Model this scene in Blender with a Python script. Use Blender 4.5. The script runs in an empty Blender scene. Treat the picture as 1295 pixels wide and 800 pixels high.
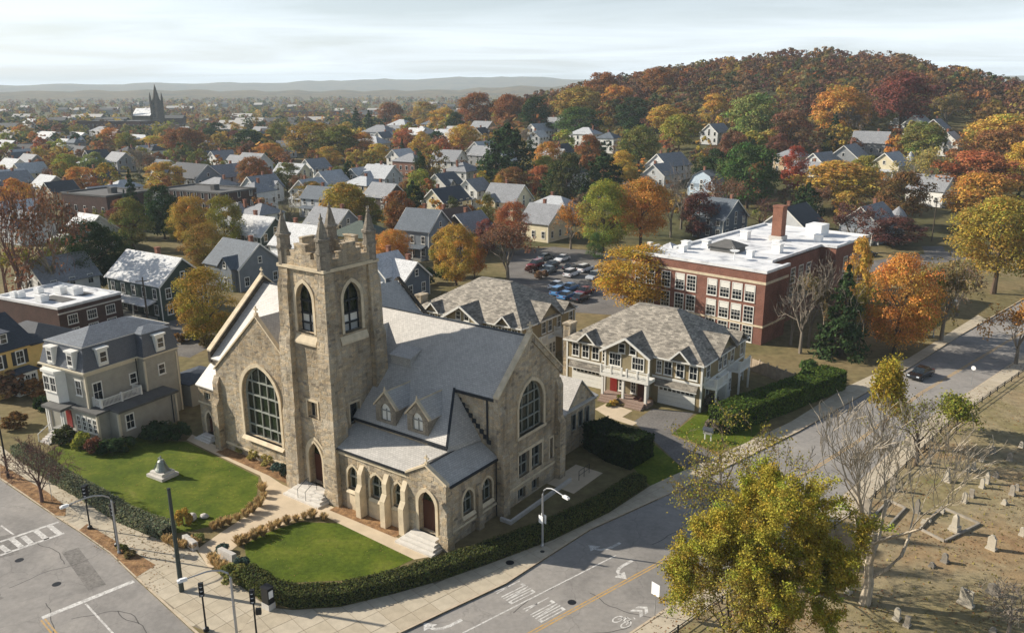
import bpy, math, random
import numpy as np
from mathutils import Vector, Matrix
from mathutils.geometry import tessellate_polygon
R_ = math.radians
SC = bpy.context.scene
# ------------------------------------------------------------------ camera
CAM_H = 38.0
cam_d = bpy.data.cameras.new('camera'); cam = bpy.data.objects.new('camera', cam_d)
SC.collection.objects.link(cam); SC.camera = cam
cam_d.sensor_fit = 'HORIZONTAL'; cam_d.sensor_width = 36.0; cam_d.lens = 36.0*1038.57/1295.0
cam_d.clip_start = 0.5; cam_d.clip_end = 30000
cam.matrix_world = Matrix.Translation((0, 0, CAM_H)) @ Matrix.Rotation(R_(90-15.639), 4, 'X') @ Matrix.Rotation(R_(-0.256), 4, 'Z')
# ------------------------------------------------------------------ sun and sky
SUN_EL, SHADOW_AZ = 27.5, -15.0          # degrees; the shadows fall towards SHADOW_AZ
sun_to = Vector((-math.cos(R_(SHADOW_AZ))*math.cos(R_(SUN_EL)), -math.sin(R_(SHADOW_AZ))*math.cos(R_(SUN_EL)), math.sin(R_(SUN_EL))))
sun_d = bpy.data.lights.new('sun', 'SUN'); sun_d.energy = 5.0; sun_d.angle = R_(0.55); sun_d.color = (1.0, 0.915, 0.79)
sun = bpy.data.objects.new('sun', sun_d); SC.collection.objects.link(sun)
sun.rotation_euler = sun_to.to_track_quat('Z', 'Y').to_euler(); sun.location = (0, 0, 200)
W = bpy.data.worlds.new('World'); SC.world = W; W.use_nodes = True
wt = W.node_tree; wt.nodes.clear()
def wn(t, **k):
    n = wt.nodes.new(t)
    for a, b in k.items(): setattr(n, a, b)
    return n
sky = wn('ShaderNodeTexSky', sky_type='NISHITA', sun_disc=False, sun_elevation=R_(SUN_EL), altitude=50)
sky.sun_rotation = math.atan2(sun_to.x, sun_to.y)
sky.air_density = 1.0; sky.dust_density = 1.2; sky.ozone_density = 1.6
tc = wn('ShaderNodeTexCoord'); sp = wn('ShaderNodeSeparateXYZ'); wt.links.new(tc.outputs['Generated'], sp.inputs[0])
# high thin cloud: direction projected on a flat layer overhead
zc = wn('ShaderNodeMath', operation='MAXIMUM'); wt.links.new(sp.outputs['Z'], zc.inputs[0]); zc.inputs[1].default_value = 0.0
za = wn('ShaderNodeMath', operation='ADD'); wt.links.new(zc.outputs[0], za.inputs[0]); za.inputs[1].default_value = 0.07
dx = wn('ShaderNodeMath', operation='DIVIDE'); wt.links.new(sp.outputs['X'], dx.inputs[0]); wt.links.new(za.outputs[0], dx.inputs[1])
dy = wn('ShaderNodeMath', operation='DIVIDE'); wt.links.new(sp.outputs['Y'], dy.inputs[0]); wt.links.new(za.outputs[0], dy.inputs[1])
cb = wn('ShaderNodeCombineXYZ'); wt.links.new(dx.outputs[0], cb.inputs[0]); wt.links.new(dy.outputs[0], cb.inputs[1])
mp = wn('ShaderNodeMapping'); mp.inputs['Scale'].default_value = (0.33, 0.55, 1); mp.inputs['Location'].default_value = (3.1, 0.4, 0); mp.inputs['Rotation'].default_value = (0, 0, R_(14))
wt.links.new(cb.outputs[0], mp.inputs['Vector'])
nz = wn('ShaderNodeTexNoise'); nz.inputs['Scale'].default_value = 1.0; nz.inputs['Detail'].default_value = 7; nz.inputs['Roughness'].default_value = 0.55; nz.inputs['Distortion'].default_value = 0.6
wt.links.new(mp.outputs[0], nz.inputs['Vector'])
cr = wn('ShaderNodeValToRGB'); cr.color_ramp.elements[0].position = 0.36; cr.color_ramp.elements[1].position = 0.64
cr.color_ramp.elements[0].color = (0.50, 0.50, 0.50, 1); cr.color_ramp.elements[1].color = (1.0, 1.0, 1.0, 1)
wt.links.new(nz.outputs['Fac'], cr.inputs[0])
# the air whitens towards the horizon
ho = wn('ShaderNodeMath', operation='MULTIPLY'); wt.links.new(zc.outputs[0], ho.inputs[0]); ho.inputs[1].default_value = -5.0
he = wn('ShaderNodeMath', operation='EXPONENT'); wt.links.new(ho.outputs[0], he.inputs[0])
cf = wn('ShaderNodeMath', operation='MULTIPLY_ADD', use_clamp=True); wt.links.new(he.outputs[0], cf.inputs[0]); wt.links.new(cr.outputs[0], cf.inputs[1]); cf.inputs[2].default_value = 0.06
mx = wn('ShaderNodeMix', data_type='RGBA'); wt.links.new(cf.outputs[0], mx.inputs[0]); wt.links.new(sky.outputs[0], mx.inputs[6])
mx.inputs[7].default_value = (11.6, 12.7, 13.8, 1)
bg = wn('ShaderNodeBackground'); bg.inputs['Strength'].default_value = 0.062
wo = wn('ShaderNodeOutputWorld'); wt.links.new(mx.outputs[2], bg.inputs['Color']); wt.links.new(bg.outputs[0], wo.inputs['Surface'])
SC.view_settings.view_transform = 'Standard'; SC.view_settings.look = 'None'; SC.view_settings.exposure = 0.68; SC.view_settings.gamma = 1.0
SC.view_settings.use_curve_mapping = False
SC.render.engine = 'CYCLES'
cy = SC.cycles; cy.use_denoising = True; cy.max_bounces = 6; cy.diffuse_bounces = 3; cy.glossy_bounces = 2; cy.transmission_bounces = 3; cy.volume_bounces = 1
cy.transparent_max_bounces = 8; cy.caustics_reflective = False; cy.caustics_refractive = False
# ------------------------------------------------------------------ helpers
COL = SC.collection
def lin(h):
    h = h.lstrip('#'); c = [int(h[i:i+2], 16)/255 for i in (0, 2, 4)]
    return tuple(x/12.92 if x <= 0.04045 else ((x+0.055)/1.055)**2.4 for x in c)
def tag(o, label=None, cat=None, group=None, kind=None):
    if label: o['label'] = label
    if cat: o['category'] = cat
    if group: o['group'] = group
    if kind: o['kind'] = kind
    return o
def empty(name, loc=(0, 0, 0), rz=0.0):
    o = bpy.data.objects.new(name, None); COL.objects.link(o); o.location = loc; o.rotation_euler = (0, 0, rz); o.empty_display_size = 0.5
    return o
def link(name, me, parent=None, loc=(0, 0, 0), rz=0.0, scale=None, color=None):
    o = bpy.data.objects.new(name, me); COL.objects.link(o); o.parent = parent; o.location = loc; o.rotation_euler = (0, 0, rz)
    if scale: o.scale = scale
    if color: o.color = (*color[:3], 1)
    return o
def copy_tree(o, parent=None):
    c = o.copy(); COL.objects.link(c); c.parent = parent
    for ch in list(o.children): copy_tree(ch, c)
    return c
class MB:
    """collects faces of one mesh; uv is laid in metres on each face (u level, v up the slope)"""
    def __init__(s): s.v = []; s.f = []; s.m = []; s.cur = 0
    def mat(s, i): s.cur = i; return s
    def face(s, pts):
        b = len(s.v); s.v.extend([tuple(p) for p in pts]); s.f.append(tuple(range(b, b+len(pts)))); s.m.append(s.cur); return s
    def box(s, x0, y0, z0, x1, y1, z1, bottom=True):
        if x0 > x1: x0, x1 = x1, x0
        if y0 > y1: y0, y1 = y1, y0
        if z0 > z1: z0, z1 = z1, z0
        a = [(x0, y0, z0), (x1, y0, z0), (x1, y1, z0), (x0, y1, z0), (x0, y0, z1), (x1, y0, z1), (x1, y1, z1), (x0, y1, z1)]
        for q in ((4, 5, 6, 7), (0, 1, 5, 4), (1, 2, 6, 5), (2, 3, 7, 6), (3, 0, 4, 7)) + (((3, 2, 1, 0),) if bottom else ()):
            s.face([a[i] for i in q])
        return s
    def prism(s, poly, z0, z1, top=True, bottom=True):
        """vertical prism over a 2d polygon (counter-clockwise)"""
        poly = ccw(poly); n = len(poly)
        for i in range(n):
            a, b = poly[i], poly[(i+1) % n]; s.face([(a[0], a[1], z0), (b[0], b[1], z0), (b[0], b[1], z1), (a[0], a[1], z1)])
        for z, up in ((z1, True), (z0, False)):
            if (up and top) or (not up and bottom):
                if n <= 4: s.face([(p[0], p[1], z) for p in (poly if up else poly[::-1])])
                else:
                    for t in tess([poly]): s.face([(p[0], p[1], z) for p in (t if up else t[::-1])])
        return s
    def extr(s, poly, fn, d0, d1):
        """polygon (a,b) swept from d0 to d1; fn(a,b,d)->xyz"""
        n = len(poly); A = [fn(a, b, d0) for a, b in poly]; B = [fn(a, b, d1) for a, b in poly]
        c = sum((Vector(p) for p in A+B), Vector())/(2*n)
        def add(pts):
            pts = [Vector(p) for p in pts]; nn = Vector()
            for i in range(len(pts)): nn += (pts[i]-pts[0]).cross(pts[(i+1) % len(pts)]-pts[0])
            if nn.dot(sum(pts, Vector())/len(pts)-c) < 0: pts = pts[::-1]
            s.face(pts)
        for i in range(n): add([A[i], A[(i+1) % n], B[(i+1) % n], B[i]])
        if n <= 4: add(A); add(B)
        else:
            for t in tess_idx([poly]): add([A[i] for i in t]); add([B[i] for i in t])
        return s
    def beam(s, a, b, w, h=None):
        """square bar from a to b"""
        a = Vector(a); b = Vector(b); d = (b-a).normalized(); up = Vector((0, 0, 1)) if abs(d.z) < 0.95 else Vector((1, 0, 0))
        x = d.cross(up).normalized()*(w/2); y = x.cross(d).normalized()*((h or w)/2)
        A = [a-x-y, a+x-y, a+x+y, a-x+y]; B = [b-x-y, b+x-y, b+x+y, b-x+y]
        for i in range(4): s.face([A[i], A[(i+1) % 4], B[(i+1) % 4], B[i]])
        s.face(A[::-1]); s.face(B); return s
    def tube(s, pts, rad, n=6, cap=True):
        pts = [Vector(p) for p in pts]; rings = []
        for i, p in enumerate(pts):
            d = (pts[min(i+1, len(pts)-1)]-pts[max(i-1, 0)]).normalized()
            up = Vector((0, 0, 1)) if abs(d.z) < 0.9 else Vector((1, 0, 0))
            x = d.cross(up).normalized(); y = x.cross(d).normalized(); r = rad[i] if hasattr(rad, '__len__') else rad
            rings.append([p+(x*math.cos(2*math.pi*k/n)+y*math.sin(2*math.pi*k/n))*r for k in range(n)])
        for A, B in zip(rings, rings[1:]):
            for k in range(n): s.face([A[k], B[k], B[(k+1) % n], A[(k+1) % n]])
        if cap: s.face(rings[0]); s.face(rings[-1][::-1])
        return s
    def lathe(s, prof, n=8, loc=(0, 0, 0), ph=0.0):
        rings = [[(loc[0]+r*math.cos(ph+2*math.pi*k/n), loc[1]+r*math.sin(ph+2*math.pi*k/n), loc[2]+z) for k in range(n)] for r, z in prof]
        for A, B in zip(rings, rings[1:]):
            for k in range(n): s.face([A[k], A[(k+1) % n], B[(k+1) % n], B[k]])
        s.face(rings[0][::-1]); s.face(rings[-1]); return s
    def slab(s, pts, t, up=None):
        """roof slab: top face pts (counter-clockwise seen from above), thickness t downwards"""
        P = [Vector(p) for p in pts]; nn = (P[1]-P[0]).cross(P[2]-P[0])
        if nn.z < 0: P = P[::-1]
        L = [p-Vector((0, 0, t)) for p in P]; n = len(P); s.face(P); s.face(L[::-1])
        for i in range(n): s.face([L[i], L[(i+1) % n], P[(i+1) % n], P[i]])
        return s
    def mesh(s, name, mats):
        me = bpy.data.meshes.new(name); me.from_pydata(s.v, [], s.f)
        for m in (mats if isinstance(mats, (list, tuple)) else [mats]): me.materials.append(m if not isinstance(m, str) else M[m])
        if any(s.m): me.polygons.foreach_set('material_index', s.m)
        V = np.array(s.v); uv = me.uv_layers.new(name='UVMap'); out = np.zeros((sum(len(f) for f in s.f), 2)); k = 0
        for f in s.f:
            p = V[list(f)]; n = np.zeros(3)
            for i in range(1, len(f)-1): n += np.cross(p[i]-p[0], p[i+1]-p[0])
            l = np.linalg.norm(n); n = n/l if l > 1e-12 else np.array([0, 0, 1.])
            if abs(n[2]) > 0.995: a = np.array([1., 0, 0]); b = np.array([0, 1., 0])
            else: a = np.array([-n[1], n[0], 0]); a /= np.linalg.norm(a); b = np.cross(n, a)
            out[k:k+len(f), 0] = p@a; out[k:k+len(f), 1] = p@b; k += len(f)
        uv.data.foreach_set('uv', out.ravel()); me.update(); return me
    def build(s, name, mats, parent=None, loc=(0, 0, 0), rz=0.0, color=None, smooth=False):
        me = s.mesh(name, mats)
        if smooth: me.polygons.foreach_set('use_smooth', [True]*len(me.polygons))
        return link(name, me, parent, loc, rz, None, color)
def area2(p): return sum(p[i][0]*p[(i+1) % len(p)][1]-p[(i+1) % len(p)][0]*p[i][1] for i in range(len(p)))/2
def ccw(p): return list(p) if area2(p) > 0 else list(p)[::-1]
def tess_idx(loops): return tessellate_polygon([[Vector((p[0], p[1], 0)) for p in l] for l in loops])
def tess(loops):
    flat = [p for l in loops for p in l]; out = []
    for t in tess_idx(loops):
        q = [flat[i] for i in t]; out.append(q if area2(q) > 0 else q[::-1])
    return out
def panel(mb, fn, outer, holes=(), depth=0.5, back=False):
    """wall face in the plane fn(a,b,0) with holes; reveals run inwards along the third axis"""
    e = [Vector(fn(0, 0, 0)), Vector(fn(1, 0, 0)), Vector(fn(0, 1, 0)), Vector(fn(0, 0, 1))]
    flip = (e[1]-e[0]).cross(e[2]-e[0]).dot(e[3]-e[0]) > 0      # third axis points inwards
    for t in tess([list(outer)]+[list(h) for h in holes]):
        q = [fn(a, b, 0) for a, b in t]; mb.face(q[::-1] if flip else q)
    for h in holes:
        h = ccw(h); n = len(h)
        for i in range(n):
            a, b = h[i], h[(i+1) % n]; q = [fn(*a, 0), fn(*b, 0), fn(*b, depth), fn(*a, depth)]
            mb.face(q if flip else q[::-1])
def arch(x0, x1, z0, zs, zt, n=7):
    """pointed opening outline, counter-clockwise in (x,z)"""
    c = (x0+x1)/2; w = (x1-x0)/2; h = zt-zs; r = (w*w+h*h)/(2*w); P = [(x0, z0), (x1, z0)]
    for i in range(n):
        z = h*i/n; P.append((x1-r+math.sqrt(max(r*r-z*z, 0)), zs+z))
    P.append((c, zt))
    for i in range(n-1, -1, -1):
        z = h*i/n; P.append((x0+r-math.sqrt(max(r*r-z*z, 0)), zs+z))
    return P
def rect(x0, x1, z0, z1): return [(x0, z0), (x1, z0), (x1, z1), (x0, z1)]
def ring(mb, fn, inner, outer, d0, d1):
    """moulding between two matching outlines, proud from d0 to d1"""
    n = len(inner)
    for i in range(n):
        j = (i+1) % n; a, b, c, d = inner[i], inner[j], outer[j], outer[i]
        mb.extr([a, b, c, d], lambda x, z, t: fn(x, z, t), d0, d1)
def quads_mesh(name, P, mat, cols=None):
    """P: (n,4,3) array of quads, cols: (n,3) tint"""
    n = len(P); me = bpy.data.meshes.new(name); me.vertices.add(n*4); me.vertices.foreach_set('co', np.asarray(P, np.float32).reshape(-1))
    me.loops.add(n*4); me.loops.foreach_set('vertex_index', np.arange(n*4, dtype=np.int32))
    me.polygons.add(n); me.polygons.foreach_set('loop_start', np.arange(0, n*4, 4, dtype=np.int32)); me.polygons.foreach_set('loop_total', np.full(n, 4, np.int32))
    me.update(calc_edges=True)
    if cols is not None:
        ca = me.color_attributes.new('tint', 'FLOAT_COLOR', 'CORNER'); c = np.ones((n, 4, 4), np.float32); c[:, :, :3] = np.asarray(cols)[:, None, :]
        ca.data.foreach_set('color', c.ravel())
    for m in (mat if isinstance(mat, (list, tuple)) else [mat]): me.materials.append(m if not isinstance(m, str) else M[m])
    return me
# ------------------------------------------------------------------ materials
M = {}
class NT:
    def __init__(s, name):
        s.m = bpy.data.materials.new(name); s.m.use_nodes = True; s.t = s.m.node_tree; s.b = s.t.nodes['Principled BSDF']; s.o = s.t.nodes['Material Output']; M[name] = s.m
    def n(s, t, **k):
        x = s.t.nodes.new(t)
        for a, b in k.items():
            if a.startswith('i_'): x.inputs[a[2:].replace('_', ' ')].default_value = b
            else: setattr(x, a, b)
        return x
    def l(s, a, b): s.t.links.new(a, b); return s
    def coord(s, kind='Object', scale=None):
        c = s.n('ShaderNodeTexCoord'); out = c.outputs[kind]
        if scale:
            m = s.n('ShaderNodeMapping'); m.inputs['Scale'].default_value = scale; s.l(out, m.inputs['Vector']); out = m.outputs[0]
        return out
    def noise(s, co, scale, detail=4, rough=0.55, dist=0.0):
        x = s.n('ShaderNodeTexNoise'); x.inputs['Scale'].default_value = scale; x.inputs['Detail'].default_value = detail; x.inputs['Roughness'].default_value = rough; x.inputs['Distortion'].default_value = dist
        s.l(co, x.inputs['Vector']); return x.outputs['Fac']
    def ramp(s, fac, stops):
        x = s.n('ShaderNodeValToRGB'); e = x.color_ramp.elements
        while len(e) < len(stops): e.new(0.5)
        for k, (p, c) in enumerate(stops): e[k].position = p; e[k].color = (*c[:3], 1)
        s.l(fac, x.inputs[0]); return x.outputs[0]
    def mix(s, a, b, fac, blend='MIX'):
        x = s.n('ShaderNodeMix', data_type='RGBA', blend_type=blend)
        for k, q in ((0, fac), (6, a), (7, b)):
            if isinstance(q, (int, float)): x.inputs[k].default_value = q
            elif isinstance(q, tuple): x.inputs[k].default_value = (*q[:3], 1)
            else: s.l(q, x.inputs[k])
        return x.outputs[2]
    def bump(s, h, dist=0.02, strength=0.6):
        x = s.n('ShaderNodeBump'); x.inputs['Distance'].default_value = dist; x.inputs['Strength'].default_value = strength; s.l(h, x.inputs['Height']); s.l(x.outputs[0], s.b.inputs['Normal']); return s
    def out(s, col=None, rough=0.8, spec=0.3, metal=0.0):
        if col is not None:
            if isinstance(col, tuple): s.b.inputs['Base Color'].default_value = (*col[:3], 1)
            else: s.l(col, s.b.inputs['Base Color'])
        if isinstance(rough, (int, float)): s.b.inputs['Roughness'].default_value = rough
        else: s.l(rough, s.b.inputs['Roughness'])
        s.b.inputs['Specular IOR Level'].default_value = spec; s.b.inputs['Metallic'].default_value = metal; return s.m
    def objcol(s): return s.n('ShaderNodeObjectInfo').outputs['Color']
    def tint(s): return s.n('ShaderNodeVertexColor', layer_name='tint').outputs[0]
def mul(c, k): return tuple(x*k for x in c)
def plain(name, col, rough=0.7, var=0.18, scale=3.0, bump=0.0, spec=0.3, metal=0.0):
    t = NT(name); co = t.coord('Object'); f = t.noise(co, scale, 5, 0.6)
    t.out(t.ramp(f, [(0.25, mul(col, 1-var)), (0.75, mul(col, 1+var))]), rough, spec, metal)
    if bump: t.bump(t.noise(co, scale*6, 4), bump)
    return t.m
# --- masonry: rough-cut stone laid in irregular courses
def stone(name, cols, mortar, bw=0.62, bh=0.30, stain=0.35):
    t = NT(name); uv = t.coord('UV'); wob = t.n('ShaderNodeTexNoise'); wob.inputs['Scale'].default_value = 1.1; wob.inputs['Detail'].default_value = 2; t.l(uv, wob.inputs['Vector'])
    mm = t.n('ShaderNodeMix', data_type='RGBA'); mm.blend_type = 'LINEAR_LIGHT'; mm.inputs[0].default_value = 0.16; t.l(uv, mm.inputs[6]); t.l(wob.outputs['Color'], mm.inputs[7])
    vo = t.n('ShaderNodeTexVoronoi', distance='CHEBYCHEV'); vo.inputs['Scale'].default_value = 1.0; vo.inputs['Randomness'].default_value = 0.75
    mp = t.n('ShaderNodeMapping'); mp.inputs['Scale'].default_value = (1/bw, 1/bh, 1); t.l(mm.outputs[2], mp.inputs[0]); t.l(mp.outputs[0], vo.inputs['Vector'])
    sp = t.n('ShaderNodeSeparateColor'); t.l(vo.outputs['Color'], sp.inputs[0])
    c = t.ramp(sp.outputs[0], [(i/(len(cols)-1), x) for i, x in enumerate(cols)])
    e = t.n('ShaderNodeMapRange', i_From_Min=0.42, i_From_Max=0.50); t.l(vo.outputs['Distance'], e.inputs[0])
    c = t.mix(c, mortar, e.outputs[0])
    big = t.noise(t.coord('Object'), 0.22, 5, 0.62); c = t.mix(c, t.mix(c, (0.45, 0.42, 0.37), 1.0, 'MULTIPLY'), t.ramp(big, [(0.42, (0, 0, 0)), (0.75, (stain*2, stain*2, stain*2))]))
    st_ = t.noise(t.coord('Object', (1.3, 1.3, 0.12)), 1.0, 5, 0.65); c = t.mix(c, t.ramp(st_, [(0.34, (0.62, 0.62, 0.63)), (0.52, (1.0, 1.0, 1.0)), (0.75, (1.08, 1.07, 1.04))]), 0.8, 'MULTIPLY')
    fine = t.noise(uv, 9, 4); c = t.mix(c, t.ramp(fine, [(0.3, (0.72, 0.72, 0.72)), (0.7, (1.22, 1.2, 1.16))]), 1.0, 'MULTIPLY')
    t.out(c, 0.92, 0.15)
    h = t.n('ShaderNodeMath', operation='SUBTRACT'); t.l(fine, h.inputs[0]); t.l(e.outputs[0], h.inputs[1]); t.bump(h.outputs[0], 0.05, 0.7); return t.m
stone('church_stone', [lin('#a19580'), lin('#c6b193'), lin('#b0a086'), lin('#cdbb9f'), lin('#a0978a'), lin('#bfad92'), lin('#857d72')], lin('#b3a895'), stain=0.48)
stone('pinnacle_stone', [lin('#8f887c'), lin('#a59c8d'), lin('#827b70'), lin('#9a9183')], lin('#8f877b'), 0.5, 0.35)
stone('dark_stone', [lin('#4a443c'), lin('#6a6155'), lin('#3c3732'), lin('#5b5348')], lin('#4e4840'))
plain('limestone', lin('#c6b79c'), 0.85, 0.22, 1.4, 0.01, 0.2)
plain('pale_granite', lin('#bdb8b0'), 0.8, 0.16, 2.5, 0.006)
plain('step_granite', lin('#c9c4bb'), 0.8, 0.12, 2.0, 0.004)
# --- coursed roofing; colour from the object
def roofing(name, row=0.16, bw=0.28, contrast=0.3, objc=True, col=(0.1, 0.1, 0.1), moss=0.25, rough=0.75):
    t = NT(name); uv = t.coord('UV'); br = t.n('ShaderNodeTexBrick'); br.inputs['Scale'].default_value = 1.0; br.inputs['Brick Width'].default_value = bw; br.inputs['Row Height'].default_value = row; br.inputs['Mortar Size'].default_value = 0.012
    br.inputs['Color1'].default_value = (1-contrast,)*3+(1,); br.inputs['Color2'].default_value = (1+contrast,)*3+(1,); br.inputs['Mortar'].default_value = (0.55, 0.55, 0.55, 1); t.l(uv, br.inputs['Vector'])
    c = t.mix(t.objcol() if objc else col, br.outputs['Color'], 1.0, 'MULTIPLY')
    n1 = t.noise(t.coord('Object'), 0.7, 5, 0.65); c = t.mix(c, t.ramp(n1, [(0.3, (1-moss,)*3), (0.7, (1+moss,)*3)]), 1.0, 'MULTIPLY')
    n2 = t.noise(t.coord('Object'), 5, 3); c = t.mix(c, t.ramp(n2, [(0.3, (0.92,)*3), (0.7, (1.08,)*3)]), 1.0, 'MULTIPLY')
    t.out(c, rough, 0.35); t.bump(br.outputs['Fac'], 0.012, 0.5); return t.m
roofing('roof_shingle', contrast=0.18, moss=0.13); roofing('slate', 0.20, 0.30, 0.09, True, moss=0.09, rough=0.5)
roofing('weathered_shingle', 0.22, 0.5, 0.42, True, moss=0.3)
t = NT('siding'); uv = t.coord('UV', (1, 1, 1)); wv = t.n('ShaderNodeTexWave', wave_type='BANDS', bands_direction='Y', wave_profile='SAW'); wv.inputs['Scale'].default_value = 1.6; t.l(uv, wv.inputs['Vector'])
c = t.mix(t.objcol(), t.ramp(wv.outputs['Fac'], [(0.0, (0.78,)*3), (0.15, (1.0,)*3), (1.0, (1.06,)*3)]), 1.0, 'MULTIPLY')
c = t.mix(c, t.ramp(t.noise(t.coord('Object'), 1.2, 4), [(0.3, (0.88,)*3), (0.7, (1.08,)*3)]), 1.0, 'MULTIPLY'); t.out(c, 0.6, 0.3); t.bump(wv.outputs['Fac'], 0.012, 0.5)
def bricks(name, c1, c2, mortar, sc=1.0):
    t = NT(name); uv = t.coord('UV'); br = t.n('ShaderNodeTexBrick'); br.inputs['Scale'].default_value = sc; br.inputs['Brick Width'].default_value = 0.22; br.inputs['Row Height'].default_value = 0.075; br.inputs['Mortar Size'].default_value = 0.008
    br.inputs['Color1'].default_value = (*c1, 1); br.inputs['Color2'].default_value = (*c2, 1); br.inputs['Mortar'].default_value = (*mortar, 1); t.l(uv, br.inputs['Vector'])
    c = t.mix(br.outputs['Color'], t.ramp(t.noise(t.coord('Object'), 0.5, 6, 0.7), [(0.3, (0.72,)*3), (0.7, (1.2,)*3)]), 1.0, 'MULTIPLY'); t.out(c, 0.85, 0.2); t.bump(br.outputs['Fac'], 0.01, 0.4); return t.m
bricks('red_brick', lin('#6d4034'), lin('#82503f'), lin('#8f786b')); bricks('dark_brick', lin('#43302a'), lin('#503a33'), lin('#5f5048')); bricks('chimney_brick', lin('#7a4a38'), lin('#8c5a44'), lin('#8a7466'))
plain('white_paint', lin('#dcdad2'), 0.55, 0.06, 2.0); plain('cream_paint', lin('#c9bfa8'), 0.6, 0.08, 2.0); plain('grey_paint', lin('#8f8f8a'), 0.6, 0.1, 2.0)
t = NT('membrane'); c = t.ramp(t.noise(t.coord('Object'), 0.35, 6, 0.65), [(0.32, lin('#9d9fa3')), (0.47, lin('#cfd0d1')), (0.6, lin('#dededd')), (0.75, lin('#e6e5e2'))]); t.out(c, 0.6, 0.3)
plain('tar_roof', lin('#5b5a58'), 0.85, 0.25, 0.8); plain('lead', lin('#3a3f45'), 0.5, 0.2, 2.0); plain('dark_trim', lin('#22262b'), 0.55, 0.2, 2.0)
t = NT('glass'); c = t.ramp(t.noise(t.coord('Object'), 0.6, 3), [(0.35, lin('#14181b')), (0.7, lin('#2b3237'))]); t.out(c, 0.08, 0.6)
t = NT('leaded_glass'); c = t.ramp(t.noise(t.coord('Object'), 1.6, 4), [(0.3, lin('#10160f')), (0.6, lin('#232d1e')), (0.8, lin('#3a3f30'))]); t.out(c, 0.25, 0.5)
plain('blind', lin('#d9d7ce'), 0.7, 0.05); plain('grey_louvre', lin('#9a9c9b'), 0.7, 0.12)
t = NT('door_wood'); wv = t.n('ShaderNodeTexWave', bands_direction='X'); wv.inputs['Scale'].default_value = 2.2; wv.inputs['Distortion'].default_value = 1.0; t.l(t.coord('UV'), wv.inputs['Vector']); t.out(t.ramp(wv.outputs['Fac'], [(0.0, lin('#3a1f16')), (1.0, lin('#5c3424'))]), 0.5); t.bump(wv.outputs['Fac'], 0.01)
plain('red_paint', lin('#7c2620'), 0.45, 0.1); plain('porch_brick', lin('#8e7a6d'), 0.8, 0.2, 6)
plain('fence_wood', lin('#a1917c'), 0.85, 0.25, 1.5); plain('utility_wood', lin('#4d4338'), 0.9, 0.25, 1.5); plain('green_pole', lin('#3d443f'), 0.55, 0.2)
plain('galvanised', lin('#a9abad'), 0.4, 0.1, 3, metal=0.6); plain('black_metal', lin('#1c1d1f'), 0.45, 0.2); plain('white_metal', lin('#e3e3e1'), 0.4, 0.05); plain('lamp_lens', lin('#c9ccd0'), 0.25, 0.05)
plain('tracery', lin('#8d9088'), 0.7, 0.15)
plain('bronze', lin('#8e938c'), 0.5, 0.2, 3, metal=0.35)
t = NT('car_paint'); t.out(t.objcol(), 0.25, 0.6); t.b.inputs['Coat Weight'].default_value = 0.6
plain('tyre', lin('#17181a'), 0.85, 0.2); plain('rim', lin('#8f9396'), 0.35, 0.1, metal=0.7); plain('tail_lamp', lin('#6e1512'), 0.3, 0.05); plain('head_lamp', lin('#c9d0d6'), 0.15, 0.05)
# --- ground
def ground(name, stops, sc, detail=8, fine=None, rough=0.95, bump=0.03, bs=6.0, sc2=None, dist=0.4):
    t = NT(name); co = t.coord('Object'); c = t.ramp(t.noise(co, sc, detail, 0.62, dist), stops)
    if sc2: c = t.mix(c, t.ramp(t.noise(co, sc2, 4, 0.6), [(0.3, (0.72,)*3), (0.7, (1.26,)*3)]), 1.0, 'MULTIPLY')
    t.out(c, rough, 0.15); t.bump(t.noise(co, bs, 5, 0.7), bump, 0.8); return t
ground('lawn', [(0.30, lin('#3d4c10')), (0.45, lin('#4b5a14')), (0.6, lin('#5c661d')), (0.8, lin('#727236'))], 0.28, 8, sc2=2.6, bump=0.05, bs=9)
ground('rough_grass', [(0.28, lin('#57502f')), (0.45, lin('#6d6444')), (0.58, lin('#7a6b4c')), (0.72, lin('#666a35'))], 0.05, 8, sc2=0.9, bump=0.05, bs=6)
ground('cemetery_grass', [(0.27, lin('#666a3a')), (0.37, lin('#7d7350')), (0.50, lin('#8c7f63')), (0.62, lin('#8d7657')), (0.72, lin('#7f6046')), (0.85, lin('#8f8265'))], 0.075, 8, sc2=1.1, bump=0.06, bs=5)
ground('mulch', [(0.3, lin('#5d4632')), (0.5, lin('#86684a')), (0.7, lin('#a5835c'))], 1.6, 6, sc2=9, bump=0.06, bs=10)
ground('leaf_litter', [(0.3, lin('#5e4a3a')), (0.5, lin('#8a5a3c')), (0.7, lin('#a06c48'))], 0.5, 6, sc2=6, bump=0.05, bs=9)
ground('earth', [(0.3, lin('#3f4229')), (0.5, lin('#555233')), (0.7, lin('#66583a'))], 0.03, 8, sc2=0.5, bump=0.05, bs=2)
t = NT('asphalt'); co = t.coord('Object'); c = t.ramp(t.noise(co, 0.13, 8, 0.66, 0.8), [(0.3, lin('#76736f')), (0.5, lin('#8a8681')), (0.72, lin('#98938c'))])
c = t.mix(c, t.ramp(t.noise(co, 2.4, 6, 0.7), [(0.3, (0.86,)*3), (0.7, (1.12,)*3)]), 1.0, 'MULTIPLY')
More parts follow.
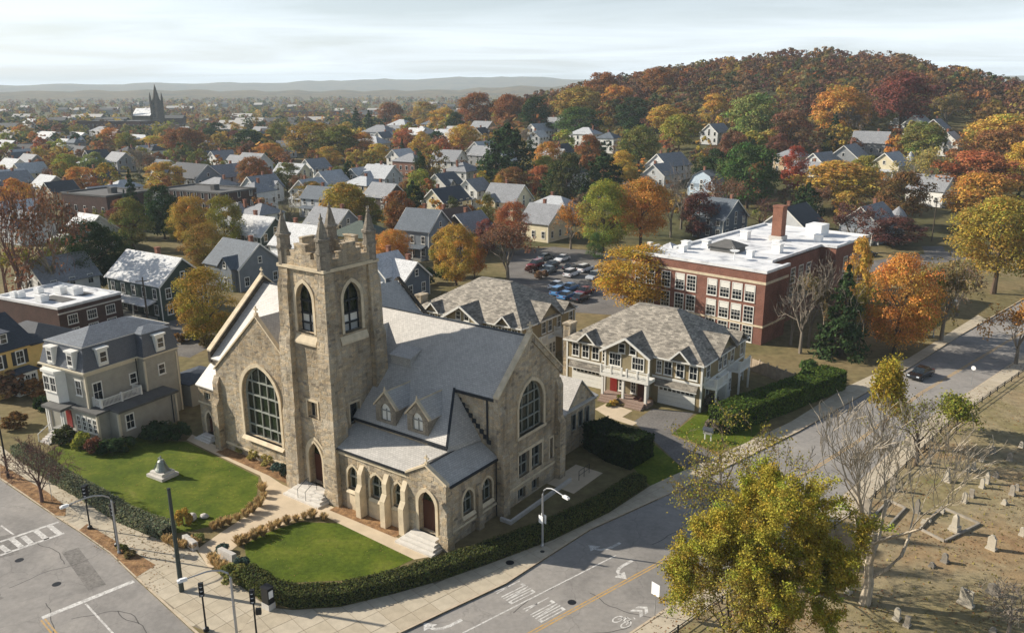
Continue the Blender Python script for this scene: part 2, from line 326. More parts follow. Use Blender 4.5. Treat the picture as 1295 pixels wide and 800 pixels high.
vo = t.n('ShaderNodeTexVoronoi', feature='DISTANCE_TO_EDGE'); vo.inputs['Scale'].default_value = 0.16; ds = t.n('ShaderNodeMix', data_type='RGBA', blend_type='LINEAR_LIGHT'); ds.inputs[0].default_value = 0.9; nn = t.n('ShaderNodeTexNoise'); nn.inputs['Scale'].default_value = 0.7; nn.inputs['Detail'].default_value = 5; t.l(co, nn.inputs[0]); t.l(co, ds.inputs[6]); t.l(nn.outputs['Color'], ds.inputs[7]); t.l(ds.outputs[2], vo.inputs['Vector'])
c = t.mix(lin('#4a4744'), c, t.ramp(vo.outputs['Distance'], [(0.0, (0.72,)*3), (0.01, (1,)*3)])); t.out(c, 0.9, 0.2); t.bump(t.noise(co, 18, 4), 0.01)
ground('dark_asphalt', [(0.3, lin('#5f5c59')), (0.7, lin('#77736e'))], 0.25, 6, sc2=4, bump=0.01, bs=14)
t = NT('paving'); oi = t.n('ShaderNodeObjectInfo'); co = t.coord('Object'); c = t.ramp(oi.outputs['Random'], [(0, lin('#aea28d')), (0.5, lin('#b3a893')), (1, lin('#b8ad99'))]); c = t.mix(c, t.ramp(t.noise(co, 0.9, 7, 0.65), [(0.28, (0.78,)*3), (0.7, (1.1,)*3)]), 1.0, 'MULTIPLY'); t.out(c, 0.9, 0.2); t.bump(t.noise(co, 20, 4), 0.006)
t = NT('joint'); t.out(lin('#7d7363'), 0.95)
plain('path_concrete', lin('#bfae94'), 0.9, 0.14, 0.7, 0.005); plain('kerb_stone', lin('#b5a68f'), 0.85, 0.2, 1.5, 0.005)
def road_paint(name, col):
    t = NT(name); co = t.coord('Object'); c = t.mix(lin('#8a8681'), col, t.ramp(t.noise(co, 4, 7, 0.75), [(0.40, (0.2,)*3), (0.60, (0.95,)*3)])); t.out(c, 0.8, 0.2)
road_paint('white_line', lin('#d6d4cf')); road_paint('yellow_line', lin('#c79a3e'))
# --- foliage: colour from the object, a little different leaf by leaf
def leafmat(name, obj=True, trans=0.28):
    t = NT(name); c = t.mix(t.objcol(), t.tint(), 1.0, 'MULTIPLY') if obj else t.tint()
    d = t.n('ShaderNodeBsdfDiffuse'); t.l(c, d.inputs['Color']); tr = t.n('ShaderNodeBsdfTranslucent'); t.l(c, tr.inputs['Color'])
    mx = t.n('ShaderNodeMixShader'); mx.inputs[0].default_value = trans; t.l(d.outputs[0], mx.inputs[1]); t.l(tr.outputs[0], mx.inputs[2]); t.t.nodes.remove(t.b); t.l(mx.outputs[0], t.o.inputs[0]); return t.m
leafmat('leaf'); leafmat('leaf_tint', False); leafmat('needle', True, 0.12)
t = NT('bark'); co = t.coord('Object', (3, 3, 0.6)); t.out(t.mix(t.objcol(), t.ramp(t.noise(co, 3, 5), [(0.3, (0.6,)*3), (0.7, (1.35,)*3)]), 1.0, 'MULTIPLY'), 0.95, 0.1)
plain('hedge_core', lin('#1d2413'), 0.95, 0.3, 4)
# surveyed positions in metres (camera foot at the origin, y away from it)
KERB_A = [(-51.95, 75.77), (-47.16, 72.0), (-44.65, 70.02), (-42.12, 68.01), (-38.74, 65.46), (-34.21, 61.81), (-30.74, 58.43), (-27.88, 55.73), (-23.78, 51.86)]
KERB_L = [(-8.25, 51.03), (-5.3, 53.42), (-0.57, 57.16), (4.8, 63.11), (6.85, 65.34), (11.99, 69.44), (19.62, 75.54), (32.65, 86.67), (56.65, 109.58), (70.63, 123.71), (79.8, 132.45)]
KERB_R = [(8.32, 50.92), (12.11, 54.37), (20.91, 61.85), (30.95, 70.49), (48.6, 89.6), (70.55, 109.9)]
INNER_A = [(-56.74, 83.76), (-53.98, 81.3), (-46.05, 74.63), (-40.53, 70.53), (-35.95, 66.95), (-32.34, 64.73), (-30.56, 63.8), (-28.72, 62.63), (-27.27, 62.37)]
INNER_C = [(-24.85, 59.36), (-23.17, 58.21), (-20.94, 56.36), (-19.24, 54.8)]
INNER_R = [(-18.26, 54.1), (-16.68, 53.8), (-13.17, 54.16), (-9.19, 55.85), (-5.63, 57.64), (-2.41, 59.64), (3.53, 63.64), (8.88, 68.28), (13.55, 73.55), (17.68, 76.98), (22.12, 80.51), (32.65, 89.42), (43.97, 101.17), (57.45, 112.72), (79.83, 135.42), (89.82, 144.95)]
HEDGE_A = [(-53.98, 81.3), (-46.05, 74.63), (-40.53, 70.53), (-35.95, 66.95), (-32.34, 64.73), (-30.56, 63.8)]
HEDGE_R = [(-21.99, 57.33), (-19.3, 55.01), (-16.73, 53.99), (-13.19, 54.26), (-9.2, 55.96), (-5.64, 57.75), (-2.41, 59.76), (3.54, 63.77), (8.9, 68.42), (13.21, 73.39)]
HEDGE_T = [(24.37, 86.76), (29.87, 92.62), (32.65, 89.42)]
LAWN1 = [(-50.51, 81.66), (-50.03, 84.32), (-45.03, 86.86), (-39.77, 85.06), (-36.49, 84.59), (-30.43, 79.7), (-25.76, 75.81), (-24.87, 72.27), (-24.82, 68.88), (-26.4, 66.59), (-28.8, 65.37), (-31.0, 64.72), (-33.59, 66.65), (-40.7, 72.42)]
LAWN2 = [(-23.23, 63.09), (-22.25, 64.64), (-21.0, 65.71), (-19.45, 66.88), (-15.67, 66.63), (-8.26, 60.75), (-10.25, 58.9), (-13.24, 57.7), (-17.6, 57.4), (-20.39, 58.3), (-22.18, 60.38)]
PATH1 = [(-27.06, 62.37), (-25.96, 65.08), (-24.28, 68.58), (-23.78, 70.38), (-24.21, 72.92), (-25.71, 76.16), (-30.56, 80.08), (-36.56, 85.02), (-36.51, 86.54), (-29.61, 81.05), (-22.94, 74.23), (-17.03, 69.7), (-9.55, 63.62), (-6.45, 61.21), (-8.25, 60.63), (-15.64, 66.49), (-17.21, 67.78), (-19.79, 67.38), (-21.25, 65.85), (-23.47, 63.87), (-24.29, 61.36), (-24.77, 59.13)]
DRIVE = [(14.22, 89.63), (17.23, 93.79), (21.93, 92.22), (17.92, 85.84), (21.95, 80.51), (17.68, 76.98), (15.68, 84.46)]
SIDEPATH = [(10.05, 93.62), (11.83, 95.68), (14.61, 93.06), (13.1, 91.09), (14.65, 89.39), (13.96, 88.47), (11.47, 90.86)]
TLAWN = [(22.26, 91.96), (18.12, 86.16), (21.93, 81.5), (25.91, 83.5), (32.25, 92.6), (27.68, 95.23)]
BACKLAWN = [(15.54, 83.61), (17.68, 76.98), (13.55, 73.55), (12.43, 77.76)]
BED1 = [(-53.99, 79.18), (-49.6, 75.87), (-45.52, 72.79), (-42.25, 69.93), (-41.32, 68.14), (-42.24, 68.22), (-44.79, 70.26), (-47.35, 72.32), (-52.13, 76.07)]
BED2 = [(-38.78, 65.59), (-38.62, 66.69), (-34.26, 63.44), (-29.59, 59.97), (-30.41, 58.27), (-34.3, 61.99)]
LOT_A = [(-70.74, 127.42), (-69.24, 139.47), (-53.36, 134.14), (-45.12, 123.57), (-47.19, 114.2), (-58.57, 118.89)]
PARKLOT = [(-1.35, 193.27), (10.28, 199.03), (28.26, 188.77), (26.7, 164.16), (20.65, 135.4), (5.93, 139.78), (-1.19, 166.17)]
SIDEROAD = [(81.08, 191.37), (104.71, 179.87), (111.73, 192.61), (86.97, 203.55)]
YEL = [(1.07, 50.97), (11.84, 59.88), (37.64, 83.38), (52.51, 98.89), (69.25, 114.2)]
WHITE = [(-3.68, 51.18), (8.69, 61.33)]
OBJ = {'bell': (-35.64, 76.26), 'pole': (-26.01, 56.29), 'lamp_r': (2.53, 62.62), 'lamp_a': (-33.44, 61.8), 'sig1': (-37.92, 65.86), 'sig2': (-34.16, 62.93), 'sig3': (-22.33, 51.4), 'lamp_c': (-19.83, 50.58), 'sig4': (-18.41, 50.57), 'cabinet': (-18.56, 54.1), 'blackpole': (-51.13, 75.88), 'young': (-45.18, 71.04), 'signpost': (-44.19, 71.18), 'mail': (21.75, 84.39), 'sign_r': (10.54, 52.93), 'sign_f': (60.19, 101.26), 'car': (56.39, 105.62), 'boulder': (-29.32, 67.32), 'shrub_y': (-29.72, 67.61), 'stoneA': (-27.8, 62.88), 'stoneB': (-23.93, 60.87), 'manhole': (-0.26, 60.09), 'valve': (2.49, 61.75)}
ARROWS = [(7.98, 62.2), (8.65, 59.44), (-5.15, 51.64)]
ONLY = [(0.12, 56.2), (2.33, 53.95)]
BIKE = [(7.79, 52.19)]
GRAVES = [(43.17, 74.26, 0.92, 1.83), (36.95, 72.39, 0.72, 1.76), (37.3, 68.11, 0.54, 1.71), (39.02, 64.72, 1.28, 2.19), (40.63, 61.85, 0.93, 1.67), (35.71, 59.93, 0.64, 1.01), (34.31, 59.24, 0.42, 0.52), (37.19, 55.49, 1.16, 1.1), (34.33, 54.11, 1.33, 1.62), (28.32, 52.37, 0.57, 1.19), (28.72, 51.6, 0.47, 1.0), (34.59, 50.89, 0.48, 0.45), (46.4, 76.41, 0.52, 0.94), (47.26, 76.9, 0.52, 0.95), (49.19, 78.76, 0.4, 0.72), (51.32, 80.7, 0.83, 0.99), (52.15, 78.9, 0.64, 1.08), (45.96, 72.91, 0.5, 1.19), (46.94, 73.83, 0.42, 1.48), (48.56, 75.08, 0.61, 0.75), (42.66, 70.0, 0.56, 1.24), (43.93, 71.07, 0.57, 0.99), (46.24, 69.61, 0.41, 0.58), (48.01, 71.4, 0.59, 1.28), (49.08, 72.43, 0.42, 0.74), (32.63, 68.01, 0.9, 1.77), (26.06, 55.67, 0.45, 0.98), (26.78, 59.62, 0.4, 0.62), (43.33, 78.38, 0.3, 0.75), (44.57, 64.06, 0.39, 0.95), (55.32, 82.14, 0.38, 0.81), (36.98, 66.13, 0.34, 0.42), (37.5, 66.38, 0.34, 0.42), (39.58, 68.09, 0.35, 0.43)]
PLOT = [(36.11, 65.06), (40.0, 68.9), (41.86, 65.89), (37.23, 62.98)]
PLOT2 = [(31.86, 66.17), (35.63, 70.21), (36.54, 68.8), (32.95, 64.9)]
CARS = [(11.39, 181.91, 'w'), (7.72, 183.75, 'g'), (5.13, 175.31, 'r'), (8.58, 175.24, 'k'), (7.82, 169.73, 'g'), (12.71, 172.74, 'k'), (12.45, 166.63, 'w'), (15.63, 171.11, 'w'), (16.92, 163.63, 's'), (8.92, 156.26, 'w'), (8.95, 151.18, 'b'), (11.11, 154.27, 'b'), (10.25, 148.13, 'b'), (13.74, 151.09, 'r'), (12.6, 146.33, 'k'), (81.89, 185.71, 'k'), (18.5, 169.51, 'k')]
HOUSES = [(-216.5, 361.6, 12.0, 9.0, 9.0, 'gable', 'white', 'palegrey', 'far_left'), (-197.5, 340.8, 11.0, 9.0, 9.0, 'gable', 'cream', 'palegrey', 'far_left'), (-204.4, 411.4, 10.0, 9.0, 9.0, 'gable', 'grey', 'dark', 'far_left'), (-185.5, 394.8, 12.0, 9.0, 9.0, 'gable', 'grey', 'grey', 'far_left'), (-182.6, 428.3, 9.0, 9.0, 10.0, 'hip', 'white', 'dark', 'far_left'), (-133.4, 384.8, 11.0, 9.0, 10.0, 'gable', 'white', 'grey', 'far_left'), (-119.8, 367.9, 12.0, 10.0, 9.0, 'gable', 'grey', 'grey', 'far_left'), (-118.5, 309.2, 18.0, 11.0, 11.0, 'cross', 'bluegrey', 'dark', 'left_mid'), (-108.0, 315.2, 14.0, 10.0, 10.0, 'gable', 'palegrey', 'grey', 'left_mid'), (-78.8, 253.9, 9.0, 9.0, 10.0, 'hip', 'palegrey', 'grey', 'left_mid'), (-74.5, 223.2, 9.0, 8.0, 8.0, 'hip', 'palegrey', 'grey', 'left_mid'), (-67.4, 221.1, 9.0, 8.0, 8.0, 'hip', 'white', 'grey', 'left_mid'), (-105.6, 204.5, 9.0, 9.0, 8.0, 'gable', 'palegrey', 'whiteroof', 'left_mid'), (-100.6, 187.6, 9.0, 8.0, 7.0, 'hip', 'tan', 'whiteroof', 'left_mid'), (-82.8, 146.6, 10.0, 9.0, 9.0, 'gable', 'white', 'grey', 'left_mid'), (-53.7, 161.1, 11.0, 10.0, 9.0, 'cross', 'bluegrey', 'bluegrey', 'behind_church'), (-59.6, 193.3, 10.0, 9.0, 9.0, 'gable', 'darkgreen', 'whiteroof', 'behind_church'), (-326.4, 592.1, 20.0, 12.0, 9.0, 'gable', 'brown', 'whiteroof', 'far_left'), (-308.9, 600.1, 18.0, 10.0, 8.0, 'gable', 'palegrey', 'whiteroof', 'far_left'), (-250.1, 564.8, 20.0, 11.0, 8.0, 'gable', 'white', 'palegrey', 'far_left'), (-305.8, 509.8, 18.0, 11.0, 8.0, 'gable', 'brown', 'palegrey', 'far_left'), (-183.4, 304.5, 11.0, 9.0, 9.0, 'gable', 'grey', 'grey', 'far_left'), (-167.5, 300.0, 11.0, 9.0, 8.0, 'gable', 'grey', 'palegrey', 'far_left'), (-162.6, 329.1, 11.0, 9.0, 8.0, 'gable', 'grey', 'dark', 'far_left'), (-108.6, 250.2, 8.0, 8.0, 8.0, 'gable', 'white', 'dark', 'left_mid'), (-45.2, 205.8, 11.0, 9.0, 9.0, 'gable', 'bluegrey', 'grey', 'behind_church'), (-46.3, 180.8, 11.0, 10.0, 9.0, 'gable', 'palegrey', 'whiteroof', 'behind_church'), (-35.3, 191.0, 11.0, 10.0, 8.0, 'hip', 'yellow', 'darkgreen', 'behind_church'), (-24.3, 152.5, 7.0, 8.0, 8.0, 'gable', 'slateblue', 'whiteroof', 'behind_church'), (-20.5, 151.2, 7.0, 7.0, 7.0, 'gable', 'slateblue', 'whiteroof', 'behind_church'), (-20.3, 189.7, 9.0, 10.0, 11.0, 'gable', 'bluegrey', 'bluegrey', 'behind_church'), (-14.3, 197.8, 10.0, 9.0, 10.0, 'gable', 'brown', 'brownroof', 'behind_church'), (-10.5, 197.5, 9.0, 9.0, 9.0, 'gable', 'darkbrown', 'grey', 'behind_church'), (-39.6, 257.8, 10.0, 9.0, 9.0, 'gable', 'darkbrown', 'grey', 'mid'), (-19.5, 246.4, 12.0, 9.0, 9.0, 'gable', 'cream', 'navy', 'mid'), (-18.0, 312.2, 11.0, 10.0, 9.0, 'hip', 'white', 'grey', 'mid'), (-23.5, 291.0, 10.0, 9.0, 8.0, 'cross', 'white', 'bluegrey', 'mid'), (-26.5, 352.2, 13.0, 10.0, 10.0, 'gable', 'white', 'grey', 'mid'), (-41.1, 342.6, 12.0, 10.0, 10.0, 'hip', 'brown', 'grey', 'mid'), (-47.7, 302.9, 12.0, 10.0, 10.0, 'cross', 'palegrey', 'palegrey', 'mid'), (-55.4, 305.7, 11.0, 9.0, 9.0, 'gable', 'bluegrey', 'palegrey', 'mid'), (-64.8, 296.3, 10.0, 9.0, 9.0, 'gable', 'white', 'palegrey', 'mid'), (-66.2, 272.3, 10.0, 9.0, 9.0, 'gable', 'palegrey', 'palegrey', 'mid'), (-86.1, 326.4, 13.0, 9.0, 9.0, 'gable', 'cream', 'palegrey', 'mid'), (-81.4, 345.2, 10.0, 9.0, 9.0, 'gable', 'white', 'grey', 'mid'), (-109.4, 353.9, 12.0, 10.0, 11.0, 'gable', 'palegrey', 'grey', 'mid'), (-85.7, 283.8, 11.0, 9.0, 9.0, 'cross', 'palegrey', 'grey', 'mid'), (-84.4, 543.8, 20.0, 14.0, 11.0, 'hip', 'palegrey', 'grey', 'far_mid'), (-80.2, 618.7, 18.0, 14.0, 11.0, 'hip', 'palegrey', 'palegrey', 'far_mid'), (-75.1, 451.9, 18.0, 12.0, 10.0, 'hip', 'white', 'palegrey', 'far_mid'), (-44.2, 464.0, 14.0, 11.0, 10.0, 'hip', 'white', 'navy', 'far_mid'), (-35.6, 459.0, 14.0, 11.0, 10.0, 'gable', 'white', 'palegrey', 'far_mid'), (-16.0, 481.7, 13.0, 10.0, 10.0, 'gable', 'cream', 'grey', 'far_mid'), (-12.8, 380.7, 12.0, 10.0, 10.0, 'gable', 'white', 'palegrey', 'far_mid'), (-1.1, 244.6, 11.0, 11.0, 10.0, 'cross', 'cream', 'grey', 'mid'), (-11.9, 266.2, 9.0, 8.0, 9.0, 'gable', 'white', 'grey', 'mid'), (8.8, 211.0, 9.0, 11.0, 9.0, 'gable', 'cream', 'grey', 'mid'), (63.4, 266.9, 8.0, 10.0, 10.0, 'gambrel', 'paleblue', 'grey', 'hill_foot'), (54.3, 212.3, 9.0, 11.0, 10.0, 'gable', 'slateblue', 'bluegrey', 'hill_foot'), (57.8, 306.0, 14.0, 10.0, 10.0, 'gable', 'palegrey', 'grey', 'hill_foot'), (53.0, 295.8, 10.0, 9.0, 8.0, 'gable', 'palegrey', 'grey', 'hill_foot'), (23.8, 457.6, 12.0, 9.0, 9.0, 'gable', 'white', 'grey', 'far_mid'), (14.3, 441.3, 12.0, 9.0, 9.0, 'gable', 'white', 'palegrey', 'far_mid'), (36.0, 404.8, 13.0, 10.0, 9.0, 'hip', 'white', 'palegrey', 'far_mid'), (-12.1, 369.9, 11.0, 9.0, 9.0, 'gable', 'grey', 'grey', 'far_mid'), (92.2, 378.6, 11.0, 9.0, 9.0, 'gable', 'palegrey', 'grey', 'hill'), (33.5, 269.0, 9.0, 8.0, 7.0, 'gable', 'slateblue', 'grey', 'mid'), (31.4, 443.0, 11.0, 9.0, 9.0, 'gable', 'cream', 'brownroof', 'far_mid'), (71.6, 206.9, 12.0, 10.0, 9.0, 'gable', 'palegrey', 'dark', 'hill_foot'), (90.9, 206.9, 13.0, 10.0, 9.0, 'turret', 'bluegrey', 'grey', 'hill_foot'), (125.0, 308.8, 15.0, 10.0, 9.0, 'gable', 'grey', 'grey', 'hill'), (142.9, 332.5, 13.0, 10.0, 9.0, 'gable', 'grey', 'grey', 'hill'), (175.3, 363.1, 10.0, 9.0, 9.0, 'gable', 'white', 'palegrey', 'hill'), (177.9, 352.3, 11.0, 9.0, 9.0, 'gable', 'brown', 'grey', 'hill'), (175.9, 378.2, 10.0, 9.0, 9.0, 'gable', 'bluegrey', 'grey', 'hill'), (103.3, 306.3, 10.0, 9.0, 9.0, 'hip', 'tan', 'grey', 'hill'), (102.3, 286.8, 9.0, 8.0, 8.0, 'gable', 'cream', 'grey', 'hill'), (133.0, 291.7, 12.0, 10.0, 9.0, 'turret', 'cream', 'palegrey', 'hill'), (129.6, 254.2, 11.0, 10.0, 9.0, 'gable', 'white', 'grey', 'hill'), (169.6, 324.3, 9.0, 9.0, 9.0, 'gable', 'white', 'palegrey', 'hill'), (112.5, 301.9, 12.0, 8.0, 8.0, 'gable', 'palegrey', 'grey', 'hill'), (-265.4, 679.1, 16.0, 10.0, 8.0, 'gable', 'white', 'palegrey', 'far_left'), (-307.2, 853.5, 16.0, 10.0, 8.0, 'hip', 'white', 'grey', 'far_left'), (-192.2, 647.2, 14.0, 10.0, 9.0, 'gable', 'cream', 'grey', 'far_mid'), (-332.7, 686.3, 22.0, 12.0, 8.0, 'hip', 'grey', 'grey', 'far_left'), (-480.5, 846.5, 18.0, 12.0, 9.0, 'gable', 'white', 'palegrey', 'far_left'), (-462.3, 888.1, 18.0, 12.0, 9.0, 'hip', 'palegrey', 'grey', 'far_left'), (9.1, 217.7, 7.0, 6.0, 7.0, 'gable', 'cream', 'palegrey', 'mid')]
TREES = [(-47.2, 121.2, 11.4, 10.2, 'round', 'goldolive'), (-90.3, 211.6, 13.7, 9.9, 'round', 'darkgreen'), (-108.2, 234.4, 16.4, 7.5, 'spruce', 'darkgreen'), (-105.8, 225.1, 11.7, 6.3, 'spruce', 'bluegreen'), (-76.3, 195.0, 12.9, 10.7, 'round', 'gold'), (-66.6, 188.7, 13.7, 9.8, 'round', 'olivegold'), (-65.3, 172.1, 10.0, 10.9, 'round', 'orangeolive'), (-86.2, 139.9, 23.9, 15.4, 'bare', 'reddish'), (-82.0, 143.0, 21.8, 13.8, 'sparse', 'russet'), (-93.9, 148.2, 20.5, 12.1, 'bare', 'reddish'), (-79.8, 153.4, 13.6, 12.8, 'round', 'darkgreen'), (-84.8, 153.4, 11.0, 9.5, 'round', 'olive'), (-86.3, 142.0, 11.6, 9.8, 'sparse', 'olivegold'), (-77.3, 157.6, 10.2, 7.8, 'round', 'darkgreen'), (-156.7, 301.9, 10.5, 13.2, 'round', 'orange'), (-123.2, 295.7, 12.2, 15.5, 'round', 'gold'), (-183.8, 343.5, 11.6, 12.8, 'round', 'yellowgreen'), (-176.8, 354.9, 11.6, 13.8, 'round', 'lime'), (-171.6, 441.1, 17.5, 24.7, 'broad', 'rust'), (-235.2, 493.0, 15.0, 17.9, 'round', 'orange'), (-216.9, 470.2, 13.9, 15.0, 'round', 'olivegold'), (-209.5, 490.9, 10.9, 22.7, 'broad', 'yellow'), (-189.1, 539.8, 15.9, 18.8, 'round', 'darkgreen'), (-171.5, 523.2, 12.0, 15.9, 'round', 'red'), (-143.6, 460.9, 14.9, 18.6, 'round', 'olivegold'), (-99.6, 421.7, 19.8, 31.8, 'broad', 'orangeolive'), (-84.8, 408.3, 18.2, 24.2, 'broad', 'olive'), (-73.7, 411.5, 14.5, 13.7, 'round', 'orange'), (-111.6, 387.2, 12.2, 16.4, 'round', 'orange'), (-83.2, 380.1, 10.7, 13.5, 'round', 'gold'), (-59.8, 300.0, 11.3, 6.5, 'spruce', 'darkgreen'), (-63.0, 392.8, 10.3, 13.8, 'round', 'yellow'), (-53.1, 422.3, 14.5, 14.0, 'round', 'redorange'), (-43.5, 403.6, 13.8, 13.3, 'round', 'gold'), (-24.0, 417.6, 14.6, 17.8, 'broad', 'gold'), (-28.1, 426.9, 9.4, 11.6, 'round', 'redorange'), (-137.7, 440.2, 15.9, 19.6, 'broad', 'darkgreen'), (-134.5, 478.7, 17.2, 19.2, 'round', 'olive'), (-106.6, 580.9, 22.8, 19.4, 'spruce', 'darkgreen'), (-96.1, 570.6, 20.9, 16.7, 'spruce', 'darkgreen'), (-44.5, 553.3, 16.7, 20.3, 'round', 'gold'), (-34.3, 523.4, 14.3, 11.1, 'round', 'darkgreen'), (-102.8, 722.0, 23.0, 25.3, 'broad', 'rust'), (-70.7, 681.2, 21.1, 23.8, 'round', 'orangeolive'), (-22.1, 541.7, 23.1, 28.2, 'broad', 'rust'), (-0.7, 483.7, 18.5, 20.5, 'broad', 'rust'), (-30.6, 277.2, 15.7, 8.1, 'column', 'darkgreen'), (-1.4, 299.3, 24.0, 22.1, 'pine', 'darkgreen'), (-5.3, 290.9, 13.7, 14.1, 'pine', 'darkgreen'), (-29.3, 213.6, 11.7, 9.7, 'round', 'rust'), (-26.5, 179.3, 7.6, 9.3, 'broad', 'orange'), (-11.0, 158.6, 11.9, 9.1, 'round', 'gold'), (-14.4, 166.9, 9.5, 6.0, 'round', 'orangeolive'), (-7.7, 164.9, 8.5, 5.5, 'round', 'orange'), (-0.8, 160.7, 12.7, 13.0, 'sparse', 'russet'), (-5.6, 189.8, 8.2, 6.3, 'round', 'red'), (-10.2, 273.1, 8.8, 9.0, 'round', 'olivegold'), (-4.1, 269.0, 9.2, 6.8, 'round', 'gold'), (-6.3, 222.0, 10.0, 6.5, 'column', 'olive'), (-39.0, 223.0, 9.0, 9.7, 'round', 'olivegold'), (-65.5, 268.8, 7.9, 11.8, 'round', 'orangeolive'), (-58.0, 267.7, 7.1, 8.5, 'round', 'olive'), (-62.3, 229.2, 11.0, 14.4, 'bare', 'brown'), (-82.2, 303.1, 10.8, 10.4, 'round', 'olive'), (18.1, 211.6, 12.3, 8.3, 'bare', 'greybrown'), (30.7, 192.9, 16.8, 14.9, 'broad', 'orange'), (21.6, 190.8, 16.5, 13.6, 'round', 'yellowgreen'), (14.3, 196.0, 12.0, 10.0, 'sparse', 'orange'), (13.9, 315.2, 14.7, 12.2, 'broad', 'orangegold'), (17.4, 260.7, 16.3, 14.2, 'round', 'darkolive'), (14.2, 266.9, 12.7, 12.5, 'pine', 'darkgreen'), (29.4, 264.9, 17.0, 16.1, 'pine', 'darkgreen'), (40.5, 303.9, 11.3, 11.9, 'round', 'yellow'), (30.3, 325.9, 15.1, 12.7, 'round', 'rust'), (49.9, 326.2, 17.5, 17.2, 'broad', 'olive'), (72.5, 361.7, 16.5, 17.8, 'broad', 'olivegold'), (74.7, 409.8, 14.6, 18.5, 'broad', 'gold'), (60.0, 478.9, 18.1, 19.5, 'round', 'orange'), (61.3, 429.7, 17.0, 20.1, 'round', 'darkgreen'), (38.0, 472.6, 21.2, 30.2, 'broad', 'orangeolive'), (56.1, 519.3, 22.2, 25.2, 'broad', 'rust'), (-0.7, 492.2, 21.4, 20.9, 'broad', 'rust'), (13.3, 448.3, 21.2, 19.9, 'round', 'darkgreen'), (34.2, 424.5, 16.3, 24.7, 'broad', 'green'), (88.4, 513.3, 20.6, 22.1, 'broad', 'rust'), (101.5, 421.3, 15.1, 16.7, 'round', 'gold'), (100.8, 350.6, 23.6, 24.0, 'broad', 'lime'), (72.4, 252.5, 19.5, 18.9, 'round', 'green'), (66.1, 271.4, 15.3, 13.6, 'round', 'darkgreen'), (48.4, 210.6, 11.2, 11.4, 'round', 'darkred'), (46.2, 222.0, 20.1, 13.7, 'bare', 'greybrown'), (41.2, 210.6, 17.2, 10.5, 'bare', 'greybrown'), (80.7, 303.4, 16.9, 12.2, 'round', 'russet'), (111.3, 334.8, 19.1, 17.0, 'round', 'russet'), (101.0, 313.3, 13.1, 12.7, 'round', 'brownred'), (139.0, 356.7, 23.2, 25.1, 'broad', 'orangegold'), (139.5, 349.2, 16.2, 15.2, 'sparse', 'greybrown'), (132.7, 344.8, 15.7, 10.7, 'spruce', 'darkgreen'), (170.0, 368.0, 25.9, 25.8, 'broad', 'red'), (193.1, 373.5, 17.9, 22.7, 'sparse', 'olivebrown'), (151.7, 307.6, 15.5, 17.9, 'broad', 'olive'), (98.5, 249.5, 14.0, 27.1, 'broad', 'gold'), (117.9, 276.1, 10.8, 11.1, 'round', 'olivegold'), (93.6, 273.8, 15.1, 10.1, 'round', 'redrust'), (130.5, 263.3, 17.2, 18.2, 'sparse', 'yellowolive'), (105.7, 222.1, 14.8, 14.4, 'broad', 'rustolive'), (143.7, 254.9, 15.4, 23.8, 'broad', 'redorange'), (124.4, 216.9, 14.9, 19.5, 'broad', 'goldorange'), (90.8, 150.3, 17.7, 18.7, 'broad', 'goldolive'), (160.5, 260.3, 16.5, 13.0, 'round', 'yellow'), (163.2, 281.8, 16.9, 22.1, 'broad', 'brownorange'), (185.8, 316.4, 15.9, 26.9, 'broad', 'gold'), (179.8, 297.0, 15.0, 16.8, 'round', 'rust'), (64.6, 210.6, 10.7, 12.9, 'bare', 'darkred'), (80.3, 191.8, 11.1, 15.1, 'sparse', 'darkred'), (93.2, 197.1, 7.1, 12.8, 'round', 'darkred'), (56.3, 114.9, 14.0, 11.3, 'round', 'orange'), (46.1, 116.0, 15.0, 10.6, 'bare', 'greybrown'), (47.9, 113.9, 14.0, 9.5, 'spruce', 'darkgreen'), (42.4, 115.0, 13.8, 8.6, 'bare', 'greybrown'), (44.7, 118.1, 11.4, 7.6, 'sparse', 'olivebrown'), (42.4, 119.2, 10.5, 6.9, 'bare', 'greybrown'), (51.4, 116.0, 11.2, 5.9, 'sparse', 'olivegold'), (54.7, 126.4, 14.6, 5.0, 'round', 'gold'), (66.3, 121.2, 14.2, 11.6, 'sparse', 'olivebrown'), (63.3, 121.2, 11.2, 5.5, 'round', 'goldolive'), (21.2, 134.7, 12.1, 15.3, 'broad', 'goldyellow'), (-1.0, 139.9, 4.9, 2.0, 'column', 'green'), (18.8, 182.5, 6.0, 4.3, 'column', 'green'), (71.1, 109.8, 10.3, 9.7, 'sparse', 'orangegold'), (75.8, 134.7, 9.6, 7.7, 'sparse', 'brown'), (-66.2, 141.9, 8.7, 4.0, 'round', 'olive')]
STREET_LINES = [((-44.85, 63.92), (-41.52, 67.28), 0.3), ((-43.56, 61.76), (-39.99, 65.33), 0.3), ((-46.44, 66.69), (-44.36, 65.1), 0.15), ((-35.27, 53.16), (-30.49, 57.87), 0.45), ((-32.88, 54.9), (-29.06, 51.27), 0.15)]
STREET_BARS = [((-44.18, 64.43), (-42.45, 63.0), 0.45), ((-43.36, 64.82), (-41.99, 63.63), 0.45), ((-42.77, 65.76), (-40.96, 64.28), 0.45), ((-41.97, 66.58), (-40.34, 65.2), 0.45), ((-44.46, 63.27), (-43.11, 62.25), 0.45)]
STREET_YEL = [(-35.1, 52.97), (-32.96, 50.94)]
SPOT = {'apart': (-91.5, 248.1), 'darkred': (-118.8, 241.9), 'darkblock': (-336.0, 721.9), 'darkblock2': (-299.3, 704.7), 'longschool': (-242.4, 1019.9), 'gothic': (-376.1, 900.1), 'gothicnave': (-374.7, 872.7)}
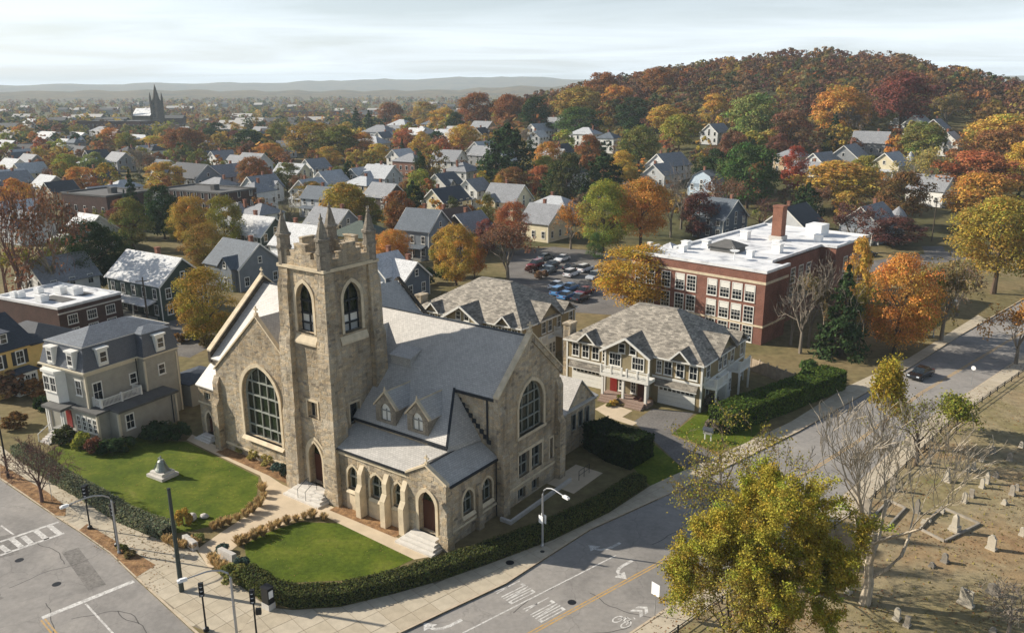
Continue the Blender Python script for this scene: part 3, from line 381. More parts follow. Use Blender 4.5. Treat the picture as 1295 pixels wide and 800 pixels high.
TUFTS = [(-24.5, 72.86), (-23.94, 71.47), (-23.91, 69.82), (-24.23, 68.73), (-24.54, 67.86), (-25.16, 67.3), (-25.73, 66.65), (-26.28, 66.14), (-26.74, 65.65), (-17.22, 67.23), (-18.38, 67.57), (-19.07, 67.43), (-19.68, 66.97), (-20.49, 66.6), (-21.11, 66.1), (-21.51, 65.42), (-22.07, 64.54), (-22.6, 63.97), (-23.12, 63.42), (-23.62, 63.0), (-29.95, 63.39), (-29.12, 62.75), (-28.28, 62.62), (-27.3, 62.4), (-24.63, 59.9), (-23.93, 59.12), (-25.13, 60.56), (-28.04, 63.16), (-27.2, 63.37), (-23.5, 59.12)]
SHRUBS = [(-32.2, 84.97, 2.0, 1.5, 'darkgreen'), (-29.07, 82.04, 2.0, 1.3, 'yellowolive'), (-27.27, 80.05, 1.9, 1.3, 'yellowolive'), (-25.49, 78.52, 2.0, 1.4, 'yellowolive'), (-23.74, 76.32, 1.9, 1.5, 'bluegreen'), (-49.85, 84.31, 2.4, 2.3, 'darkolive'), (-47.07, 82.63, 2.3, 2.2, 'yellowgreen'), (-45.28, 81.8, 2.3, 2.0, 'brownred'), (-43.56, 81.79, 2.6, 1.8, 'darkgreen'), (-42.2, 82.58, 2.4, 1.6, 'darkgreen'), (-39.32, 85.05, 3.2, 2.6, 'darkgreen'), (-37.36, 85.24, 2.6, 2.2, 'darkgreen'), (-40.66, 85.07, 2.4, 2.0, 'darkgreen'), (-22.35, 57.66, 2.4, 1.6, 'olive'), (-22.14, 58.99, 1.6, 1.4, 'bluegreen'), (-24.7, 61.97, 1.2, 0.8, 'bluegreen'), (-27.33, 63.64, 1.2, 0.8, 'lime'), (-29.74, 66.34, 1.6, 1.9, 'gold'), (12.52, 94.88, 1.2, 0.8, 'gold'), (13.38, 96.2, 1.0, 1.0, 'olive'), (15.69, 95.11, 1.6, 1.1, 'darkred'), (16.79, 95.89, 1.3, 1.0, 'orange'), (11.88, 94.37, 0.8, 0.6, 'olive'), (22.75, 86.78, 1.8, 1.6, 'greybrown'), (23.96, 93.97, 2.6, 2.2, 'greybrown'), (-66.26, 105.02, 5, 3.5, 'rust'), (-65.1, 99.08, 6, 4, 'brown'), (-60.8, 99.03, 4, 2.6, 'brownorange'), (-57.92, 88.81, 3, 2, 'rustolive'), (-57.34, 93.65, 2.5, 2.2, 'darkgreen'), (-49.82, 122.8, 3, 2, 'olive'), (-51.61, 122.0, 2.5, 1.6, 'rustolive'), (-46.32, 119.9, 3, 1.8, 'olivebrown'), (-33.34, 62.17, 1.0, 0.7, 'olive'), (-32.27, 61.3, 1.0, 0.6, 'olivebrown'), (39.86, 104.26, 3.0, 3.0, 'green'), (-14.21, 164.97, 3.6, 3.2, 'darkgreen'), (-17.06, 160.79, 4, 3.6, 'darkgreen'), (-19.61, 158.12, 4, 3.4, 'darkgreen'), (6.13, 164.56, 3, 2.0, 'brown'), (4.14, 169.81, 3, 2, 'darkred')]
HEDGE_T = [(24.77, 85.87), (34.15, 92.83), (43.2, 100.01)]
HEDGE_Y = [(7.66, 82.46), (10.08, 78.72), (12.08, 77.04)]
HEDGE_Y2 = [(12.08, 77.04), (14.97, 80.19)]
FENCE = [(33.01, 107.55), (36.85, 100.97)]
UPOLES = [(-59.91, 129.97, 8.5), (105.3, 203.3, 10.5), (131.2, 249.5, 10.5), (0.5, 193.9, 9.5), (115.5, 250.6, 9), (65.83, 122.72, 8), (-115.7, 215.7, 9), (-55.2, 165.9, 9)]
TFORE = [('big', 16.69, 45.2, 16.3, 12.6), ('thin', 17.68, 57.24, 14.0, 11.3), ('white', 26.75, 54.36, 17.3, 13.8), ('ivy', 40.41, 82.93, 10.4, 4.2), ('ivyb', 41.81, 77.84, 8.0, 7.4), ('young', -45.01, 70.88, 6.6, 5.9), ('side', 50.07, 85.81, 4.4, 3.5), ('twig', 35.6, 50.73, 4.2, 4.2), ('front2', 13.9, 45.22, 12.4, 7.9)]

def hill(x, y):
    """height of the ground: flat town, wooded hill to the north-east"""
    def g(cx, cy, sl, sr, sn, sf):
        sx = sl if x < cx else sr; sy = sn if y < cy else sf
        return math.exp(-0.5*((x-cx)/sx)**2-0.5*((y-cy)/sy)**2)
    h = 37*g(252, 640, 90, 80, 150, 220)+25*g(92, 600, 90, 105, 140, 200)+8*g(200, 380, 90, 100, 90, 150)
    k = min(max((y-170)/140, 0), 1); return h*k*k*(3-2*k)
# ------------------------------------------------------------------ setting
def ext(pl, d, end=True):
    a, b = (pl[-2], pl[-1]) if end else (pl[1], pl[0]); l = math.hypot(b[0]-a[0], b[1]-a[1])
    return (b[0]+(b[0]-a[0])/l*d, b[1]+(b[1]-a[1])/l*d)
KA = [ext(KERB_A, 90, False)]+KERB_A+[(-18.6, 47.0), (-16.6, 45.6), (-14.4, 45.6), (-12.2, 47.2)]
KL = KERB_L+[ext(KERB_L, 60), ext(KERB_L, 150)]
KR = [ext(KERB_R, 40, False)]+KERB_R+[ext(KERB_R, 60), ext(KERB_R, 160)]
def sheet(name, poly, z, mat, parent=None, kind='structure'):
    mb = MB()
    for t in tess([ccw(poly)]): mb.face([(p[0], p[1], z) for p in t])
    o = mb.build(name, mat, parent)
    if kind and not parent: o['kind'] = kind
    return o
def make_ground():
    def axis(a, b, st, far):
        v = list(np.arange(a, b+1e-6, st)); k = st
        lo, hi = [a], [b]
        while hi[-1] < far: k *= 1.6; hi.append(hi[-1]+k); lo.append(lo[-1]-k)
        return np.array(lo[:0:-1]+v+hi[1:])
    xs = axis(-260, 560, 10, 14000); ys = axis(-40, 1100, 10, 14000); mb = []
    Z = np.array([[(-0.35 if (abs(x) < 135 and y < 192) else -0.03)+hill(x, y) for x in xs] for y in ys]); nx, ny = len(xs), len(ys)
    v = [(x, y, Z[j][i]) for j, y in enumerate(ys) for i, x in enumerate(xs)]
    f = [(j*nx+i, j*nx+i+1, (j+1)*nx+i+1, (j+1)*nx+i) for j in range(ny-1) for i in range(nx-1)]
    me = bpy.data.meshes.new('ground'); me.from_pydata(v, [], f); me.materials.append(M['earth']); o = link('ground', me); o['kind'] = 'structure'
make_ground()
road = sheet('road', KA+KL+KR[::-1]+[(10, 0), (-160, 0), (-170, 150)], -0.12, 'asphalt')
churchyard = MB().prism(KA+KL+[(175, 255), (-60, 262), (-190, 215)], -0.34, -0.012, bottom=False).build('churchyard_ground', 'rough_grass'); churchyard['kind'] = 'structure'
cemetery = MB().prism(KR+[(240, 190), (160, 20), (30, 8)], -0.34, -0.012, bottom=False).build('cemetery_ground', 'cemetery_grass'); cemetery['kind'] = 'structure'
def offset(pl, d):
    out = []
    for i, p in enumerate(pl):
        a = pl[max(i-1, 0)]; b = pl[min(i+1, len(pl)-1)]; l = math.hypot(b[0]-a[0], b[1]-a[1]); n = (-(b[1]-a[1])/l, (b[0]-a[0])/l); out.append((p[0]+n[0]*d, p[1]+n[1]*d))
    return out
def ribbon(mb, pl, d0, d1, z0, z1):
    A, B = offset(pl, d0), offset(pl, d1)
    for i in range(len(pl)-1): mb.prism([A[i], A[i+1], B[i+1], B[i]], z0, z1)
    return mb
def resample(pl, st):
    out = [pl[0]]; acc = 0
    for a, b in zip(pl, pl[1:]):
        l = math.hypot(b[0]-a[0], b[1]-a[1]); n = max(1, int(round(l/st)))
        for k in range(1, n+1): out.append((a[0]+(b[0]-a[0])*k/n, a[1]+(b[1]-a[1])*k/n))
    return out
def kerb_blocks(pl, side, name, lo, hi):
    """granite kerb, block by block, as parts of one kerb"""
    k = empty(name); k['kind'] = 'structure'; pts = resample(pl, 2.4)
    for i, (a, b) in enumerate(zip(pts, pts[1:])):
        if not (lo < i < hi): continue
        l = math.hypot(b[0]-a[0], b[1]-a[1]); mb = MB().box(0.012, -0.09*side-0.09, -0.2, l-0.012, -0.09*side+0.09, 0.012)
        mb.build('kerb_block', 'kerb_stone', k, (a[0], a[1], 0), math.atan2(b[1]-a[1], b[0]-a[0]))
    return k
kerb_blocks(KA, -1, 'kerb', -1, 90); kerb_blocks(KL, -1, 'kerb', -1, 75); kerb_blocks(KR, 1, 'kerb', 10, 70)
# pavements: joint bed and slabs
def clip_cell(poly, cell):
    out = list(poly)
    for i in range(len(cell)):
        a, b = cell[i], cell[(i+1) % len(cell)]; res = []
        def ins(p): return (b[0]-a[0])*(p[1]-a[1])-(b[1]-a[1])*(p[0]-a[0]) >= -1e-9
        for j in range(len(out)):
            p, q = out[j], out[(j+1) % len(out)]; ip, iq = ins(p), ins(q)
            if ip: res.append(p)
            if ip != iq:
                d1 = (b[0]-a[0])*(p[1]-a[1])-(b[1]-a[1])*(p[0]-a[0]); d2 = (b[0]-a[0])*(q[1]-a[1])-(b[1]-a[1])*(q[0]-a[0]); t = d1/(d1-d2); res.append((p[0]+(q[0]-p[0])*t, p[1]+(q[1]-p[1])*t))
        out = res
        if not out: return []
    return out
def slabs(name, poly, ang, st, mat='paving', limit=(-75, 95, 40, 150), gap=0.018):
    base = sheet(name, poly, -0.006, 'joint'); ca, sa = math.cos(ang), math.sin(ang); rng = random.Random(5)
    loc = [(p[0]*ca+p[1]*sa, -p[0]*sa+p[1]*ca) for p in ccw(poly)]; xs = [p[0] for p in loc]; ys = [p[1] for p in loc]
    x = min(xs)
    while x < max(xs):
        y = min(ys)
        while y < max(ys):
            c = clip_cell(loc, [(x+gap, y+gap), (x+st-gap, y+gap), (x+st-gap, y+st-gap), (x+gap, y+st-gap)])
            if len(c) > 2 and abs(area2(c)) > 0.15:
                w = [(p[0]*ca-p[1]*sa, p[0]*sa+p[1]*ca) for p in c]; cx = sum(p[0] for p in w)/len(w); cy = sum(p[1] for p in w)/len(w)
                if limit[0] < cx < limit[1] and limit[2] < cy < limit[3]:
                    zt = 0.004+rng.uniform(0, 0.008); mb = MB().prism([(p[0]-cx, p[1]-cy) for p in w], -0.012, zt, bottom=False); mb.build('paving_slab', mat, base, (cx, cy, 0))
            y += st
        x += st
    return base
KAo, KLo = offset(KA, 0.19), offset(KL, 0.19)
aA = math.atan2(KERB_A[6][1]-KERB_A[3][1], KERB_A[6][0]-KERB_A[3][0]); aL = math.atan2(KERB_L[6][1]-KERB_L[1][1], KERB_L[6][0]-KERB_L[1][0])
slabs('pavement', KAo[:9]+[KAo[9], (-20, 50.2)]+INNER_C[::-1]+INNER_A[::-1]+[(-100, 120)], aA, 1.55)
slabs('pavement', [(-20, 50.25), KAo[10], KAo[11], KAo[12], KAo[13]]+KLo[:11]+INNER_R[:-1][::-1]+[(-19.2, 54.75)], aL, 1.75)
KRo = offset(KR, -0.19); KRi = offset(KR, -2.1)
slabs('pavement', KRo[1:-1]+KRi[1:-1][::-1], math.atan2(KERB_R[3][1]-KERB_R[0][1], KERB_R[3][0]-KERB_R[0][0]), 1.9)
for nm, poly, z, m in (('lawn', LAWN1, 0.0, 'lawn'), ('lawn', LAWN2, 0.0, 'lawn'), ('lawn', TLAWN, -0.002, 'lawn'), ('lawn', BACKLAWN, -0.002, 'lawn'), ('path', PATH1, 0.006, 'path_concrete'), ('driveway', DRIVE, 0.002, 'dark_asphalt'), ('path', SIDEPATH, 0.010, 'path_concrete'),
                       ('planting_bed', BED1, 0.022, 'mulch'), ('planting_bed', BED2, 0.022, 'mulch'), ('car_park', LOT_A, 0.0, 'dark_asphalt'), ('car_park', PARKLOT, 0.0, 'dark_asphalt')):
    sheet(nm, poly, z, m)
sheet('side_road', [(70, 166), (140, 200), (140, 208), (66, 174)], 0.004, 'dark_asphalt'); sheet('side_road', [(93, 180), (99, 183), (150, 300), (143, 303)], 0.010, 'dark_asphalt')
sheet('path', [(-34, 96.5), (-31, 92), (-25, 96), (-29, 101)], 0.0, 'path_concrete')
# painted markings, parts of the road
def line(a, b, w, mat, name='lane_line', z=-0.1155):
    l = math.hypot(b[0]-a[0], b[1]-a[1]); n = (-(b[1]-a[1])/l*w/2, (b[0]-a[0])/l*w/2)
    mb = MB().face([(a[0]-n[0], a[1]-n[1], z), (b[0]-n[0], b[1]-n[1], z), (b[0]+n[0], b[1]+n[1], z), (a[0]+n[0], a[1]+n[1], z)]); return mb.build(name, mat, road)
YL = YEL+[ext(YEL, 80)]
for s in (-0.13, 0.13):
    o = offset(YL, s)
    for a, b in zip(o, o[1:]): line(a, b, 0.12, 'yellow_line', 'centre_line')
line(WHITE[0], WHITE[1], 0.13, 'white_line')
for a, b, w in STREET_LINES: line(a, b, w, 'white_line', 'stop_line')
for a, b, w in STREET_BARS: line(a, b, w, 'white_line', 'crossing_bar')
for s in (-0.13, 0.13):
    o = offset(STREET_YEL, s); line(o[0], o[1], 0.12, 'yellow_line', 'centre_line')
RD = (0.7706, 0.6373)
def mark(name, polys, c, fwd, z=-0.1150, mat='white_line'):
    r = (fwd[1], -fwd[0]); mb = MB()
    for p in polys: mb.face([(c[0]+r[0]*a+fwd[0]*b, c[1]+r[1]*a+fwd[1]*b, z) for a, b in ccw(p)])
    return mb.build(name, mat, road)
def turn_arrow(s):
    P = []; w = 0.15; pts = [(0, -1.7), (0, -0.6), (0.1*s, 0.0), (0.35*s, 0.45), (0.75*s, 0.62)]
    o1, o2 = offset(pts, w), offset(pts, -w)
    for i in range(len(pts)-1): P.append([o1[i], o1[i+1], o2[i+1], o2[i]])
    P.append([(0.7*s, 1.2), (0.7*s, 0.02), (1.55*s, 0.66)]); return P
bk = (-RD[0], -RD[1])
mark('turn_arrow', turn_arrow(1), ARROWS[0], bk); mark('turn_arrow', turn_arrow(-1), ARROWS[1], bk); mark('turn_arrow', turn_arrow(1), ARROWS[2], bk)
def only(x):
    w, h, t, v = 0.42, 2.5, 0.11, 0.26
    L = {'O': [rect(0, t, 0, h), rect(w-t, w, 0, h), rect(t, w-t, 0, v), rect(t, w-t, h-v, h)], 'N': [rect(0, t, 0, h), rect(w-t, w, 0, h), [(t, h), (t, h-0.75), (w-t, 0), (w-t, 0.75)]],
         'L': [rect(0, t, 0, h), rect(t, w, 0, v)], 'Y': [rect(w/2-t/2, w/2+t/2, 0, h*0.48), [(w/2-t/2, h*0.48), (w/2+t/2, h*0.48), (t, h), (0, h)], [(w/2-t/2, h*0.48), (w/2+t/2, h*0.48), (w, h), (w-t, h)]]}
    for i, ch in enumerate('ONLY'):
        for p in L[ch]: yield [(a+i*0.58-1.08, b-h/2) for a, b in p]
for c in ONLY: mark('lettering', list(only(0)), c, bk)
def bike():
    P = []
    for cx in (-0.42, 0.42):
        for k in range(10):
            a, b = 2*math.pi*k/10, 2*math.pi*(k+1)/10; P.append([(cx+0.30*math.cos(a), 0.3+0.55*math.sin(a)), (cx+0.30*math.cos(b), 0.3+0.55*math.sin(b)), (cx+0.21*math.cos(b), 0.3+0.4*math.sin(b)), (cx+0.21*math.cos(a), 0.3+0.4*math.sin(a))])
    for a, b in (((-0.42, 0.3), (-0.15, 1.0)), ((-0.15, 1.0), (0.3, 1.0)), ((0.3, 1.0), (0.42, 0.3)), ((-0.15, 1.0), (0.05, 0.35)), ((0.05, 0.35), (0.3, 1.0)), ((0.2, 1.35), (0.4, 1.3))):
        l = math.hypot(b[0]-a[0], b[1]-a[1]); n = (-(b[1]-a[1])/l*0.05, (b[0]-a[0])/l*0.05); P.append([(a[0]-n[0], a[1]-n[1]), (b[0]-n[0], b[1]-n[1]), (b[0]+n[0], b[1]+n[1]), (a[0]+n[0], a[1]+n[1])])
    for y in (1.7, 2.3): P.append([(-0.5, y), (0, y+0.5), (0, y+0.85), (-0.5, y+0.35)]); P.append([(0.5, y), (0, y+0.5), (0, y+0.85), (0.5, y+0.35)])
    return P
mark('bicycle_symbol', bike(), BIKE[0], RD)
MB().lathe([(0.36, 0), (0.36, 0.006), (0.3, 0.008)], 16, (OBJ['manhole'][0], OBJ['manhole'][1], 0.012)).build('manhole_cover', 'black_metal', churchyard)
MB().lathe([(0.2, 0), (0.2, 0.006), (0.15, 0.008)], 12, (OBJ['valve'][0], OBJ['valve'][1], 0.012)).build('valve_cover', 'black_metal', churchyard)
# far ridges
def ridge(name, d0, prof, seed, depth=900):
    rng = random.Random(seed); n = len(prof); v = []; f = []
    for i, (ang, h) in enumerate(prof):
        a = R_(ang); dirx, diry = math.sin(a), math.cos(a)
        for k, (dd, hh) in enumerate(((-depth, -2), (-depth*0.45, h*0.45), (0, h), (depth*0.6, h*0.5), (depth, -2))):
            v.append((dirx*(d0+dd), diry*(d0+dd), hh*(1+rng.uniform(-0.05, 0.05))))
    for i in range(n-1):
        for k in range(4): f.append((i*5+k, (i+1)*5+k, (i+1)*5+k+1, i*5+k+1))
    me = bpy.data.meshes.new(name); me.from_pydata(v, [], f); me.materials.append(M['far_wood']); me.polygons.foreach_set('use_smooth', [True]*len(f)); o = link(name, me); o['kind'] = 'structure'
ground('far_wood', [(0.3, lin('#3d3b2a')), (0.5, lin('#5e5135')), (0.7, lin('#6b5a38'))], 0.01, 6, sc2=0.05, bump=4, bs=0.03)
def prof(a0, a1, st, fn): return [(a, fn(a)) for a in np.arange(a0, a1+1e-6, st)]
gs = lambda a, c, s: math.exp(-0.5*((a-c)/s)**2)
ridge('far_hills', 6200, prof(-42, 42, 0.7, lambda a: 62+4*math.sin(a*1.3)+46*gs(a, -0.5, 4.2)+22*gs(a, -10, 3.5)+8*gs(a, -21, 2.5)+30*gs(a, 34, 4)), 3)
ridge('far_hills', 3300, prof(-42, 42, 0.7, lambda a: 24+3*math.sin(a*2.1)+14*gs(a, 1.5, 3)+6*gs(a, -25, 6)+12*gs(a, 31, 3)), 4, 500)
# ------------------------------------------------------------------ the stone church
CH = empty('stone_church', (-5.538, 62.376, 0), R_(-35.778)); tag(CH, 'large tan stone church with square pinnacled corner tower and grey slate roofs', 'church')
def FV(v): return lambda a, b, d: (a, v+d, b)          # wall facing -v
def FU(u): return lambda a, b, d: (u-d, a, b)          # wall facing +u
SL = lin('#b1ada6')
def rz(v): return 15.95-0.9*abs(12-v)
def cpart(name, mb, mats, parent=None, color=None, smooth=False): return mb.build(name, mats, parent or CH, color=color or SL, smooth=smooth)
def hood(mb, fn, op, off, d0, d1):
    """stone surround: outline grown about its centre"""
    cx = sum(p[0] for p in op)/len(op); cz = sum(p[1] for p in op)/len(op); xs = [p[0] for p in op]; w = (max(xs)-min(xs))/2; zs = [p[1] for p in op]; h = (max(zs)-min(zs))/2; z0 = min(zs)
    out = [(cx+(p[0]-cx)*(w+off)/w, z0+(p[1]-z0)*(2*h+off*1.2)/(2*h)) for p in op]; ring(mb, fn, op[1:]+op[:1], out[1:]+out[:1], d0, d1); return out
def church_window(fn, op, cols, rows, depth=0.42, glass='leaded_glass', frame='tracery', bar=0.07, name='window', par=None):
    """window > frame, panes one by one"""
    wn_ = empty(name); wn_.parent = par or CH
    xs = [p[0] for p in op]; x0, x1 = min(xs), max(xs); zs = [p[1] for p in op]; z0, z1 = min(zs), max(zs); X = [x0+(x1-x0)*i/cols for i in range(cols+1)]; Z = [z0]+list(rows)+[z1]; oc = ccw(op)
    fr = MB()
    for x in X[1:-1]:
        col = clip_cell(oc, [(x-bar/2, z0), (x+bar/2, z0), (x+bar/2, z1), (x-bar/2, z1)])
        if len(col) > 2: fr.extr([(x-bar/2, z0), (x+bar/2, z0), (x+bar/2, max(p[1] for p in col)), (x-bar/2, max(p[1] for p in col))], fn, depth-0.14, depth-0.02)
    for z in rows: 
        c = clip_cell(oc, [(x0, z-bar*0.7), (x1, z-bar*0.7), (x1, z+bar*0.7), (x0, z+bar*0.7)]); a, b = min(p[0] for p in c), max(p[0] for p in c); fr.extr(rect(a, b, z-bar*0.7, z+bar*0.7), fn, depth-0.17, depth-0.021)
    inner = [((x0+x1)/2+(p[0]-(x0+x1)/2)*0.93, z0+(p[1]-z0)*0.975+0.02) for p in oc]; ring(fr, fn, inner, oc, depth-0.12, depth-0.004)
    fr.build('window_frame', frame, wn_)
    for i in range(cols):
        for j in range(len(Z)-1):
            c = clip_cell(oc, [(X[i], Z[j]), (X[i+1], Z[j]), (X[i+1], Z[j+1]), (X[i], Z[j+1])])
            if len(c) > 2 and abs(area2(c)) > 0.01:
                mb = MB(); e = [fn(a, b, depth) for a, b in c]
                q = Vector(fn(0, 0, 1))-Vector(fn(0, 0, 0)); nn = (Vector(e[1])-Vector(e[0])).cross(Vector(e[2])-Vector(e[0])); mb.face(e if nn.dot(q) < 0 else e[::-1]); mb.build('pane', glass if isinstance(glass, str) else glass[j], wn_)
    return wn_
def cross(name, u, v, z, s=1.0):
    mb = MB().box(-0.16*s, -0.16*s, -0.05, 0.16*s, 0.16*s, 0.25*s).lathe([(0.08*s, 0.2*s), (0.06*s, 0.7*s)], 6).box(-0.28*s, -0.06*s, 0.55*s, 0.28*s, 0.06*s, 0.7*s).box(-0.06*s, -0.061*s, 0.45*s, 0.06*s, 0.061*s, 0.95*s); o = cpart(name, mb, 'limestone'); o.location = (u, v, z); return o
# --- body walls
mb = MB()
mb.extr([(4.2, -0.3), (17, -0.3), (17, 11.3), (12, 15.7), (4.2, 8.75)], lambda a, b, d: (d, a, b), -38.0, -14.0)
mb.extr([(3.0, -0.3), (16.99, -0.3), (16.99, 11.3), (12, 15.69), (3.0, 7.55)], lambda a, b, d: (d, a, b), -14.0, -4.75)
panel(mb, FV(7.0), [(-4.74, -0.3), (0.3, -0.3), (0.3, 11.35), (-4.74, 11.35)])
wb = arch(9.95, 14.05, 6.75, 9.2, 11.75); lw = [rect(10.0, 11.75, 2.5, 4.8), rect(12.15, 13.9, 2.5, 4.8), rect(7.9, 8.45, 2.7, 4.6), rect(15.3, 15.85, 2.5, 4.6), rect(9.9, 11.2, 0.15, 1.3), rect(12.2, 13.5, 0.15, 1.3)]
panel(mb, FU(0.3), [(7.0, -0.3), (17.0, -0.3), (17.0, 11.35), (12.0, 15.85), (7.0, 11.35)], [wb]+lw, 0.45)
mb.box(-4.74, 16.9, -0.3, 0.29, 17.0, 11.3); mb.extr([(18.0, -0.3), (22, -0.3), (22, 9.0), (18, 9.0)], lambda a, b, d: (d, a, b), -33.3, -18.1)
mb.extr([(-33.3, 8.9), (-18.1, 8.9), (-25.7, 15.7)], lambda a, b, d: (a, d, b), 15, 22)
cpart('wall', mb, 'church_stone')
church_window(FU(0.3), wb, 4, [8.0, 9.3, 10.4])
for r in lw[:4]: church_window(FU(0.3), r, 2 if r[1][0]-r[0][0] > 1 else 1, [3.6], glass='glass')
for r in lw[4:]: church_window(FU(0.3), r, 2, [], glass='glass')
def surround(fn, op, off, d0, par=None): tr = MB(); hood(tr, fn, op, off, d0, 0.1); return cpart('window_surround', tr, 'limestone', par)
def band(fn, x0, x1, z0, z1, d0, par=None, name='string_course'): return cpart(name, MB().extr(rect(x0, x1, z0, z1), fn, d0, 0.1), 'limestone', par)
def sill(poly, fn, d0, d1, par=None): return cpart('sill', MB().extr(poly, fn, d0, d1), 'limestone', par)
surround(FU(0.3), wb, 0.28, -0.14); band(FU(0.3), 9.6, 14.4, 6.45, 6.72, -0.22); band(FU(0.3), 9.8, 14.1, 4.9, 5.2, -0.16)
for r in lw[:4]: surround(FU(0.3), r, 0.16, -0.05)
band(FU(0.3), 7.8, 16.2, 1.75, 1.95, -0.12)
# corner buttresses of the gable wall
for v0, v1 in ((6.75, 7.75), (16.25, 17.25)):
    b = MB(); b.box(0.2, v0, -0.3, 0.95, v1, 6.0); b.extr([(0.2, 6.0), (0.95, 6.0), (0.62, 6.6), (0.2, 6.6)], lambda a, z, d: (a, d, z), v0, v1); b.box(0.2, v0+0.05, 6.6, 0.62, v1-0.05, 9.8); b.extr([(0.2, 9.8), (0.62, 9.8), (0.32, 10.5), (0.2, 10.5)], lambda a, z, d: (a, d, z), v0+0.05, v1-0.05); cpart('buttress', b, 'church_stone')
# gable parapets and copings
def rake(name, fn, pts, t0, t1, h0, h1, mat):
    b = MB()
    for (a, za), (c, zc) in zip(pts, pts[1:]): b.extr([(a, za+h0), (c, zc+h0), (c, zc+h1), (a, za+h1)], fn, t0, t1)
    return cpart(name, b, mat)
prof_r = [(6.7, rz(6.7)), (12, rz(12)), (17.3, rz(17.3))]
rake('parapet', lambda a, z, d: (d, a, z), prof_r, -0.05, 0.42, -0.35, 0.32, 'church_stone'); rake('coping', lambda a, z, d: (d, a, z), prof_r, -0.12, 0.5, 0.325, 0.5, 'limestone')
prof_l = [(4.0, rz(4.0)), (12, rz(12)), (17.3, rz(17.3))]
rake('parapet', lambda a, z, d: (d, a, z), prof_l, -38.35, -37.85, -0.6, 0.75, 'dark_stone'); rake('coping', lambda a, z, d: (d, a, z), prof_l, -38.45, -37.75, 0.755, 0.95, 'limestone')  # left parapet takes dark stone colours to paint in its shaded inner face
prof_f = [(-33.55, 8.95), (-25.7, 16.0), (-18.0, 9.07)]
rake('coping', lambda a, z, d: (a, d, z), prof_f, 1.36, 1.82, 0.05, 0.24, 'limestone')
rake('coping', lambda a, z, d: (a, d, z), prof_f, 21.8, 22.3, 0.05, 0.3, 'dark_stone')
cross('cross', -25.7, 1.6, 16.2); cross('cross', 0.2, 12, 16.4); cross('cross', -38.1, 12, 16.85, 0.9); cross('cross', -2.2, 0.05, 7.2, 0.9)
# --- roofs
mb = MB()
def roof_poly(poly, zf, t=0.16):
    P = ccw(poly); n = len(P)
    for q in tess([P]): mb.face([(a, b, zf(a, b)) for a, b in q]); mb.face([(a, b, zf(a, b)-t) for a, b in q[::-1]])
    for i in range(n):
        a, b = P[i], P[(i+1) % n]; mb.face([(*a, zf(*a)-t), (*b, zf(*b)-t), (*b, zf(*b)), (*a, zf(*a))])
roof_poly([(-37.84, 4.0), (-14, 4.0), (-14, 2.85), (-2.3, 2.85), (-4.7, 6.85), (-0.06, 6.85), (-0.06, 12), (-37.84, 12)], lambda u, v: rz(v))
roof_poly([(-37.84, 12.0), (-0.06, 12.0), (-0.06, 17.3), (-37.84, 17.3)], lambda u, v: rz(v))
cpart('roof', mb, 'slate'); mb = MB()
fz = lambda u: 15.95-0.9*abs(u+25.7)
roof_poly([(-33.6, 1.83), (-25.7, 1.83), (-25.7, 12.4), (-33.6, 4.6)], lambda u, v: fz(u)); roof_poly([(-25.7, 1.83), (-19.3, 1.83), (-19.3, 7), (-25.7, 12.4)], lambda u, v: fz(u)); cpart('roof', mb, 'slate'); mb = MB()
roof_poly([(-33.5, 11.9), (-25.7, 11.9), (-25.7, 21.8), (-33.5, 21.8)], lambda u, v: fz(u)+0.01); roof_poly([(-25.7, 11.9), (-17.9, 17.2), (-17.9, 21.8), (-25.7, 21.8)], lambda u, v: fz(u)+0.01); cpart('roof', mb, 'slate'); mb = MB()
A, B, C_, D_ = (-2.3, 2.85, rz(2.85)), (-4.72, 6.97, rz(6.9)+0.02), (-1.7, 6.97, 7.0), (-2.2, 2.85, 7.15)
mb.face([A, D_, C_]); mb.face([A, C_, B]); cpart('roof', mb, 'slate'); mb = MB()
roof_poly([(-13.9, -0.2), (-2.2, -0.2), (-2.2, 3.1), (-13.9, 3.1)], lambda u, v: 5.95+(v+0.2)*0.41 if u < -4.5 else 5.95+(v+0.2)*0.41, 0.12) if False else None
roof_poly([(-13.9, -0.2), (-4.5, -0.2), (-2.25, 3.1), (-13.9, 3.1)], lambda u, v: 5.93+(v+0.2)*0.40, 0.12); cpart('roof', mb, 'slate'); mb = MB()
pz = lambda u: 7.12-0.56*abs(u+2.2)
roof_poly([(-2.2, 0.12), (0.28, 0.12), (0.28, 6.98), (-2.2, 6.98)], lambda u, v: pz(u), 0.12); roof_poly([(-4.75, 0.12), (-2.2, 0.12), (-2.2, 6.9), (-4.75, 2.9)], lambda u, v: pz(u), 0.12); cpart('roof', mb, 'slate')
rl = MB().box(-37.8, 11.9, 15.9, -0.1, 12.1, 16.03); cpart('ridge_capping', rl, 'lead')
fl = MB(); fl.beam((-2.3, 2.85, rz(2.85)+0.02), (-4.72, 6.93, rz(6.9)+0.06), 0.22, 0.12); fl.beam((-13.9, 2.85, rz(2.85)-0.1), (-2.25, 2.85, rz(2.85)-0.1), 0.14, 0.24); fl.beam((-4.7, 6.85, rz(6.85)-0.08), (0, 6.85, rz(6.85)-0.08), 0.2, 0.26); fl.beam((-2.2, 0.1, 7.14), (-2.2, 6.95, 7.14), 0.18, 0.08); fl.beam((0.28, 0.1, 5.7), (0.28, 6.95, 5.7), 0.16, 0.2); fl.beam((-13.4, -0.22, 5.86), (-4.6, -0.22, 5.86), 0.16, 0.16)
k = -4.2; z = 10.5
while k < -0.6: fl.box(k-0.2, 6.93, z-0.32, k+0.25, 6.99, z+0.12); k += 0.42; z -= 0.42
cpart('gutter', fl, 'dark_trim')
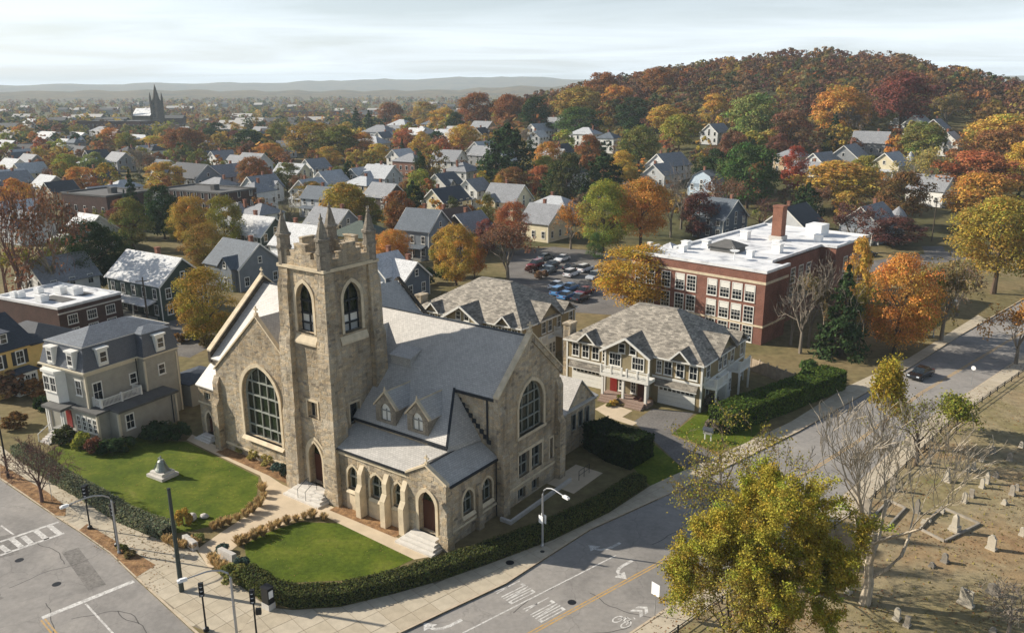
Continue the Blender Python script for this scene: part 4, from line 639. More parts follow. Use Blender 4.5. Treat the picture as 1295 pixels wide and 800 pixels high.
for pts in (((-0.95, 6.9, 11.1), (-0.95, 6.9, 7.0)), ((0.12, 6.85, 5.6), (0.12, 6.85, 0.0)), ((-13.05, 0.1, 5.8), (-13.05, 0.1, 0.2))): cpart('downpipe', MB().tube(pts, 0.09, 6), 'dark_trim')
# --- front gable with the great window
gw = arch(-28.95, -23.05, 2.75, 7.25, 10.75, 10); mb = MB(); panel(mb, FV(1.5), [(-33.4, -0.3), (-18.3, -0.3), (-18.3, 9.2), (-25.7, 15.95), (-33.4, 9.05)], [gw], 0.55); mb.face([(-33.4, 1.5, -0.3), (-33.4, 1.5, 9.05), (-33.4, 4.3, 9.05), (-33.4, 4.3, -0.3)]); cpart('wall', mb, 'church_stone')
church_window(FV(1.5), gw, 5, [3.9, 5.6, 7.3, 8.8], 0.5, 'leaded_glass', 'tracery', 0.10)
surround(FV(1.5), gw, 0.34, -0.16); sill([(1.05, 2.35), (1.5, 2.35), (1.98, 2.74), (1.5, 2.74)], lambda a, b, d: (d, a, b), -29.3, -22.7); band(FV(1.5), -32.7, -20.4, 0.75, 0.95, -0.14)
b = MB(); b.box(-33.75, 0.75, -0.3, -32.75, 1.6, 5.2); b.extr([(0.75, 5.2), (1.6, 5.2), (1.6, 5.9), (1.15, 5.9)], lambda a, z, d: (d, a, z), -33.75, -32.75); b.box(-33.7, 1.15, 5.9, -32.8, 1.6, 7.6); b.extr([(1.15, 7.6), (1.6, 7.6), (1.6, 8.3), (1.45, 8.3)], lambda a, z, d: (d, a, z), -33.7, -32.8); cpart('buttress', b, 'church_stone')
# left lobby
dr = arch(-37.3, -36.1, 0.45, 2.0, 3.1); wn2 = rect(-37.3, -36.2, 4.55, 5.35); mb = MB(); panel(mb, FV(2.3), [(-38.3, -0.3), (-33.45, -0.3), (-33.45, 6.0), (-38.3, 6.0)], [dr, wn2], 0.4); mb.box(-38.3, 2.7, -0.3, -33.5, 4.25, 5.99); cpart('wall', mb, 'church_stone')
mb = MB(); roof_poly([(-38.5, 2.1), (-33.5, 2.1), (-33.5, 4.3), (-38.5, 4.3)], lambda u, v: 6.05+(v-2.1)*0.86, 0.12); cpart('roof', mb, 'slate'); church_window(FV(2.3), wn2, 2, [], 0.3, 'glass')
def church_door(fn, op, depth, split, name='door'):
    d = empty(name); d.parent = CH; oc = ccw(op); zs = [p[1] for p in oc]; xs = [p[0] for p in oc]; c = (min(xs)+max(xs))/2
    for lo, hi in ((min(xs), c), (c, max(xs))):
        q = clip_cell(oc, [(lo+0.012, min(zs)), (hi-0.012, min(zs)), (hi-0.012, split), (lo+0.012, split)]); MB().extr(q, fn, depth, depth+0.08).build('door_leaf', 'door_wood', d)
    q = clip_cell(oc, [(min(xs), split+0.1), (max(xs), split+0.1), (max(xs), max(zs)), (min(xs), max(zs))]); MB().extr(q, fn, depth+0.02, depth+0.06).build('pane', 'leaded_glass', d); MB().extr(rect(min(xs), max(xs), split, split+0.1), fn, depth-0.04, depth+0.05).build('transom', 'door_wood', d)
church_door(FV(2.3), dr, 0.35, 2.05); surround(FV(2.3), dr, 0.22, -0.08); band(FV(2.3), -38.4, -33.8, 3.95, 4.12, -0.1)
def flight(u0, u1, v0, n, rise, tread, z0=0.0):
    """n steps climbing towards +v, the top one against v0; each step a part"""
    for k in range(n):
        MB().box(u0-0.22*(n-1-k), v0-tread*(n-k)-0.3, z0-0.3 if k == 0 else z0+rise*k+0.002, u1+0.22*(n-1-k), v0+0.3-0.001*k, z0+rise*(k+1)).build('step', 'step_granite', CH)
flight(-37.6, -35.8, 2.3, 3, 0.15, 0.34)
# --- tower
X0, X1, Y0, Y1, ZT = -19.5, -13.8, 0.3, 6.5, 22.3
bf = arch(-17.75, -15.55, 16.3, 19.3, 21.0); bs = rect(-17.3, -15.95, 7.9, 9.5); bd = arch(-17.6, -15.7, 1.0, 3.6, 5.35); mb = MB()
panel(mb, FV(Y0), [(X0, -0.3), (X1, -0.3), (X1, ZT), (X0, ZT)], [bf, bs, bd], 0.7)
rf = arch(2.3, 4.5, 16.2, 19.2, 20.9); rs = rect(2.35, 3.6, 7.2, 9.2); panel(mb, FU(X1), [(Y0, -0.3), (Y1, -0.3), (Y1, ZT), (Y0, ZT)], [rf, rs], 0.6)
mb.face([(X0, Y0, -0.3), (X0, Y0, ZT), (X0, Y1, ZT), (X0, Y1, -0.3)]); mb.face([(X0, Y1, -0.3), (X0, Y1, ZT), (X1, Y1, ZT), (X1, Y1, -0.3)]); mb.face([(X0, Y0, ZT), (X1, Y0, ZT), (X1, Y1, ZT), (X0, Y1, ZT)])
TW = cpart('tower', mb, 'church_stone')
GL = ['grey_louvre', 'blind', 'leaded_glass', 'leaded_glass', 'leaded_glass']
church_window(FV(Y0), bf, 2, [17.1, 18.0, 19.2], 0.6, GL[:1]+['blind', 'leaded_glass', 'leaded_glass'], 'dark_trim', 0.12); church_window(FU(X1), rf, 2, [17.0, 17.9, 19.1], 0.5, GL[:1]+['blind', 'leaded_glass', 'leaded_glass'], 'dark_trim', 0.12)
church_window(FV(Y0), bs, 2, [], 0.45, 'glass', 'limestone', 0.1); church_window(FU(X1), rs, 1, [], 0.4, 'glass'); church_door(FV(Y0), bd, 0.6, 3.7)
for o_ in (0.22, 0.5): surround(FV(Y0), bd, o_, -0.16 if o_ < 0.3 else -0.06, TW)
surround(FV(Y0), bf, 0.3, -0.1, TW); surround(FU(X1), rf, 0.3, -0.1, TW); surround(FV(Y0), bs, 0.18, -0.06, TW); surround(FU(X1), rs, 0.18, -0.06, TW)
sill([(Y0-0.3, 15.2), (Y0, 15.2), (Y0+0.55, 16.28), (Y0-0.02, 16.0), (Y0-0.3, 15.4)], lambda a, b, d: (d, a, b), -18.1, -15.2, TW); sill([(X1+0.25, 15.2), (X1, 15.2), (X1-0.5, 16.18), (X1+0.02, 15.95), (X1+0.25, 15.4)], lambda a, b, d: (a, d, b), 1.7, 5.1, TW)
b = MB(); b.box(X0-0.32, Y0-0.32, ZT-0.08, X1+0.32, Y1+0.32, ZT+0.22); cpart('string_course', b, 'limestone', TW)
for sx, X in ((-1, X0), (1, X1)):
    for sy, Y in ((-1, Y0), (1, Y1)):
        b = MB(); cx, cy = X-sx*0.55, Y-sy*0.55; lv = [(-0.3, 1.3, 0.86), (1.1, 1.3, 0.86), (1.3, 1.2, 0.78), (8.0, 1.2, 0.72), (8.5, 1.12, 0.62), (15.3, 1.1, 0.56), (16.0, 1.0, 0.42), (20.6, 0.98, 0.36), (21.2, 0.9, 0.22), (22.15, 0.9, 0.22)]
        def sq(z, inn, outd): 
            xs = sorted((X-sx*inn, X+sx*outd)); ys = sorted((Y-sy*inn, Y+sy*outd)); return [(xs[0], ys[0], z), (xs[1], ys[0], z), (xs[1], ys[1], z), (xs[0], ys[1], z)]
        rings = [sq(z, 1.0, o_) for z, _, o_ in lv]
        for A, B in zip(rings, rings[1:]):
            for i in range(4): b.face([A[i], A[(i+1) % 4], B[(i+1) % 4], B[i]])
        b.face(rings[-1]); cpart('buttress', b, 'church_stone', TW)
        p = MB().lathe([(0.62, 22.4), (0.62, 25.0), (0.74, 25.05), (0.74, 25.25), (0.58, 25.3), (0.42, 25.9), (0.2, 26.7), (0.13, 26.85), (0.2, 26.95), (0.2, 27.05), (0.1, 27.15), (0.03, 27.5)], 8, (X-sx*0.25, Y-sy*0.25, 0), math.pi/8); p.lathe([(0.72, 23.9), (0.72, 24.1)], 8, (X-sx*0.25, Y-sy*0.25, 0), math.pi/8); cpart('pinnacle', p, 'pinnacle_stone', TW)
for side in range(4):
    b = MB(); L_ = (X1-X0) if side % 2 == 0 else (Y1-Y0)
    def put(a0, a1, z0, z1, t=0.42):
        if side == 0: b.box(X0+a0, Y0-0.12, z0, X0+a1, Y0-0.12+t, z1)
        elif side == 2: b.box(X0+a0, Y1+0.12-t, z0, X0+a1, Y1+0.12, z1)
        elif side == 1: b.box(X1+0.12-t, Y0+a0, z0, X1+0.12, Y0+a1, z1)
        else: b.box(X0-0.12, Y0+a0, z0, X0-0.12+t, Y0+a1, z1)
    put(0.45, L_-0.45, ZT+0.221, 23.3); cpart('parapet', b, 'church_stone', TW)
    c = L_/2
    for a0, a1, z1 in ((c-0.75, c+0.75, 24.55), (c-1.35, c-0.75, 23.9), (c+0.75, c+1.35, 23.9), (0.5, 1.0, 23.9), (L_-1.0, L_-0.5, 23.9)):
        b = MB(); put(a0, a1, 23.3, z1-0.12); put(a0-0.06, a1+0.06, z1-0.12, z1, 0.5); cpart('merlon', b, 'church_stone', TW)
flight(-18.6, -14.9, 0.05, 4, 0.2, 0.42)
for u in (-17.3, -16.2):
    rl = MB().tube([(u, -1.7, 0.2), (u, -1.7, 1.1), (u, -0.9, 1.5), (u, -0.3, 1.75), (u, -0.3, 0.8)], 0.03, 5); cpart('handrail', rl, 'black_metal')
# valley roof behind the tower and its shed dormer
mb = MB(); roof_poly([(-16.5, 6.45), (-13.0, 6.45), (-13.0, 7.0), (-15.6, 11.2), (-16.5, 11.2)], lambda u, v: 14.85-1.15*(u+16.5)-0.02*(11-v), 0.2); cpart('roof', mb, 'slate')
mb = MB(); roof_poly([(-13.4, 7.5), (-10.6, 7.5), (-10.6, 9.35), (-13.4, 9.35)], lambda u, v: 12.9+(v-7.5)*0.34, 0.12); cpart('roof', mb, 'slate'); mb = MB().extr([(7.6, 11.6), (7.6, 12.8), (9.3, 13.4)], lambda a, b, d: (d, a, b), -13.3, -10.7); cpart('dormer', mb, 'slate')
# --- aisle
aw = [arch(a, b, 2.1, 3.35, 4.5) for a, b in ((-12.0, -10.5), (-9.1, -7.4), (-6.25, -4.95))]; mb = MB(); panel(mb, FV(0.0), [(-13.8, -0.3), (-4.45, -0.3), (-4.45, 5.78), (-13.8, 5.78)], aw, 0.45); cpart('wall', mb, 'church_stone')
for a in aw:
    church_window(FV(0.0), a, 2, [3.3], 0.4, 'leaded_glass', 'tracery', 0.09); surround(FV(0.0), a, 0.2, -0.08); x0, x1 = a[0][0], a[1][0]; sill([(-0.22, 1.75), (0.0, 1.75), (0.4, 2.09), (0.0, 2.09)], lambda p, q, d: (d, p, q), x0-0.15, x1+0.15); band(FV(0.0), x0-0.3, x1+0.3, -0.2, 1.6, -0.05, None, 'wall_panel')
band(FV(0.0), -13.4, -4.5, 5.35, 5.6, -0.1)
for u in (-10.0, -6.9, -4.65):
    b = MB(); h = 0.3; b.box(u-h, -0.85, -0.3, u+h, 0.05, 2.6); b.extr([(-0.85, 2.6), (0.05, 2.6), (0.05, 3.2), (-0.5, 3.2)], lambda a, z, d: (d, a, z), u-h, u+h); b.box(u-h+0.03, -0.5, 3.2, u+h-0.03, 0.05, 4.2); b.extr([(-0.5, 4.2), (0.05, 4.2), (0.05, 4.95), (-0.1, 4.95)], lambda a, z, d: (d, a, z), u-h+0.03, u+h-0.03); cpart('buttress', b, 'limestone')
# --- porch
pd = arch(-3.1, -1.2, 0.8, 3.4, 4.75); mb = MB(); panel(mb, FV(-0.12), [(-4.44, -0.3), (0.0, -0.3), (0.0, 5.8), (-2.2, 7.02), (-4.44, 5.8)], [pd], 0.6)
pw = [arch(2.05, 3.55, 2.1, 3.3, 4.35), arch(4.75, 6.25, 2.1, 3.3, 4.35)]; panel(mb, FU(0.0), [(-0.12, -0.3), (6.99, -0.3), (6.99, 5.7), (-0.12, 5.7)], pw, 0.45); cpart('wall', mb, 'church_stone')
church_door(FV(-0.12), pd, 0.5, 3.5); surround(FV(-0.12), pd, 0.3, -0.1)
for a in pw:
    church_window(FU(0.0), a, 2, [3.3], 0.4); surround(FU(0.0), a, 0.2, -0.06); sill([(0.22, 1.75), (0.0, 1.75), (-0.4, 2.09), (0.0, 2.09)], lambda p, q, d: (p, d, q), a[0][0]-0.15, a[1][0]+0.15)
band(FU(0.0), 0.4, 6.9, 1.2, 1.4, -0.14)
rake('coping', lambda a, z, d: (a, d, z), [(-4.5, 5.82), (-2.2, 7.08), (0.15, 5.8)], -0.22, 0.22, 0.02, 0.22, 'limestone')
for u0, u1, v0, v1 in ((-0.5, 0.5, -0.62, 0.3), (-0.1, 0.45, 3.8, 4.5)):
    b = MB().box(u0, v0, -0.3, u1, v1, 1.3).box(u0+0.08, v0+0.08, 1.3, u1-0.12, v1-0.08, 3.6); b.extr([(u0+0.08, 3.6), (u1-0.12, 3.6), (u0+0.3, 4.3), (u0+0.08, 4.3)], lambda a, z, d: (a, d, z), v0+0.08, v1-0.08); cpart('buttress', b, 'church_stone')
flight(-3.7, -0.75, -0.12, 4, 0.19, 0.40)
# --- dormers of the aisle roof
for u in (-9.9, -5.95):
    d = empty('dormer'); d.parent = CH; d.location = (u, 3.15, 0); op = arch(-0.62, 0.62, 8.25, 9.2, 9.95, 5); mb = MB(); panel(mb, FV(0.0), [(-1.25, 7.5), (1.25, 7.5), (1.25, 9.6), (0, 10.95), (-1.25, 9.6)], [op], 0.25)
    for s in (-1, 1): mb.face([(1.25*s, 0, 7.4), (1.25*s, 0, 9.6), (1.25*s, 2.5, 9.6), (1.25*s, 2.5, 7.4)][::s])
    mb.build('dormer_wall', 'pinnacle_stone', d); mb = MB(); dz = lambda a: 11.05-1.05*abs(a); dzv = lambda a, b_: dz(a)
    roof_poly([(-1.42, 0.22), (0, 0.22), (0, 3.75), (-1.42, 2.1)], dzv, 0.1); roof_poly([(0, 0.22), (1.42, 0.22), (1.42, 2.1), (0, 3.75)], dzv, 0.1); mb.build('dormer_roof', 'slate', d, color=SL)
    mb = MB()
    for a, c in ((-1.45, 0), (0, 1.45)): mb.extr([(a, dz(a)-0.05), (c, dz(c)-0.05), (c, dz(c)+0.16), (a, dz(a)+0.16)], lambda p, q, t_: (p, t_, q), -0.12, 0.22)
    mb.beam((0, 0.2, 11.08), (0, 3.7, 11.08), 0.14, 0.08); mb.lathe([(0.08, 11.0), (0.1, 11.3), (0.04, 11.6)], 6); mb.build('coping', 'limestone', d)
    fr = MB()
    for x in (-0.62, -0.02, 0.56): fr.extr(rect(x, x+0.06, 8.25, 9.4), FV(0.0), 0.1, 0.2)
    fr.extr(rect(-0.62, 0.62, 9.15, 9.22), FV(0), 0.09, 0.21); fr.build('window_frame', 'grey_paint', d); MB().extr(op, FV(0.0), 0.2, 0.24).build('pane', 'blind', d)
# --- low hall beyond the transept
mb = MB().box(-12, 17.02, -0.3, -1.6, 27.5, 4.9); mb.extr([(21.2, 4.9), (27.2, 4.9), (24.2, 7.5)], lambda a, b, d: (d, a, b), -7, -1.6); cpart('wall', mb, 'church_stone'); mb = MB()
hz = lambda a: 7.75-0.95*abs(a-24.2); roof_poly([(-7, 20.9), (-1.4, 20.9), (-1.4, 24.2), (-10, 24.2)], lambda u, v: hz(v), 0.14); roof_poly([(-10, 24.2), (-1.4, 24.2), (-1.4, 27.5), (-7, 27.5)], lambda u, v: hz(v), 0.14)
roof_poly([(-12.2, 17.1), (-1.3, 17.1), (-1.3, 27.7), (-12.2, 27.7)], lambda u, v: 4.95+(-1.3-u)*0.28, 0.14); cpart('roof', mb, 'slate')
for v in (22.4, 23.8, 25.2): church_window(FU(-1.6), rect(v, v+0.8, 2.4, 4.2), 1, [], -0.03, 'glass')
# areaway, path and railing below the gable wall
tag(MB().box(1.9, 6.2, -0.3, 2.15, 16.6, 0.35).box(0.9, 6.2, -0.3, 1.9, 6.45, 0.35).build('area_wall', 'pale_granite', CH), None)
rl = MB()
for v in (17.2, 18.2, 19.2): rl.tube([(2.6, v, 0), (2.6, v, 1.0)], 0.03, 5)
rl.tube([(2.6, 17.2, 1.0), (2.6, 19.2, 1.0)], 0.03, 5).tube([(2.6, 17.2, 0.5), (2.6, 19.2, 0.5)], 0.025, 5); cpart('handrail', rl, 'black_metal')
sheet('path', [(CH.matrix_world if False else 0) or p for p in [(5.9, 72.0), (9.2, 76.4), (6.6, 78.4), (3.4, 74.2)]], 0.004, 'path_concrete')
sheet('planting_bed', [(-5.538+u*0.8113+v*0.5847, 62.376-u*0.5847+v*0.8113) for u, v in ((-13.3, -1.4), (-4.9, -1.4), (-4.9, 0.0), (-13.3, 0.0))], 0.02, 'mulch')
sheet('planting_bed', [(-5.538+u*0.8113+v*0.5847, 62.376-u*0.5847+v*0.8113) for u, v in ((-33, 0.2), (-21, -0.2), (-21, 1.6), (-33, 1.6))], 0.02, 'mulch')
# ------------------------------------------------------------------ windows shared by the houses
def window_meshes(w, h, key, rails=1, bars=1):
    f = MB(); t = 0.11; f.box(-w/2-t, -0.07, -t, w/2+t, 0.03, 0).box(-w/2-t, -0.06, h, w/2+t, 0.03, h+t*1.3).box(-w/2-t, -0.06, 0, -w/2, 0.03, h).box(w/2, -0.06, 0, w/2+t, 0.03, h).box(-w/2-t-0.06, -0.12, -t-0.06, w/2+t+0.06, 0.03, -t)
    for i in range(rails): z = h*(i+1)/(rails+1); f.box(-w/2, -0.04, z-0.03, w/2, 0.02, z+0.03)
    for i in range(bars): x = -w/2+w*(i+1)/(bars+1); f.box(x-0.018, -0.032, 0, x+0.018, 0.02, h)
    p = MB().face([(-w/2, -0.012, 0), (w/2, -0.012, 0), (w/2, -0.012, h), (-w/2, -0.012, h)])
    fm = f.mesh('window_'+key, 'white_paint'); pm = p.mesh('pane_'+key, 'glass')
    c = MB(); c.box(-w/2-t, -0.06, -t, w/2+t, 0.02, h+t); c.mat(1).face([(-w/2, -0.075, 0), (w/2, -0.075, 0), (w/2, -0.075, h), (-w/2, -0.075, h)]); cm = c.mesh('farwindow_'+key, ['white_paint', 'glass'])
    return fm, pm, cm
WIN = {'std': window_meshes(0.9, 1.6, 'std'), 'small': window_meshes(0.75, 1.1, 'small', 1, 0), 'wide': window_meshes(1.5, 1.5, 'wide', 1, 3), 'tall': window_meshes(0.95, 2.0, 'tall'), 'school': window_meshes(1.5, 2.4, 'school', 3, 2), 'slim': window_meshes(0.55, 1.5, 'slim', 2, 1)}
def add_window(par, key, x, y, z, ang, far=False):
    """ang: direction (degrees, local) the wall looks to"""
    fm, pm, cm = WIN[key]; rzr = R_(ang+90)
    if far: return link('window', cm, par, (x, y, z), rzr)
    o = link('window', fm, par, (x, y, z), rzr); link('pane', pm, o); return o
WALLC = dict(white=lin('#d8d6cf'), cream=lin('#cfc4a6'), grey=lin('#8b8d8e'), palegrey=lin('#b9bbbb'), bluegrey=lin('#767d83'), slateblue=lin('#5a6570'), paleblue=lin('#b4c3cf'), tan=lin('#b39f80'), yellow=lin('#c9ab62'), brown=lin('#7a5646'), darkbrown=lin('#41352e'), darkgreen=lin('#38463f'), olive=lin('#7f7759'))
WALLN = dict(white='white', cream='cream', grey='grey', palegrey='pale grey', bluegrey='blue grey', slateblue='slate blue', paleblue='pale blue', tan='tan', yellow='yellow', brown='brown', darkbrown='dark brown', darkgreen='dark green', olive='olive')
ROOFC = dict(grey=lin('#86888b'), palegrey=lin('#aeb1b3'), dark=lin('#3b3f45'), whiteroof=lin('#c3c4c4'), bluegrey=lin('#5b636b'), navy=lin('#3a414c'), brownroof=lin('#5d4a40'), darkgreen=lin('#4a554d'))
ROOFN = dict(grey='grey', palegrey='light grey', dark='dark', whiteroof='bright pale', bluegrey='blue grey', navy='navy', brownroof='brown', darkgreen='grey green')
ZONE = dict(far_left='before the far spire', left_mid='beyond the mansard house', behind_church='just behind the church tower', mid='in the town centre', far_mid='on the distant plain', hill='on the wooded hillside', hill_foot='below the wooded hill')
def seen(x, y, ang):
    """does a wall at x,y looking to world angle ang show itself towards the camera side"""
    return math.cos(R_(ang))*(-x)+math.sin(R_(ang))*(-y) > -0.25*math.hypot(x, y)
def gable_roof(mb, x0, x1, d, ze, zr, ov=0.4, t=0.14, along='x', cx=0.0, cy=0.0):
    s = (zr-ze)/(d/2); zl = ze-s*ov
    for sg in (-1, 1):
        P = [(x0-ov, 0, zr), (x1+ov, 0, zr), (x1+ov, sg*(d/2+ov), zl), (x0-ov, sg*(d/2+ov), zl)]
        if along == 'y': P = [(p[1], p[0], p[2]) for p in P]
        mb.slab([(p[0]+cx, p[1]+cy, p[2]+t) for p in P], t)
def hip_roof(mb, x0, x1, y0, y1, ze, zr, ov=0.4, t=0.12, flat=None):
    x0 -= ov; x1 += ov; y0 -= ov; y1 += ov; w, d = x1-x0, y1-y0; cx, cy_ = (x0+x1)/2, (y0+y1)/2; r = max((w-d)/2, 0.0); s = max((d-w)/2, 0.0)
    if flat is not None: r, s = r+flat, s+flat
    A, B = [(cx-r, cy_-s), (cx+r, cy_-s), (cx+r, cy_+s), (cx-r, cy_+s)], [(x0, y0), (x1, y0), (x1, y1), (x0, y1)]
    for i in range(4):
        j = (i+1) % 4; q = [(*B[i], ze), (*B[j], ze), (*A[j], zr), (*A[i], zr)]
        if math.dist(A[i], A[j]) < 1e-6: q = q[:3]
        mb.face(q); mb.face([(*B[i], ze-t), (*B[j], ze-t), (*B[j], ze), (*B[i], ze)])
    if r > 0 and s > 0: mb.face([(*p, zr) for p in A])
    mb.face([(*p, ze-t) for p in B[::-1]])
CHIM = None
def house(x, y, yaw, w, d, rh, typ, wall, roof, label, group, rng, cat='house', far=False, porch=None, chimney=True, z=None, wcols=None, name='house'):
    z0 = hill(x, y) if z is None else z; h = empty(name, (x, y, z0-0.25), R_(yaw)); tag(h, label, cat, group); wc, rc = WALLC[wall], ROOFC[roof]
    j = rng.uniform(0.88, 1.1); wc = tuple(c*j for c in wc); rise = min(d*0.5*0.82, rh*0.45) if typ != 'hip' else d*0.3; ze = rh-rise; X, Y = w/2, d/2
    mb = MB().box(-X, -Y, 0, X, Y, ze+0.25 if typ == 'hip' else ze, bottom=False)
    if typ in ('gable', 'cross', 'turret'): mb.extr([(-Y, ze), (Y, ze), (0, rh-0.02)], lambda a, b, e: (e, a, b), -X, X)
    if typ == 'gambrel': mb.extr([(-Y, ze-1.2), (Y, ze-1.2), (Y*0.62, rh-1.6), (0, rh-0.02), (-Y*0.62, rh-1.6)], lambda a, b, e: (e, a, b), -X, X)
    mb.build('wall', 'siding', h, color=wc)
    mb = MB()
    if typ in ('gable', 'cross', 'turret'): gable_roof(mb, -X, X, d, ze, rh)
    elif typ == 'gambrel':
        for sg in (-1, 1):
            mb.slab([(-X-0.3, 0, rh+0.1), (X+0.3, 0, rh+0.1), (X+0.3, sg*Y*0.62, rh-1.5), (-X-0.3, sg*Y*0.62, rh-1.5)], 0.14); mb.slab([(-X-0.3, sg*Y*0.62, rh-1.5), (X+0.3, sg*Y*0.62, rh-1.5), (X+0.3, sg*(Y+0.4), ze-1.4), (-X-0.3, sg*(Y+0.4), ze-1.4)], 0.14)
    else: hip_roof(mb, -X, X, -Y, Y, ze+0.25, rh+0.25)
    mb.build('roof', 'roof_shingle', h, color=rc)
    if typ in ('gable', 'cross', 'turret'):
        for sx in (-1, 1):
            tr = MB()
            for sy in (-1, 1): tr.beam((sx*(X+0.41), 0, rh+0.0), (sx*(X+0.41), sy*(Y+0.38), ze-0.42), 0.06, 0.26)
            tr.build('bargeboard', 'white_paint', h)
    for sx in (-1, 1):
        for sy in (-1, 1):
            if not far: MB().box(sx*(X-0.1), sy*(Y-0.1), 0, sx*(X+0.03), sy*(Y+0.03), ze-0.05).build('corner_board', 'white_paint', h)
    def wy(k): return yaw+k
    st = [0.95, 3.7] if ze > 5.0 else [1.0]
    sides = [(-90, w, Y), (0, d, X), (90, w, Y), (180, d, X)]
    for ang, L_, off in sides:
        if not seen(x, y, yaw+ang): continue
        n = max(2, int(L_/2.9)); ca, sa = math.cos(R_(ang)), math.sin(R_(ang))
        for zz in st:
            for i in range(n):
                u = -L_/2+L_*(i+0.5)/n
                add_window(h, 'std', ca*(off+0.01)-sa*u, sa*(off+0.01)+ca*u, zz+0.25, ang, far)
        if ang in (0, 180) and typ in ('gable', 'cross', 'gambrel', 'turret'): add_window(h, 'small', ca*(off+0.01), 0, ze+0.35 if typ != 'gambrel' else ze+0.1, ang, far)
    front = min((a for a in (-90, 0, 90, 180)), key=lambda a: abs(((yaw+a+110+180) % 360)-180))
    if typ == 'cross':
        cw = w*0.36; cz = ze+cw*0.5*0.95; sg = -1 if front in (-90, 0, 180) else 1; cx = rng.choice((-0.22, 0.22))*w; b = MB().box(cx-cw/2, sg*Y, 0, cx+cw/2, sg*(Y+0.9), ze, bottom=False); b.extr([(cx-cw/2, ze), (cx+cw/2, ze), (cx, cz)], lambda a, q, e: (a, e, q), sg*0.5, sg*(Y+0.9)); b.build('gable_wall', 'siding', h, color=wc)
        b = MB(); gable_roof(b, min(sg*0.3, sg*(Y+0.9)), max(sg*0.3, sg*(Y+0.9)), cw, ze, cz, 0.35, 0.12, 'y', cx, 0); b.build('gable_roof', 'roof_shingle', h, color=rc)
        for zz in st: add_window(h, 'std', cx, sg*(Y+0.92), zz+0.25, 90*sg, far)
        add_window(h, 'small', cx, sg*(Y+0.92), ze-0.1, 90*sg, far)
    if typ == 'turret':
        sg = -1; b = MB().lathe([(1.9, 0), (1.9, ze+0.9)], 10, (X-1.2, -Y+0.2, 0)); b.build('turret_wall', 'siding', h, color=wc); b = MB().lathe([(2.25, ze+0.9), (2.0, ze+1.3), (1.5, ze+2.1), (0.7, ze+2.9), (0.06, ze+3.5)] if wall == 'bluegrey' else [(2.25, ze+0.9), (1.2, ze+2.4), (0.06, ze+4.4)], 12, (X-1.2, -Y+0.2, 0)); b.build('turret_roof', 'roof_shingle', h, color=rc)
        for a in (-120, -75, -30):
            for zz in st: add_window(h, 'small', X-1.2+1.9*math.cos(R_(a)), -Y+0.2+1.9*math.sin(R_(a)), zz+0.4, a, far)
    if chimney:
        cx = rng.uniform(-0.3, 0.3)*w; b = MB().box(cx-0.35, 0.2, rh-1.2, cx+0.35, 0.9, rh+1.0).box(cx-0.42, 0.13, rh+1.0, cx+0.42, 0.97, rh+1.18); b.build('chimney', 'chimney_brick', h)
    if porch is None: porch = rng.random() < 0.55 and not far
    if porch:
        ang = front; ca, sa = math.cos(R_(ang)), math.sin(R_(ang)); L_, off = (w, Y) if ang in (-90, 90) else (d, X); pw = L_*0.8
        pr = empty('porch'); pr.parent = h; pr.rotation_euler = (0, 0, R_(ang+90)); 
        MB().slab([(-pw/2-0.2, -off-2.1, 3.05), (pw/2+0.2, -off-2.1, 3.05), (pw/2+0.2, -off+0.02, 3.6), (-pw/2-0.2, -off+0.02, 3.6)], 0.16).build('porch_roof', 'roof_shingle', pr, color=rc)
        MB().box(-pw/2, -off-1.9, 0, pw/2, -off-0.01, 0.75).build('porch_floor', 'grey_paint', pr)
        for i in range(4):
            px = -pw/2+0.12+(pw-0.24)*i/3; MB().box(px-0.09, -off-1.85, 0.75, px+0.09, -off-1.67, 2.98).build('post', 'white_paint', pr)
        MB().box(-0.5, -off-0.06, 0.75, 0.5, -off-0.002, 2.8).build('door', 'door_wood', pr)
    return h
# --- the surveyed houses of the town
rng = random.Random(11); TYPN = dict(gable='gabled house', hip='hip roofed house', cross='cross gabled house', gambrel='gambrel roofed house', turret='turreted house')
for i, (x, y, w, d, rh, typ, wall, roof, zone) in enumerate(HOUSES):
    far = math.hypot(x, y) > 330; base = -33 if x < -20 else -36; yaw = base+rng.uniform(-5, 5)+(90 if rng.random() < 0.4 else 0)
    if zone in ('hill', 'hill_foot'): yaw = rng.choice((-43, 47))+rng.uniform(-8, 8)
    if typ == 'cross' and not seen(x, y, yaw-90): yaw += 180
    label = '%s %s with %s roof %s' % (WALLN[wall], TYPN[typ], ROOFN[roof], ZONE[zone]); house(x, y, yaw, w, d, rh, typ, wall, roof, label, ('%s houses %s' % (WALLN[wall], ZONE[zone])), rng, far=far)
